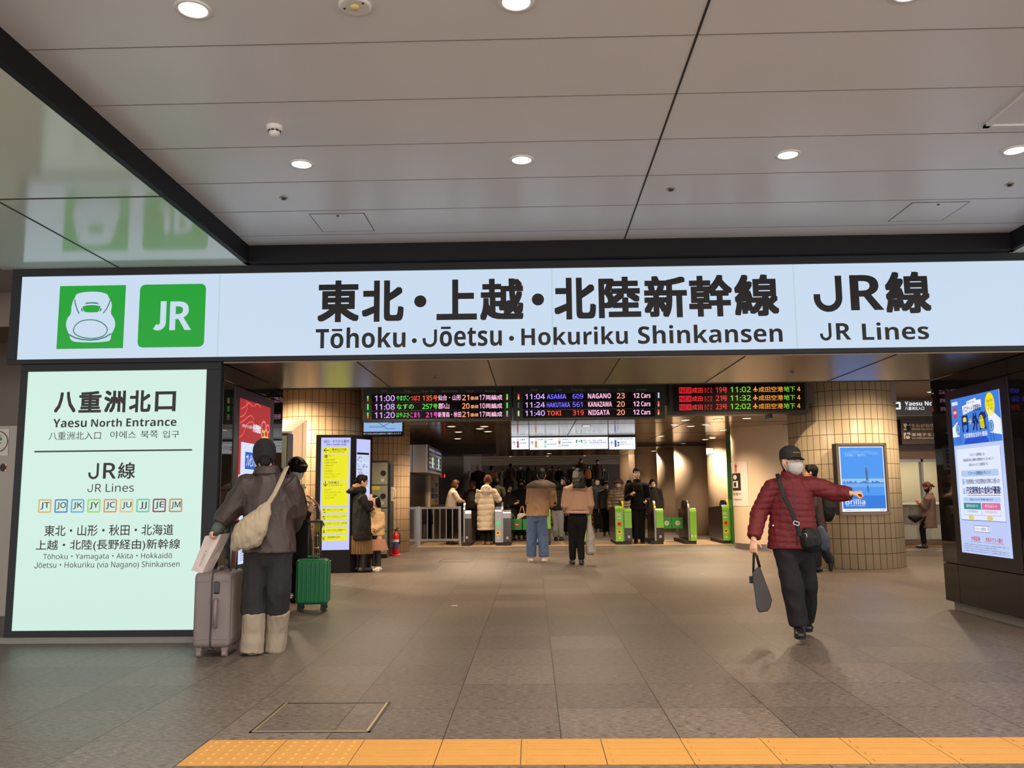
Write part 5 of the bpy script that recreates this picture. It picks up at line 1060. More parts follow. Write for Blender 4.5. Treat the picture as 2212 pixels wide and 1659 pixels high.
HROW = ((-.120, .020, .062, .018), (-.105, .040, .045, .040), (-.080, .055, .025, .065), (-.050, .064, .010, .082), (-.015, .070, .002, .092), (.025, .075, -.004, .098), (.060, .074, -.008, .095), (.090, .060, -.010, .080), (.108, .040, -.010, .055), (.118, .015, -.010, .020))
def headmesh(bm, M4, n=20):
    rings = []
    for z, w_, cy, d in HROW: rings.append([bm.verts.new(M4 @ Vector((w_*math.cos(2*math.pi*k/n), cy+d*math.sin(2*math.pi*k/n), z))) for k in range(n)])
    for A, B in zip(rings, rings[1:]):
        for k in range(n): bm.faces.new((A[k], A[(k+1) % n], B[(k+1) % n], B[k]))
    bm.faces.new(list(reversed(rings[0]))); bm.faces.new(rings[-1])
    T = lambda *p: M4 @ Vector(p); k = M4.to_scale().x
    chain(bm, [(T(0, .088, .012), .008*k), (T(0, .098, -.012), .010*k), (T(0, .106, -.030), .014*k)], n=8)
    for s in (-1, 1): ellipsoid(bm, M4 @ Matrix.Translation((s*.076, -.012, -.012)), .010, .020, .032, 10)
    ellipsoid(bm, M4 @ Matrix.Translation((0, .088, -.066)), .024, .012, .012, 10)
def hand(bm, wr, d, pn, s=1.0, curl=.35, tside=1):
    """Palm, four unequal fingers and a thumb; d = forearm direction, pn = palm normal, tside = which side the thumb leaves."""
    d = d.normalized(); sd = d.cross(pn).normalized(); pn = sd.cross(d).normalized(); kn = wr+d*.085*s
    chain(bm, [(wr, .024*s, .018*s), (wr+d*.03*s, .034*s, .015*s), (kn, .040*s, .013*s)], side=sd, n=12)
    for i, ln in enumerate((.072, .080, .075, .058)):
        o = sd*tside*(.031-.0205*i)*s; p = kn+o-d*.006*s; a = 0; pts = [(p, .0088*s)]
        for j, q in enumerate((.45, .32, .25)):
            a += curl*(1.0 if j == 0 else 1.25)+.06*i*curl; dd = d*math.cos(a)+pn*math.sin(a); p = p+dd*ln*q*s; pts.append((p, (.0085-.0008*j)*s))
        chain(bm, pts, side=sd, n=8)
    p = wr+d*.022*s+sd*tside*.028*s; dd = (d*.65+sd*tside*.7+pn*.35).normalized(); p2 = p+dd*.038*s; d2 = (d*.85+sd*tside*.25+pn*(.3+curl)).normalized(); p3 = p2+d2*.03*s
    chain(bm, [(p-dd*.012*s, .014*s), (p2, .0105*s), (p3, .009*s)], side=pn, n=8)
skin = mat('skin', S(214, 164, 132), .5, noisy=(30, .05)); hairb = mat('black_hair', S(13, 11, 11), .6, 0, .2, bump=(60, .35, (1, 1, .12)))
hairbr = mat('brown_hair', S(96, 56, 34), .5, 0, .3, bump=(60, .4, (1, 1, .12)))
maskw = mat('white_mask', S(228, 226, 224), .6); blk = mat('black_cloth', S(13, 12, 13), .85, 0, .25, bump=(220, .15)); nvyc = mat('navy_cloth', S(30, 32, 42), .75, bump=(220, .15))
chr_ = mat('charcoal_cloth', S(50, 45, 44), .8, bump=(200, .15)); denim = mat('blue_denim', S(84, 108, 146), .8, noisy=(14, .2), bump=(300, .2))
def body(J, t, vox=.008, hands=(.35, .35), palm=None, m=None, face=True):
    """One continuous skin from the crown to the feet."""
    bm = NB(); H = J['H']/1.70; S_ = (J['sR']-J['sL']).normalized(); hip = (J['hL']+J['hR'])/2; nk = J['nk']; M4 = hframe(J)
    headmesh(bm, M4)
    chain(bm, [(nk-(nk-hip)*.06, .068*H, .06*H), (nk, .054*H, .055*H), (M4 @ Vector((0, -.012, -.07)), .05*H, .054*H)], side=S_)
    L = lambda q: hip+(nk-hip)*q
    chain(bm, [(L(-.12), .10*H, .08*H), (L(0), .135*H, .095*H), (L(.35), .118*H, .084*H), (L(.7), .138*H, .10*H), (L(.90), .12*H, .072*H), (L(1.0), .06*H, .055*H)], side=S_, n=18)
    for i, k in enumerate('LR'):
        s, e, w_ = J['s'+k], J['e'+k], J['w'+k]; sg = -1 if k == 'L' else 1
        chain(bm, [(s-S_*sg*.03*H-Vz*.02, .046*H), (s-Vz*.012, .046*H), (s+(e-s)*.5, .042*H), (e, .036*H), (e+(w_-e)*.35, .038*H), (w_, .025*H)], n=12)
        d = (w_-e).normalized(); pn = (palm or {}).get(k) or J.get('pn'+k) or (-S_*sg)
        d = J.get('hd'+k) or d
        if hands: hand(bm, w_, d, Vector(pn), .95*H, hands[i], 1 if (d.cross(Vector(pn))).dot(J['F']) > 0 else -1)
        h, kk, a, to = J['h'+k], J['k'+k], J['a'+k], J['t'+k]
        chain(bm, [(h+Vz*.03, .085*H), (h+(kk-h)*.35, .08*H), (kk, .056*H), (kk+(a-kk)*.3, .056*H), (a, .032*H)], n=12)
        hl = a-(to-a).normalized()*.04*H-Vz*.045*H if (a.z-to.z) < .3 else a
        tv = to-a; tv = tv*min(1.0, .135*H/max(tv.length, 1e-5)); chain(bm, [(hl, .028*H, .026*H), (a-Vz*.048*H, .032*H, .028*H), (a+tv, .030*H, .016*H)], n=10)
    o = blob('body', bm, vox, m or skin, t, 2)
    if face:
        for s in (-1, 1):
            b2 = NB(); ellipsoid(b2, M4 @ Matrix.Translation((s*.031, .0845, .010)), .0135, .009, .0065, 12); mk('eye', b2, pc(24, 18, 18, .2), t, smooth=True)
            b2 = NB(); tube(b2, [M4 @ Vector((s*.016, .094, .028)), M4 @ Vector((s*.032, .092, .034)), M4 @ Vector((s*.048, .080, .029))], .0032*H, 6); mk('eyebrow', b2, hairb, t)
    return o
def mask(J, t, m=None, bulge=.012):
    M4 = hframe(J); bm = NB(); rows = []
    for i in range(7):
        z = -.112+.104*i/6; fr = [r for r in HROW]
        for r0, r1 in zip(fr, fr[1:]):
            if r0[0] <= z <= r1[0]: q = (z-r0[0])/(r1[0]-r0[0]); w_, cy, d = [r0[j]+(r1[j]-r0[j])*q for j in (1, 2, 3)]; break
        row = []
        for k in range(13):
            a = math.radians(12+156*k/12); e = .008+bulge*math.sin(math.pi*k/12)**2*math.sin(math.pi*(i+.6)/7.2)+(.012*math.exp(-((k-6)/1.6)**2) if i > 3 else 0)
            row.append(bm.verts.new(M4 @ Vector(((w_+e)*math.cos(a), cy+(d+e)*math.sin(a), z))))
        rows.append(row)
    for A, B in zip(rows, rows[1:]):
        for k in range(12): bm.faces.new((A[k], A[k+1], B[k+1], B[k]))
    bmesh.ops.solidify(bm, geom=bm.faces[:], thickness=.003)
    for s in (-1, 1):
        for z in (-.02, -.09): tube(bm, [M4 @ Vector((s*.071, .022, z)), M4 @ Vector((s*.082, -.02, -.012+(z+.05)*.3))], .0015, 5)
    return mk('mask', bm, m or maskw, t, smooth=True)
def hair(J, t, style='short', m=None, ln=.35, vox=.008):
    M4 = hframe(J); bm = NB(); k = J['H']/1.7; T = lambda *p: M4 @ Vector(p); S_ = M4.to_3x3() @ Vector((1, 0, 0))
    if style == 'bowl':
        ellipsoid(bm, M4 @ Matrix.Translation((0, -.010, .030)), .098, .114, .104, 24); chain(bm, [(T(0, -.05, -.075), .075*k, .05*k), (T(0, -.04, .02), .09*k, .07*k)], side=S_)
        for i in range(9): a = math.radians(20+140*i/8); chain(bm, [(T(.085*math.cos(a), -.01+.105*math.sin(a), .07), .022*k), (T(.094*math.cos(a), -.005+.105*math.sin(a), .012), .012*k)], n=8)
    else:
        ellipsoid(bm, M4 @ Matrix.Translation((0, -.018, .032)), .086, .100, .098, 22); chain(bm, [(T(0, -.055, -.085), .05*k, .03*k), (T(0, -.045, -.03), .074*k, .058*k), (T(0, -.03, .04), .08*k, .07*k)], side=S_)
        for s in (-1, 1): chain(bm, [(T(s*.074, .018, -.012), .009*k), (T(s*.075, .02, .04), .02*k)], n=8)
        for i in range(6): a = math.radians(35+110*i/5); chain(bm, [(T(.06*math.cos(a), .06*math.sin(a), .10), .024*k), (T(.074*math.cos(a), -.004+.096*math.sin(a), .05+.014*(i % 2)), .010*k)], n=8)
    if style == 'long':
        dn = J.get('hang', -Vz); b0 = T(0, -.075, .0); sp = .075
        for i in range(7):
            x = -.075+.025*i; q = T(x, -.075+.25*abs(x), .02); e = q+dn*ln*(1-.5*abs(x))+(M4.to_3x3() @ Vector((x*.35, -.02, 0)))
            chain(bm, [(q, .03*k, .03*k), ((q+e)/2+(M4.to_3x3() @ Vector((x*.1, -.03, 0))), .034*k, .028*k), (e, .016*k, .012*k)], side=S_, n=8)
    if style == 'bob':
        for i in range(9):
            a = math.radians(150+240*i/8); q = T(.075*math.cos(a), -.015+.085*math.sin(a), .03); e = q-Vz*ln+(M4.to_3x3() @ Vector((.02*math.cos(a), .02*math.sin(a), 0))); chain(bm, [(q, .03*k), ((q+e)/2, .03*k), (e, .012*k)], n=8)
    if style == 'tail':
        q = T(0, -.10, .02); e = q+J.get('tail', M4.to_3x3() @ Vector((0, -.10, -.12))); chain(bm, [(q, .03*k), ((q+e)/2, .04*k), (e, .012*k)], n=8)
    return blob('hair', bm, vox, m or hairb, t, 2, fold=(28, .006, (1, 1, .2)))
def coat(J, t, m, hem, wid=(.20, .185, .175), dep=(.15, .14, .125), slv=(.085, .075, .060), vox=.010, fold=(7, .012), quilt=None, name='jacket', cuff=.94, collar=.085, up=0.0, hemc=None):
    """Jacket or coat: one skin with both sleeves; hem = height of its lower edge; wid/dep = half sizes at hem, waist, chest."""
    bm = NB(); H = J['H']/1.70; S_ = (J['sR']-J['sL']).normalized(); hip = (J['hL']+J['hR'])/2; nk = J['nk']
    hc = hemc or Vector((hip.x, hip.y, hem))
    if hemc is None and hem > hip.z: hc = hip+(nk-hip)*((hem-hip.z)/(nk.z-hip.z))
    L = lambda q: hc+(nk-hc)*q if hc.z >= hip.z else (hc+(hip-hc)*(q/.35) if q < .35 else hip+(nk-hip)*((q-.35)/.65))
    chain(bm, [(L(0), wid[0]*H, dep[0]*H), (L(.25), (wid[0]+wid[1])/2*H, (dep[0]+dep[1])/2*H), (L(.5), wid[1]*H, dep[1]*H), (L(.76), wid[2]*H, dep[2]*H), (L(.90), wid[2]*.93*H, dep[2]*.86*H), (L(.98), .10*H, .085*H), (L(1.0)+Vz*.0, .078*H, .074*H)], side=S_, n=22, caps=(0, 0))
    for k in 'LR':
        s, e, w_ = J['s'+k], J['e'+k], J['w'+k]; sg = -1 if k == 'L' else 1
        chain(bm, [(s-S_*sg*.07*H-Vz*.01, slv[0]*.95*H), (s-Vz*.012, slv[0]*H), (s+(e-s)*.5, slv[0]*.95*H), (e, slv[1]*H), (e+(w_-e)*.6, (slv[1]+slv[2])/2*H), (e+(w_-e)*cuff, slv[2]*H)], n=14, caps=(1, 0))
    if collar: chain(bm, [(L(.96), collar*1.15*H, collar*1.05*H), (nk+Vz*(.045*H+up), collar*H, collar*H)], side=S_, caps=(0, 0))
    return blob(name, bm, vox, m, t, 3, fold, quilt)
def trousers(J, t, m, r=(.105, .085, .075), low=.06, vox=.010, fold=(9, .010), name='trousers', top=None):
    bm = NB(); H = J['H']/1.70; S_ = (J['hR']-J['hL']).normalized(); hip = (J['hL']+J['hR'])/2; ax = (J['nk']-hip).normalized()
    chain(bm, [(hip-ax*.06*H, .14*H, .11*H), (hip+ax*.02*H, .165*H, .122*H), (hip+ax*(top or .14)*H, .148*H, .108*H)], side=S_, n=18, caps=(1, 0))
    for k in 'LR':
        h, kk, a = J['h'+k], J['k'+k], J['a'+k]; e = a+(kk-a)*low
        chain(bm, [(h+Vz*.02, r[0]*H), (h+(kk-h)*.4, r[0]*.97*H), (kk, r[1]*H), (kk+(a-kk)*.4, (r[1]+r[2])/2*H), (e, r[2]*H)], n=14, caps=(1, 0))
    return blob(name, bm, vox, m, t, 3, fold)
def shoes(J, t, m, sole=None, k=1.0, vox=.008):
    H = J['H']/1.70*k
    for q in 'LR':
        a, to = J['a'+q], J['t'+q]; d = (to-a); fl = Vector((d.x, d.y, d.z*.0)).normalized() if abs(d.z) < .16 else d.normalized(); up = Vz if abs(d.z) < .16 else (d.cross(Vector((1, 0, 0)))).normalized()*(1 if d.cross(Vector((1, 0, 0))).z > 0 else -1)
        sd = fl.cross(Vz).normalized() if fl.cross(Vz).length > .1 else Vector((1, 0, 0)); bm = NB()
        g = a-Vz*(.05*J['H']-.036) if abs(d.z) < .16 else a-fl*.02
        chain(bm, [(g-fl*.050*H, .044*H, .036*H), (g, .046*H, .046*H), (g+fl*.06*H, .049*H, .043*H), (g+fl*.15*H, .046*H, .028*H), (g+fl*.185*H, .034*H, .022*H)], side=sd, n=14)
        chain(bm, [(g+Vz*.0, .047*H, .055*H), (a+fl*.012, .048*H, .052*H), (a+(J['k'+q]-a)*.08, .046*H, .046*H)], n=12, caps=(0, 0))
        o = blob('shoe', bm, vox, m, t, 2)
        if sole:
            b2 = NB(); pts = [g-Vz*.036*H+fl*(.06*math.cos(x)*(2.05 if math.cos(x) > 0 else 1)+.055)*H+sd*(.047*math.sin(x))*H for x in [2*math.pi*i/20 for i in range(20)]]
            for p in pts: p.z = max(p.z, .0)
            prism(b2, pts, (0, 0, .024*H)); mk('sole', b2, sole, o)
def person(label, loc, group=None): return thing('person', label, 'person', loc, group)
def px(J, Y, **k):                                  # joints read off the photograph at a given depth
    for n_, (x, y, dy) in k.items(): J[n_] = P(x, y, Y+dy)
# ---------------------------------------------------------------- traveller in the black knit cap, seen from behind
Y1 = 7.18; fl = G(547, 1413); fr_ = G(595, 1406); ft = (fl+fr_)/2
t = person('person in black knit cap and brown jacket, back turned, holding the grey suitcase', tuple(ft)); J = stand(ft, 1.74, -6, .09)
px(J, Y1, hd=(571, 984, .03), nk=(577, 1017, 0), sL=(535, 1045, -.01), sR=(621, 1040, .02), eL=(497, 1106, -.05), wL=(473, 1138, -.10), eR=(637, 1106, .10), wR=(622, 1148, .28), hL=(556, 1190, 0), hR=(606, 1188, 0), kL=(548, 1278, 0), kR=(601, 1275, .02))
for k, g in (('L', fl), ('R', fr_)): J['a'+k] = g+Vz*.09; J['t'+k] = g+Vector((-.02 if k == 'L' else .0, .17, .035))
J['look'] = Vector((-.35, .85, -.35)); J['hdL'] = Vector((-.55, -.35, -.55)); J['pnL'] = Vector((.4, .2, -.6))
body(J, t, .007, (.75, .5))
leather = mat('brown_jacket_cloth', S(56, 43, 38), .55, bump=(40, .2)); gkn = mat('green_grey_knit', S(72, 84, 80), .85, bump=(120, .3)); crm = mat('cream_canvas', S(142, 129, 111), .8, noisy=(10, .1), bump=(180, .2)); drk = mat('dark_trouser', S(29, 26, 28), .85, noisy=(5, .25), bump=(200, .2))
coat(J, t, leather, P(580, 1192, Y1).z, (.216, .208, .190), (.165, .155, .135), (.100, .088, .066), .010, (5.5, .027, (1, 1, .5)), cuff=.86, collar=.088, up=-.005)
bm = NB(); n_ = J['nk']; chain(bm, [(n_-Vz*.028, .118, .112), (n_+Vz*.005, .106, .102), (n_+Vz*.035, .098, .096)], side=Vector((1, 0, 0)), n=22, caps=(0, 0)); blob('collar', bm, .008, leather, t, 2, (9, .008))
bm = NB(); a, b = J['wL'], J['eL']; chain(bm, [(a+(b-a)*.28, .056), (a+(b-a)*.05, .050), (a-(b-a).normalized()*.035, .044)], n=14); blob('knit_cuff', bm, .008, gkn, t, 2, (14, .010))
trousers(J, t, drk, (.104, .096, .094), .57, .010, (7, .016))
for q, (x0, y0), (x1, y1) in (('L', (549, 1322), (546, 1409)), ('R', (600, 1319), (595.5, 1403))):
    bm = NB(); A_, B_ = P(x0, y0, J['k'+q].y*.6+J['a'+q].y*.4-.012), P(x1, y1, J['a'+q].y); chain(bm, [(A_, .096, .100), ((A_+B_)/2, .092, .095), (B_-Vector((0, .03, 0)), .092, .100)], n=18, caps=(0, 0)); blob('cream_leg_panel', bm, .010, crm, t, 2, (10, .013))
shoes(J, t, crm, pc(222, 216, 205), 1.12)
M4 = hframe(J); bm = NB(); ellipsoid(bm, M4 @ Matrix.Translation((0, -.012, .042)), .094, .112, .100, 24); chain(bm, [(M4 @ Vector((0, -.035, -.072)), .072, .074), (M4 @ Vector((0, -.022, -.045)), .086, .096), (M4 @ Vector((0, -.012, -.012)), .094, .110), (M4 @ Vector((0, -.012, .04)), .097, .114)], side=M4.to_3x3() @ Vector((1, 0, 0)), n=24, caps=(0, 0)); blob('knit_cap', bm, .008, mat('black_knit', S(24, 23, 28), .9, bump=(150, .4)), t, 2)
bm = NB(); chain(bm, [(M4 @ Vector((0, -.052, -.095)), .046, .026), (M4 @ Vector((0, -.045, -.03)), .06, .045)], side=M4.to_3x3() @ Vector((1, 0, 0))); blob('hair', bm, .008, hairb, t, 2)
mask(J, t)
bs_ = mat('sling_bag_canvas', S(162, 147, 123), .85, noisy=(12, .08), bump=(160, .25)); Yb = Y1-.235
t = thing('sling_bag', 'cream canvas sling bag on the back of the brown jacket', 'bag', tuple(P(540, 1165, Yb)))
zq = lambda x, y, d=0: P(360+x/3.19, 920+y/3.19, Yb+d)
bm = NB(); kk_ = 1/3.19/1847*7
chain(bm, [(zq(700, 530, .03), 16*kk_, .02), (zq(668, 592, .02), 52*kk_, .045), (zq(622, 668), 90*kk_, .065), (zq(565, 742), 108*kk_, .075), (zq(512, 795), 82*kk_, .07), (zq(478, 822), 40*kk_, .05)], side=Vector((1, 0, .55)), n=20); blob('bag', bm, .008, bs_, t, 3, (10, .016, (1.6, 1, .8)))
bm = NB(); chain(bm, [(zq(700, 535, .02), .022, .006), (zq(745, 465, .03), .022, .006), (zq(785, 380, .07), .025, .006), (zq(812, 318, .12), .027, .006), (zq(828, 285, .2), .027, .006), (zq(822, 300, .30), .027, .007)], side=Vector((1, 0, .5)), n=10); blob('strap', bm, .004, bs_, t, 1)
# ---------------------------------------------------------------- traveller with bowl-cut hair looking down
t2p = G(640, 1300); t = person('person with bowl-cut black hair, white mask and dark coat looking down', tuple(t2p)); J = stand(t2p, 1.70, 75, .09, .22)
px(J, 10.25, hd=(641, 1012, 0), nk=(632, 1045, 0), sL=(628, 1066, .16), sR=(640, 1068, -.14), eR=(648, 1125, -.16), wR=(666, 1104, -.10), eL=(640, 1120, .16), wL=(668, 1098, .10))
J['look'] = Vector((.80, -.42, -.52)); J['hs'] = 1.05; body(J, t, .009, (.8, .8)); hair(J, t, 'bowl'); mask(J, t)
coat(J, t, blk, .45, (.22, .19, .17), (.19, .16, .14), (.078, .066, .055), .012, name='coat'); trousers(J, t, blk, vox=.012); shoes(J, t, pc(24, 22, 22, .4))
t = thing('phone', 'dark phone held by the traveller with bowl-cut hair', 'phone', tuple(P(674, 1098, 10.25))); bm = NB(); obox(bm, Matrix.Translation(P(674, 1098, 10.25)) @ Matrix.Rotation(.9, 4, 'Y'), .012, .075, .15, .004); mk('case', bm, pc(30, 30, 36, .3), t)
# ---------------------------------------------------------------- mother and daughter by the guide
mf = G(778, 1236); t = person('person in long black parka and pleated skirt reaching to the small girl', tuple(mf)); J = stand(mf, 1.60, 50, .08, .06)
px(J, mf.y, hd=(782, 1040, .02), nk=(774, 1062, 0), sL=(762, 1072, .12), sR=(781, 1075, -.12), eR=(797, 1103, -.10), wR=(799, 1082, -.04), eL=(785, 1112, .2), wL=(800, 1100, .15))
J['look'] = Vector((.85, .45, -.2)); J['hdR'] = Vector((.25, 0, 1)); body(J, t, .010, (.6, .4)); hair(J, t, 'tail', vox=.010)
park = mat('black_parka', S(18, 17, 19), .75, 0, .3, bump=(60, .3)); fur = mat('tan_fur_trim', S(170, 130, 84), .95, bump=(40, .8))
coat(J, t, park, P(780, 1166, mf.y).z, (.23, .21, .19), (.20, .18, .16), (.085, .075, .062), .012, (8, .016), name='parka', collar=.10)
bm = NB(); zr = lambda x, y, d=0: P(670+x/5.53, 920+y/5.53, mf.y+d); chain(bm, [(zr(395, 772, -.05), .02), (zr(460, 758, -.08), .035), (zr(540, 722, -.10), .045), (zr(590, 712, -.02), .045), (zr(615, 735, .08), .03)], n=12); blob('fur_hood_trim', bm, .012, fur, t, 1, (30, .02, (1, 1, 1)))
bm = NB(); chain(bm, [(zr(430, 790, -.05), .10, .06), (zr(520, 770, -.08), .11, .08), (zr(620, 770, 0), .08, .08)], n=14); blob('hood', bm, .014, park, t, 2)
def skirt(J, t, m, z0, z1, r0, r1, pl, amp, name='skirt'):
    hip = (J['hL']+J['hR'])/2; bm = NB(); n = pl*6; rows = []
    for j in range(9):
        q = j/8; rr_ = r0+(r1-r0)*q; zz_ = z0+(z1-z0)*q
        rows.append([bm.verts.new(Vector((hip.x, hip.y, zz_))+Vector((math.cos(2*math.pi*i/n), math.sin(2*math.pi*i/n)*.85, 0))*(rr_+amp*q*(abs(((i % 6)/6)*2-1)-.5))) for i in range(n)])
    for A, B in zip(rows, rows[1:]):
        for i in range(n): bm.faces.new((A[i], B[i], B[(i+1) % n], A[(i+1) % n]))
    bmesh.ops.solidify(bm, geom=bm.faces[:], thickness=.004); mk(name, bm, m, t)
skirt(J, t, mat('brown_plaid_skirt', S(150, 118, 78), .85, noisy=(14, .3, (1, 1, .1))), .62, P(778, 1196, mf.y).z, .20, .20, 26, .03)
bm = NB(); bts = mat('black_boot', S(24, 22, 22), .45)
for q in 'LR':
    a, k = J['a'+q], J['k'+q]; chain(bm, [(k-Vz*.06, .075), (a+Vz*.1, .062), (a-Vz*.04, .055)], n=14); chain(bm, [(a-Vz*.040-J['F']*.04, .055, .05), (a+J['F']*.1-Vz*.04, .058, .046), (a+J['F']*.17-Vz*.045, .045, .034)], n=12)
blob('boots', bm, .010, bts, t, 2)
gf = G(813, 1234); t = person('small girl in beige fleece jacket and pink skirt, face tilted up', tuple(gf)); J = stand(gf, 1.24, 215, .06)
px(J, gf.y, hd=(809, 1084, .0), nk=(813, 1102, .02)); J['look'] = Vector((-.5, -.75, .35)); J['hs'] = 1.25
px(J, gf.y, sL=(824, 1109, 0), sR=(803, 1110, -.02), eL=(826, 1133, -.02), wL=(806, 1146, -.16), eR=(799, 1132, -.06), wR=(803, 1147, -.17))
body(J, t, .009, (.6, .6)); hair(J, t, 'bob', ln=.10, vox=.010); fle = mat('beige_fleece', S(212, 178, 132), .95, bump=(90, .6))
coat(J, t, fle, P(812, 1156, gf.y).z, (.20, .195, .18), (.17, .16, .15), (.085, .085, .072), .011, (14, .010), name='fleece_jacket', collar=.10)
skirt(J, t, mat('pink_tulle', S(220, 168, 142), .8), .55, P(812, 1188, gf.y).z, .15, .20, 20, .02); trousers(J, t, mat('dark_leggings', S(52, 48, 52), .8), (.08, .066, .055), vox=.010, name='leggings', fold=None); shoes(J, t, pc(222, 212, 200), pc(235, 230, 224), 1.1)
bm = NB(); M4 = hframe(J); ellipsoid(bm, M4 @ Matrix.Translation((0, .085, -.06)), .05, .035, .04, 12); mk('mask', bm, maskw, t, smooth=True)
t = thing('phone', 'white phone held up before the small girl', 'phone', tuple(P(807, 1078, gf.y-.3))); bm = NB(); obox(bm, Matrix.Translation(P(807, 1078, mf.y-.05)) @ Matrix.Rotation(1.2, 4, 'Y') @ Matrix.Rotation(.4, 4, 'X'), .010, .075, .15, .004); mk('case', bm, pc(225, 225, 230, .3), t)
# ---------------------------------------------------------------- couple in the middle of the floor
a_, b_ = G(1148, 1214), G(1175, 1214); mfp = (a_+b_)/2; t = person('person in tan jacket with brown yoke and blue jeans, back turned', tuple(mfp)); J = stand(mfp, 1.78, 4, .12)
px(J, mfp.y, hd=(1170, 1026, .05), nk=(1169, 1044, 0), sL=(1147, 1053, 0), sR=(1191, 1052, 0), eL=(1144, 1086, .02), wL=(1152, 1088, .26), eR=(1195, 1086, .02), wR=(1188, 1088, .26))
J['look'] = Vector((.05, 1, -.45)); J['aL'] = a_+Vz*.09; J['aR'] = b_+Vz*.09
for q in 'LR': J['t'+q] = J['a'+q]+Vector((-.03 if q == 'L' else .03, .17, -.05))
body(J, t, .009, (.6, .6)); hair(J, t, vox=.009)
tanj = mat('tan_jacket', S(172, 136, 102), .6, noisy=(6, .06)); dkb = mat('dark_brown_yoke', S(70, 56, 48), .7)
coat(J, t, tanj, P(1165, 1115, mfp.y).z, (.215, .21, .20), (.15, .15, .14), (.086, .080, .076), .011, (6, .018), cuff=.30, collar=.0)
bm = NB(); S_ = Vector((1, 0, 0)); nk = J['nk']; chain(bm, [(P(1169, 1056, mfp.y), .238, .180), (P(1169, 1049, mfp.y), .226, .170), (P(1169, 1043, mfp.y), .17, .145), (nk+Vz*.01, .09, .085)], side=S_, n=22, caps=(0, 0)); chain(bm, [(J['sL']-Vz*.005, .100), ((J['sL']+nk)/2-Vz*.02, .125), ((J['sR']+nk)/2-Vz*.02, .125), (J['sR']-Vz*.005, .100)], n=16); blob('yoke', bm, .010, dkb, t, 2, cut=[((0, 0, P(1169, 1054, mfp.y-.15).z), (0, 0, -1))])
bm = NB()
for q in 'LR': e, w_ = J['e'+q], J['w'+q]; chain(bm, [(e-(w_-e)*.0, .074), (e+(w_-e)*.5, .066), (w_, .052)], n=12)
blob('dark_sleeves', bm, .011, blk, t, 2)
bm = NB(); chain(bm, [(nk-Vz*.03, .10, .095), (nk+Vz*.02, .092, .088), (nk+Vz*.045, .08, .08)], side=S_, caps=(0, 0)); blob('collar', bm, .009, mat('grey_collar', S(60, 54, 52), .8), t, 2)
trousers(J, t, denim, (.106, .098, .092), .04, .010, (9, .016), name='jeans'); shoes(J, t, pc(218, 208, 198), pc(232, 226, 218), 1.05)
a_, b_ = G(1237, 1219), G(1256, 1220); wf_ = (a_+b_)/2; t = person('person with long black hair, beige fleece and black trousers, back turned', tuple(wf_)); J = stand(wf_, 1.72, 3, .075)
px(J, wf_.y, hd=(1249, 1026, .24), nk=(1247, 1045, .16), sL=(1226, 1056, .06), sR=(1270, 1054, .06), eL=(1221, 1092, .02), wL=(1226, 1106, .20), eR=(1274, 1090, .02), wR=(1268, 1112, .18), hL=(1239, 1122, 0), hR=(1257, 1122, 0))
J['look'] = Vector((.05, .75, -.7)); J['aL'] = a_+Vz*.085; J['aR'] = b_+Vz*.085; J['hang'] = Vector((0, -.95, -1)).normalized()
for q in 'LR': J['t'+q] = J['a'+q]+Vector((-.02 if q == 'L' else .02, .16, -.05))
body(J, t, .009, (.6, .6)); hair(J, t, 'long', ln=.44, vox=.009)
coat(J, t, mat('pale_brown_fleece', S(178, 142, 120), .95, bump=(80, .5)), P(1248, 1106, wf_.y).z, (.205, .21, .19), (.17, .16, .15), (.090, .088, .070), .011, (8, .012), name='fleece_jacket', collar=.09)
bm = NB(); chain(bm, [(P(1248, 1103, wf_.y), .222, .175), (P(1248, 1109, wf_.y), .222, .175)], side=Vector((1, 0, 0)), n=22, caps=(0, 0)); blob('hem_band', bm, .010, mat('fleece_edge', S(196, 160, 136), .95, bump=(60, .8)), t, 2)
trousers(J, t, blk, (.105, .078, .060), .03, .010, (9, .008)); shoes(J, t, pc(30, 26, 26, .5))
t = thing('plastic_bag', 'grey translucent plastic bag hanging beside the black trousers', 'bag', tuple(P(1276, 1180, wf_.y)))
bm = NB(); chain(bm, [(P(1271, 1112, wf_.y), .015, .01), (P(1273, 1135, wf_.y), .05, .03), (P(1276, 1165, wf_.y), .085, .05), (P(1276, 1192, wf_.y), .10, .06)], side=Vector((1, 0, 0)), n=14, caps=(0, 1)); blob('bag', bm, .010, mat('grey_plastic', S(150, 142, 138), .3), t, 2, (9, .016))
# ---------------------------------------------------------------- man in the red quilted jacket walking this way
Y7 = 7.6; t = person('person in red quilted jacket, black cap and white mask walking with one arm out', (2.28, 7.6, 0)); J = stand(Vector((2.28, 7.62, 0)), 1.70, 180, .08)
px(J, Y7, hd=(1709, 996, .02), nk=(1710, 1032, .05), sR=(1670, 1049, .05), sL=(1757, 1047, .05), eR=(1640, 1108, .08), wR=(1628, 1164, -.02), eL=(1804, 1066, -.02), wL=(1838, 1066, -.12), hR=(1692, 1180, .08), hL=(1734, 1180, .10),
   kR=(1712, 1268, -.02), aR=(1727, 1352, -.02), tR=(1729, 1378, -.17), kL=(1744, 1262, .16), aL=(1740, 1338, .42), tL=(1745, 1362, .30))
J['aR'].z = max(J['aR'].z, .09); J['tR'].z = .035
J['look'] = Vector((.40, -.9, -.02)); J['pnR'] = Vector((.5, .6, 0)); J['hdR'] = Vector((-.1, -.1, -1)); J['hdL'] = Vector((1, -.25, .12)); J['pnL'] = Vector((0, .3, -1))
body(J, t, .006, (1.0, .25)); mask(J, t, bulge=.024)
redq = mat('dark_red_quilt', S(96, 24, 30), .6, 0, .3, bump=(30, .25))
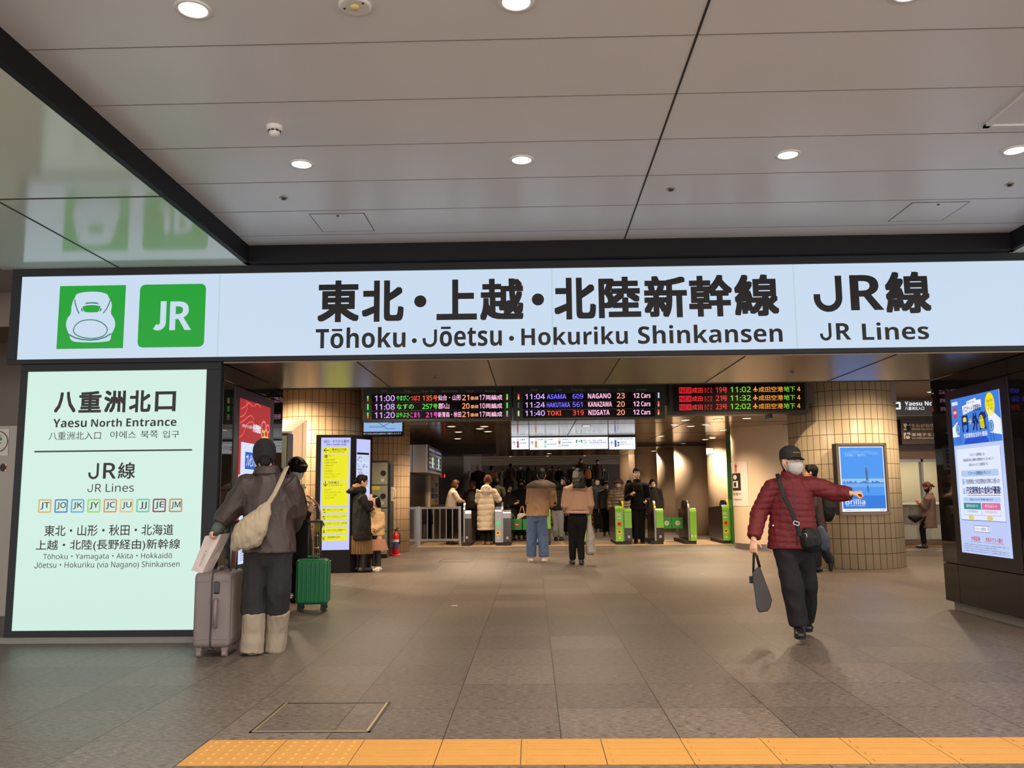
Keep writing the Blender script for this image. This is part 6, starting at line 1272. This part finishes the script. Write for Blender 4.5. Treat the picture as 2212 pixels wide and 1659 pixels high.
coat(J, t, redq, P(1710, 1186, Y7).z, (.226, .205, .186), (.165, .155, .14), (.088, .076, .056), .009, (7, .010), (.056, .007), cuff=.96, collar=.088, up=.012)
bm = NB(); chain(bm, [(J['nk']-Vz*.03, .075, .072), (J['nk']+Vz*.075, .074, .074)], side=Vector((1, 0, 0)), caps=(0, 0)); blob('neck_warmer', bm, .008, blk, t, 2)
bm = NB(); za, zb = P(1713, 1040, Y7-.13), P(1722, 1178, Y7-.15); tube(bm, [za, (za+zb)/2+Vector((0, -.015, 0)), zb], .004, 6); mk('zip', bm, pc(70, 28, 34), t)
trousers(J, t, mat('dark_walking_trouser', S(24, 20, 22), .85, 0, .3, noisy=(6, .2), bump=(180, .2)), (.094, .090, .080), .02, .010, (8, .018)); shoes(J, t, pc(24, 22, 22, .4), pc(18, 17, 17), 1.05)
M4 = hframe(J); capm = mat('black_cap_cloth', S(24, 22, 24), .8); bm = NB(); ellipsoid(bm, M4 @ Matrix.Translation((0, -.012, .068)), .085, .103, .072, 24); chain(bm, [(M4 @ Vector((0, -.010, .016)), .085, .106), (M4 @ Vector((0, -.012, .085)), .083, .100)], side=M4.to_3x3() @ Vector((1, 0, 0)), n=24, caps=(0, 0))
capo = blob('cap', bm, .007, capm, t, 2)
bm = NB(); rows = []
for i in range(4): rows.append([bm.verts.new(M4 @ Vector(((.082-.004*i)*math.cos(math.radians(15+150*k/14)), .0+(.085+.024*i)*math.sin(math.radians(15+150*k/14)), .036-.006*i-.012*abs(math.cos(math.radians(15+150*k/14)))))) for k in range(15)])
for A, B in zip(rows, rows[1:]):
    for k in range(14): bm.faces.new((A[k], A[k+1], B[k+1], B[k]))
bmesh.ops.solidify(bm, geom=bm.faces[:], thickness=.006); mk('brim', bm, capm, capo)
bm = NB(); tube(bm, [M4 @ Vector((-.045+.011*i, .094-.035*abs(-.045+.011*i)/.05*.5, .072+(.006 if i % 2 else -.004))) for i in range(9)], .002, 5); mk('embroidery', bm, pc(190, 160, 80), capo)
bm = NB(); chain(bm, [(M4 @ Vector((0, -.06, -.06)), .05, .03), (M4 @ Vector((0, -.06, .02)), .07, .05)], side=M4.to_3x3() @ Vector((1, 0, 0))); blob('hair', bm, .008, mat('grey_hair', S(90, 84, 82), .6), t, 2)
bm = NB()
for s in (-1, 1):
    for k in range(18): pass
    tube(bm, [M4 @ Vector((s*.031+.021*math.cos(a), .100, .008+.015*math.sin(a))) for a in [2*math.pi*i/16 for i in range(16)]], .0016, 5, closed=True)
    tube(bm, [M4 @ Vector((s*.052, .098, .012)), M4 @ Vector((s*.078, .06, .012)), M4 @ Vector((s*.08, -.01, .008))], .0014, 5)
mk('glasses', bm, pc(50, 46, 46, .3), t)
bm = NB()
for x, y in ((1669, 1136), (1683, 1137)): pass
p = P(1669, 1135, Y7-.13); cyl(bm, p, p+Vector((0, -.02, 0)), .007); mk('snap_button', bm, M['steel'], t)
# crossbody bag
kb = mat('black_nylon', S(13, 12, 13), .65, 0, .35); t = thing('crossbody_bag', 'black bag on a strap across the red jacket', 'bag', tuple(P(1754, 1168, Y7-.1)))
zp = lambda x, y, d: P(1560+x/3.318, 920+y/3.318, Y7+d)
bm = NB(); chain(bm, [(zp(640, 765, -.08), .078, .04), (zp(634, 800, -.10), .090, .048), (zp(640, 845, -.09), .090, .048), (zp(646, 878, -.07), .070, .036)], side=Vector((1, 0, 0)), n=16); blob('bag', bm, .008, kb, t, 2, (12, .014))
bm = NB(); chain(bm, [(zp(395, 345, .05), .022, .006), (zp(405, 380, -.10), .022, .006), (zp(440, 500, -.165), .022, .006), (zp(490, 600, -.18), .022, .006), (zp(530, 700, -.185), .022, .006), (zp(560, 790, -.18), .022, .006)], side=Vector((1, 0, .35)), n=10); blob('strap', bm, .006, kb, t, 1)
bm = NB(); q = zp(531, 698, -.2); Rb = Matrix.Translation(q) @ Matrix.Rotation(.35, 4, 'Y')
for a, b, w_, h_ in ((0, .014, .05, .006), (0, -.014, .05, .006), (-.023, 0, .006, .034), (.023, 0, .006, .034)): obox(bm, Rb @ Matrix.Translation((a, 0, b)), w_, .006, h_)
mk('buckle', bm, M['steel'], t)
bm = NB(); tube(bm, [zp(585, 770, -.19), zp(605, 775, -.2), zp(608, 800, -.2), zp(598, 808, -.19)], .004, 6); mk('clip', bm, M['steel'], t)
# hand bag
t = thing('tote_bag', 'dark grey tote bag hanging from the right hand of the red jacket', 'bag', tuple(P(1645, 1300, Y7)))
gt = mat('grey_tote', S(58, 55, 55), .8, bump=(150, .2)); bm = NB(); o_ = [(218, 1058), (245, 1020), (272, 1010), (300, 1085), (338, 1190), (356, 1248), (345, 1300), (326, 1330), (265, 1335), (248, 1300), (235, 1200), (222, 1120)]
A_ = [bm.verts.new(zp(x, y, -.05+.0004*(x-218))) for x, y in o_]; B_ = [bm.verts.new(zp(x, y, .05+.0004*(x-218))) for x, y in o_]; bm.faces.new(A_); bm.faces.new(list(reversed(B_)))
for i in range(len(o_)): j = (i+1) % len(o_); bm.faces.new((A_[j], A_[i], B_[i], B_[j]))
blob('bag', bm, .007, gt, t, 1, (10, .006))
bm = NB(); tube(bm, [zp(265, 1012, -.03), zp(240, 920, -.03), zp(232, 885, -.03), zp(224, 930, -.01), zp(222, 1055, -.02)], .008, 8); tube(bm, [zp(272, 1012, .03), zp(250, 930, .0), zp(232, 885, 0), zp(228, 940, .02), zp(225, 1055, .02)], .008, 8); mk('handle', bm, kb, t)
bm = NB(); obox(bm, Matrix.Translation(zp(210, 1102, -.04)), .035, .02, .06, .006); mk('tag', bm, kb, t)
# ---------------------------------------------------------------- walker hidden behind the red jacket
fb = G(1766, 1236); Y8 = fb.y; t = person('person in dark clothes with a backpack striding off behind the red jacket', tuple(fb)); J = stand(fb, 1.70, -60, .07)
px(J, Y8, hd=(1752, 1020, 0), nk=(1756, 1046, 0), hL=(1762, 1148, .05), hR=(1770, 1148, -.05), kL=(1763, 1190, -.1), kR=(1778, 1186, .1), aR=(1795, 1214, .15), tR=(1800, 1226, .12)); J['tR'] = J['aR']+Vector((-.02, .0, -.19)); J['aL'] = fb+Vz*.09; J['tL'] = J['aL']+Vector((-.16, .05, -.055))
body(J, t, .010, (.5, .5)); hair(J, t, vox=.010); coat(J, t, mat('dark_maroon_cloth', S(54, 34, 36), .8), P(1768, 1150, Y8).z, vox=.012); trousers(J, t, nvyc, vox=.012); shoes(J, t, pc(24, 22, 22, .4), vox=.010)
t = thing('backpack', 'black backpack of the walker behind the red jacket', 'backpack', tuple(P(1788, 1095, Y8))); bm = NB(); chain(bm, [(P(1786, 1075, Y8), .10, .10), (P(1788, 1095, Y8), .135, .13), (P(1786, 1112, Y8), .12, .12)], n=16); blob('pack', bm, .012, kb, t, 2, (8, .012))
t = thing('shoulder_bag', 'slate blue shoulder bag of the walker behind the red jacket', 'bag', tuple(P(1780, 1165, Y8-.2))); bm = NB(); chain(bm, [(P(1772, 1142, Y8-.2), .06, .05), (P(1779, 1162, Y8-.2), .095, .06), (P(1784, 1184, Y8-.2), .075, .05)], n=14); blob('pack', bm, .011, mat('slate_blue_nylon', S(60, 70, 92), .6), t, 2); bm = NB(); tube(bm, [P(1770, 1146, Y8-.2), P(1758, 1100, Y8-.2), P(1752, 1055, Y8-.12)], .012, 6); mk('strap', bm, kb, t)
# ---------------------------------------------------------------- person with a phone by the office
fp_ = G(1997, 1184); t = person('person in grey brown coat looking at a phone by the office', tuple(fp_)); J = stand(fp_, 1.58, -65, .07, .04); Y9 = fp_.y
px(J, Y9, hd=(2003, 1052, 0), nk=(2008, 1068, 0), sL=(2003, 1078, -.17), sR=(2010, 1078, .17), hL=(2002, 1120, -.08), hR=(2006, 1120, .08), wL=(1986, 1086, -.1), eL=(1999, 1100, -.12), wR=(1987, 1088, .1), eR=(2000, 1100, .12)); J['look'] = Vector((-.8, -.3, -.45))
body(J, t, .010, (.6, .6)); hair(J, t, 'tail', hairbr, vox=.010); mask(J, t, pc(40, 36, 36)); coat(J, t, mat('grey_brown_coat', S(112, 88, 76), .75), P(2005, 1140, Y9).z, (.21, .19, .17), (.2, .17, .15), vox=.012, name='coat'); trousers(J, t, blk, (.09, .07, .06), vox=.012); shoes(J, t, pc(34, 26, 24, .3))
t = thing('handbag', 'black crescent handbag at the waist of the grey brown coat', 'bag', tuple(P(1978, 1122, Y9-.2))); bm = NB(); chain(bm, [(P(1966, 1117, Y9-.2), .05, .05), (P(1977, 1121, Y9-.2), .10, .06), (P(1989, 1117, Y9-.2), .05, .05)], side=Vector((0, 0, 1)), n=14); blob('bag', bm, .012, kb, t, 2)
# ---------------------------------------------------------------- people at the ticket gates
def simple(label, foot, H, yaw, top, legs=blk, hairm=None, style='short', hem=.52, wid=(.20, .19, .18), vox=.016, masked=False, lean=0.0, J_=None, quilt=None, ln=.3, cname='jacket', dep=(.16, .15, .135), sh=None, slv=(.085, .075, .06), group=None, mk_=None):
    t = person(label, tuple(foot), group); J = stand(Vector(foot), H, yaw, .08, lean)
    if J_: J_(J)
    hd_ = J['hd']; body(J, t, min(vox, .013), (.6, .6) if vox < .018 else (.5, .5), face=vox < .018)
    if style: hair(J, t, style, hairm, ln, min(vox, .013))
    if masked: mask(J, t, mk_)
    coat(J, t, top, foot[2]+hem*H, wid, dep, slv, vox, (8, .012), quilt, name=cname); trousers(J, t, legs, vox=vox, fold=(9, .008)); shoes(J, t, sh or pc(28, 25, 25, .5), vox=min(vox, .012)); return t, J
dkc = mat('near_black_coat', S(22, 19, 20), .85, 0, .3); grc = mat('grey_suit', S(66, 62, 60), .8); brc = mat('dull_brown_coat', S(86, 66, 58), .85); olv = mat('olive_coat', S(70, 62, 46), .85); blu = mat('blue_black_jacket', S(32, 36, 50), .7); crw = mat('cream_knit', S(226, 206, 182), .9, bump=(80, .4)); puf = mat('cream_puffer', S(214, 196, 172), .5, bump=(30, .2)); tnp = mat('tan_puffer', S(176, 132, 84), .5); brp = mat('bronze_puffer', S(98, 80, 64), .38)
def fx(Y, **k):
    def g(J): px(J, Y, **k)
    return g
def L3(J, *v): J['look'] = Vector(v)
# leaning on the first gate
def j1(J): px(J, 23.0, hd=(984, 1046, .05), nk=(980, 1058, 0), sL=(976, 1064, .1), sR=(982, 1065, -.15), eR=(990, 1080, -.15), wR=(997, 1082, -.1), eL=(986, 1080, .15), wL=(998, 1083, .1), hL=(971, 1100, .08), hR=(974, 1100, -.08)); L3(J, .6, .6, -.5)
f_ = G(972, 1172); f_.y = 23.0; f_.x = P(972, 1172, 23.0).x; f_.z = 0
simple('person with reddish brown hair in a cream top leaning beside the steel railing', f_, 1.62, 60, crw, blk, hairbr, 'long', .60, lean=.2, J_=j1, ln=.25, group=None)
# dark hood and backpack
def j2(J): L3(J, .5, .8, -.1)
f_ = Vector((P(1021, 1100, 25.2).x, 25.2, 0)); t, J = simple('person in a dark hooded coat carrying a rucksack beyond the first gate', f_, 1.70, 15, dkc, blk, hairbr, 'tail', .42, masked=True, J_=j2, cname='coat')
t = thing('backpack', 'dark rucksack on the hooded coat beyond the first gate', 'backpack', tuple(f_+Vector((0, -.2, 1.2)))); bm = NB(); chain(bm, [(f_+Vector((.0, -.22, .98)), .14, .09), (f_+Vector((0, -.25, 1.15)), .16, .11), (f_+Vector((0, -.22, 1.34)), .12, .08)], n=14); blob('pack', bm, .015, mat('dark_brown_pack', S(48, 38, 36), .7), t, 2)
# long white padded coat
f_ = Vector((P(1050, 1170, 22.75).x, 22.75, 0))
def j3(J): px(J, 22.75, hd=(1054, 1036, .06), nk=(1051, 1054, 0), sL=(1036, 1060, 0), sR=(1066, 1061, .02), eR=(1077, 1080, .05), wR=(1079, 1078, .28), eL=(1033, 1082, .04), wL=(1038, 1095, .22)); L3(J, .1, 1, -.35)
t, J = simple('person in a long cream padded coat passing through the gate, back turned', f_, 1.72, 5, puf, blk, hairbr, 'bob', .225, (.235, .225, .20), .012, J_=j3, quilt=(.15, .013), ln=.12, cname='padded_coat', dep=(.20, .18, .15), sh=pc(150, 110, 90), slv=(.10, .09, .07))
bm = NB(); n_ = J['nk']; chain(bm, [(n_+Vector((0, -.10, -.20)), .10, .05), (n_+Vector((0, -.13, -.10)), .15, .07), (n_+Vector((0, -.10, 0)), .14, .07), (n_+Vector((0, -.03, .03)), .11, .06)], n=16); blob('hood', bm, .012, puf, t, 3, (10, .02))
# black hat and stroller
f_ = Vector((P(1104, 1150, 25.1).x, 25.1, 0))
def j4(J): px(J, 25.1, hd=(1101, 1050, 0), nk=(1099, 1066, .03), sR=(1089, 1076, 0), sL=(1112, 1076, .04), eR=(1093, 1096, -.05), wR=(1112, 1088, -.2), eL=(1118, 1096, 0), wL=(1120, 1086, -.15)); L3(J, .35, -.9, -.3)
t, J = simple('person in a black brimmed hat and dark coat leaning over a pushchair', f_, 1.55, 165, dkc, blk, hairb, 'bob', .4, masked=True, lean=.1, J_=j4, ln=.1, cname='coat')
M4 = hframe(J); bm = NB(); lathe(bm, (0, 0, 0), [(.15, .03), (.15, .04), (.095, .05), (.09, .13), (.05, .15), (.001, .152)], 24, cap=False); bmesh.ops.transform(bm, matrix=M4, verts=bm.verts); mk('hat', bm, blk, t, smooth=True)
t = thing('pushchair', 'dark pushchair behind the red disc gate flaps', 'pushchair', (P(1122, 1170, 24.4).x, 24.4, 0)); x = P(1122, 1170, 24.4).x
bm = NB(); chain(bm, [(Vector((x-.12, 24.5, .35)), .18, .2), (Vector((x, 24.5, .45)), .2, .22), (Vector((x+.2, 24.5, .62)), .16, .2)], n=14); blob('seat', bm, .018, dkc, t, 2)
bm = NB(); tube(bm, [(x+.3, 24.3, .15), (x-.05, 24.3, .5), (x-.32, 24.3, 1.0)], .014, 8); tube(bm, [(x+.3, 24.7, .15), (x-.05, 24.7, .5), (x-.32, 24.7, 1.0)], .014, 8); tube(bm, [(x-.32, 24.3, 1.0), (x-.32, 24.7, 1.0)], .016, 8); tube(bm, [(x-.3, 24.3, .1), (x+.1, 24.3, .55)], .013, 8); mk('frame', bm, M['darksteel'], t)
for a in (-.3, .3):
    for b in (24.28, 24.72): bm = NB(); cyl(bm, (x+a, b-.02, .09), (x+a, b+.02, .09), .09, 20); mk('wheel', bm, pc(24, 22, 22), t)
t = thing('tote_bag', 'small bag with pink handles hung above the green flaps', 'bag', (P(1127, 1115, 24.4).x, 24.4, .75)); a, b = P(1121, 1112, 24.4), P(1128, 1094, 24.4); c_ = P(1134, 1113, 24.4); bm = NB(); tube(bm, [a, b-Vector((.02, 0, 0)), b+Vector((.02, 0, 0)), c_], .014, 6); mk('handle', bm, pc(226, 170, 140), t); bm = NB(); chain(bm, [(a+Vector((.08, 0, -.25)), .16, .06), (a+Vector((.08, 0, 0)), .13, .05)], side=Vector((1, 0, 0)), n=14); blob('bag', bm, .014, pc(200, 190, 170), t, 2)
simple('person in a dark hood facing this way beyond the flaps', Vector((P(1126, 1100, 25.6).x, 25.6, 0)), 1.72, 170, dkc, blk, hairb, 'bob', .45, ln=.1, masked=True, mk_=pc(60, 54, 54))
simple('person in pale grey jeans and a black jacket between the couple', Vector((P(1206, 1158, 24.4).x, 24.4, 0)), 1.66, 20, dkc, mat('pale_grey_jeans', S(140, 142, 144), .8), hairb, 'bob', .52, ln=.15)
# suited man coming through
f_ = Vector((P(1379, 1174, 22.9).x, 22.75, 0))
def j5(J): px(J, 22.75, hd=(1375, 1021, 0), nk=(1376, 1039, .02), sR=(1357, 1049, 0), sL=(1396, 1048, 0), eR=(1354, 1078, .05), wR=(1364, 1068, -.22), eL=(1399, 1078, .05), wL=(1396, 1083, -.16)); L3(J, 0, -1, -.1)
simple('person in a black suit and white mask walking out through the gate', f_, 1.88, 180, blk, blk, hairb, 'short', .47, (.185, .17, .17), .013, True, J_=j5, cname='suit_jacket', sh=pc(20, 18, 18, .2))
simple('person in a long dark coat beyond the gate with the yellow edge', Vector((P(1413, 1150, 25.0).x, 25.0, 0)), 1.70, 180, dkc, blk, hairb, 'bob', .34, (.23, .21, .18), masked=True, ln=.08, cname='coat')
f_ = Vector((P(1338, 1150, 24.8).x, 24.8, 0)); t, J = simple('person in a bronze padded jacket and trapper hat behind the green gate', f_, 1.70, 188, brp, blk, hairb, 'short', .45, (.26, .24, .23), masked=True, quilt=(.09, .02), cname='padded_jacket', slv=(.11, .10, .08))
M4 = hframe(J); bm = NB(); ellipsoid(bm, M4 @ Matrix.Translation((0, -.01, .07)), .115, .13, .085, 18); chain(bm, [(M4 @ Vector((-.10, .09, .05)), .035), (M4 @ Vector((0, .125, .06)), .04), (M4 @ Vector((.10, .09, .05)), .035)], n=10)
for s in (-1, 1): chain(bm, [(M4 @ Vector((s*.105, 0, .07)), .04), (M4 @ Vector((s*.125, 0, .0)), .03)], n=10)
blob('trapper_hat', bm, .012, mat('brown_fur_hat', S(92, 70, 54), .8), t, 1, (24, .015))
simple('person in a grey suit seen left of the trapper hat', Vector((P(1311, 1140, 27.5).x, 27.5, 0)), 1.68, 185, grc, blk, hairb, 'short', .5, masked=True)
simple('dark-haired person whose head shows behind the suited man', Vector((P(1361, 1120, 26.5).x, 26.5, 0)), 1.70, 185, dkc, blk, hairb, 'short', .5)
# moving ramp on the left and the people on it
def ramp(y): return max(0, min(1.36, (y-30.5)*.17))
t = thing('escalator', 'sloping moving walkway with dark rails left of the stairs', 'escalator', (-2.1, 34, 0))
bm = NB(); prism(bm, [(-2.9, 30.5, .002), (-2.9, 38.5, 1.36), (-2.9, 39.04, 1.36), (-2.9, 39.04, 0), (-2.9, 30.5, 0)], (1.5, 0, 0)); mk('treadway', bm, pc(60, 54, 50), t)
for x in (-2.9, -1.40):
    bm = NB(); prism(bm, [(x, 24.6, .02), (x, 24.6, .95), (x, 30.5, .95), (x, 38.5, 2.3), (x, 38.5, 1.37), (x, 30.5, .02)], (.06, 0, 0)); mk('balustrade', bm, mat('balustrade_panel', S(110, 96, 80), .2, .3), t)
    bm = NB(); tube(bm, [(x+.03, 24.6, .5), (x+.03, 24.5, .98), (x+.03, 30.5, 1.0), (x+.03, 38.5, 2.35)], .045, 8); mk('handrail', bm, pc(26, 24, 24, .4), t)
def up(label, xp, yt, Y, yaw, top, hm=hairb, st='short', H0=None, z=None, **k):
    z = z if z is not None else (1.361 if Y > 39 else (.17*int((Y-35.62)/.38) if Y > 36 else 0)); q = P(xp, yt, Y); H = H0 or max(1.35, min(1.85, q.z-z))
    return simple(label, Vector((q.x, Y, z)), H, yaw, top, k.pop('legs', blk), hm, st, vox=.02, **k)
up('bald person in a blue-black jacket riding up on the left', 1033, 1003, 34.5, 10, blu, None, None, z=ramp(34.5), wid=(.24, .23, .22), hem=.45)
up('person in a tan hooded padded jacket riding up on the left', 1061, 1006, 36.0, 5, tnp, hairb, 'short', z=ramp(36), quilt=(.12, .02), wid=(.24, .23, .22), cname='padded_jacket')
GS = 'people on the stairs and landing'
for i, (xp, yt, Y, yaw, top, st, lb) in enumerate(((1103, 1001, 45.0, 0, brc, 'bob', 'person in a dull brown coat on the landing, leftmost by the pillar gap'), (1124, 1006, 46.0, 175, dkc, 'bob', 'person in a dark coat with a pale scarf on the landing'), (1141, 1007, 48.0, 0, dkc, 'long', 'person with long black hair on the landing, left of the tan jacket'),
      (1157, 1007, 47.0, 0, dkc, 'short', 'short-haired person in black on the landing just left of the tan jacket'), (1194, 1004, 46.0, 0, brc, 'bob', 'person in brown on the landing right of the tan jacket'), (1208, 1009, 44.0, 180, dkc, 'bob', 'hatted person facing this way on the landing between the couple'),
      (1255, 991, 44.0, 180, brc, 'long', 'person with long hair and mask at the stair top above the beige fleece'), (1291, 993, 43.6, 180, brc, 'bob', 'person with bobbed hair and mask on the stair top nearest the columns'), (1271, 1004, 42.5, 180, dkc, 'bob', 'short person carrying an orange bag on the stairs'),
      (1238, 1010, 42.0, 180, dkc, 'short', 'dark figure on the stairs left of the orange bag'), (1180, 1012, 50.0, 0, dkc, 'short', 'dark figure farthest back on the landing'), (1086, 1012, 47.0, 0, dkc, 'short', 'dark figure at the left end of the landing'), (1304, 1012, 46.0, 180, blu, 'short', 'dark blue figure on the landing beside the first cream column'), (1228, 1014, 49.0, 0, olv, 'bob', 'olive coated figure far back on the landing'),
      (1072, 1026, 28.0, 10, olv, 'bob', 'person in an olive coat beyond the cream padded coat'), (1093, 1026, 29.5, 0, dkc, 'short', 'dark figure walking away beyond the pushchair'), (1216, 1030, 28.0, 180, dkc, 'bob', 'dark figure coming down between the couple'), (1290, 1032, 30.0, 180, blu, 'short', 'dark figure by the stair foot near the green gate'))):
    up(lb, xp, yt, Y, yaw, top, hairb, st, masked=(yaw > 90), hem=.42, ln=.2 if st == 'long' else .09, group=None)
t = thing('orange_bag', 'orange bag carried on the stairs', 'bag', tuple(P(1272, 1023, 42.2))); bm = NB(); q = P(1270, 1023, 42.36); chain(bm, [(q-Vz*.2, .16, .08), (q, .17, .09), (q+Vz*.18, .13, .06)], n=12); blob('pack', bm, .02, mat('orange_cloth', S(190, 110, 60), .7), t, 2)
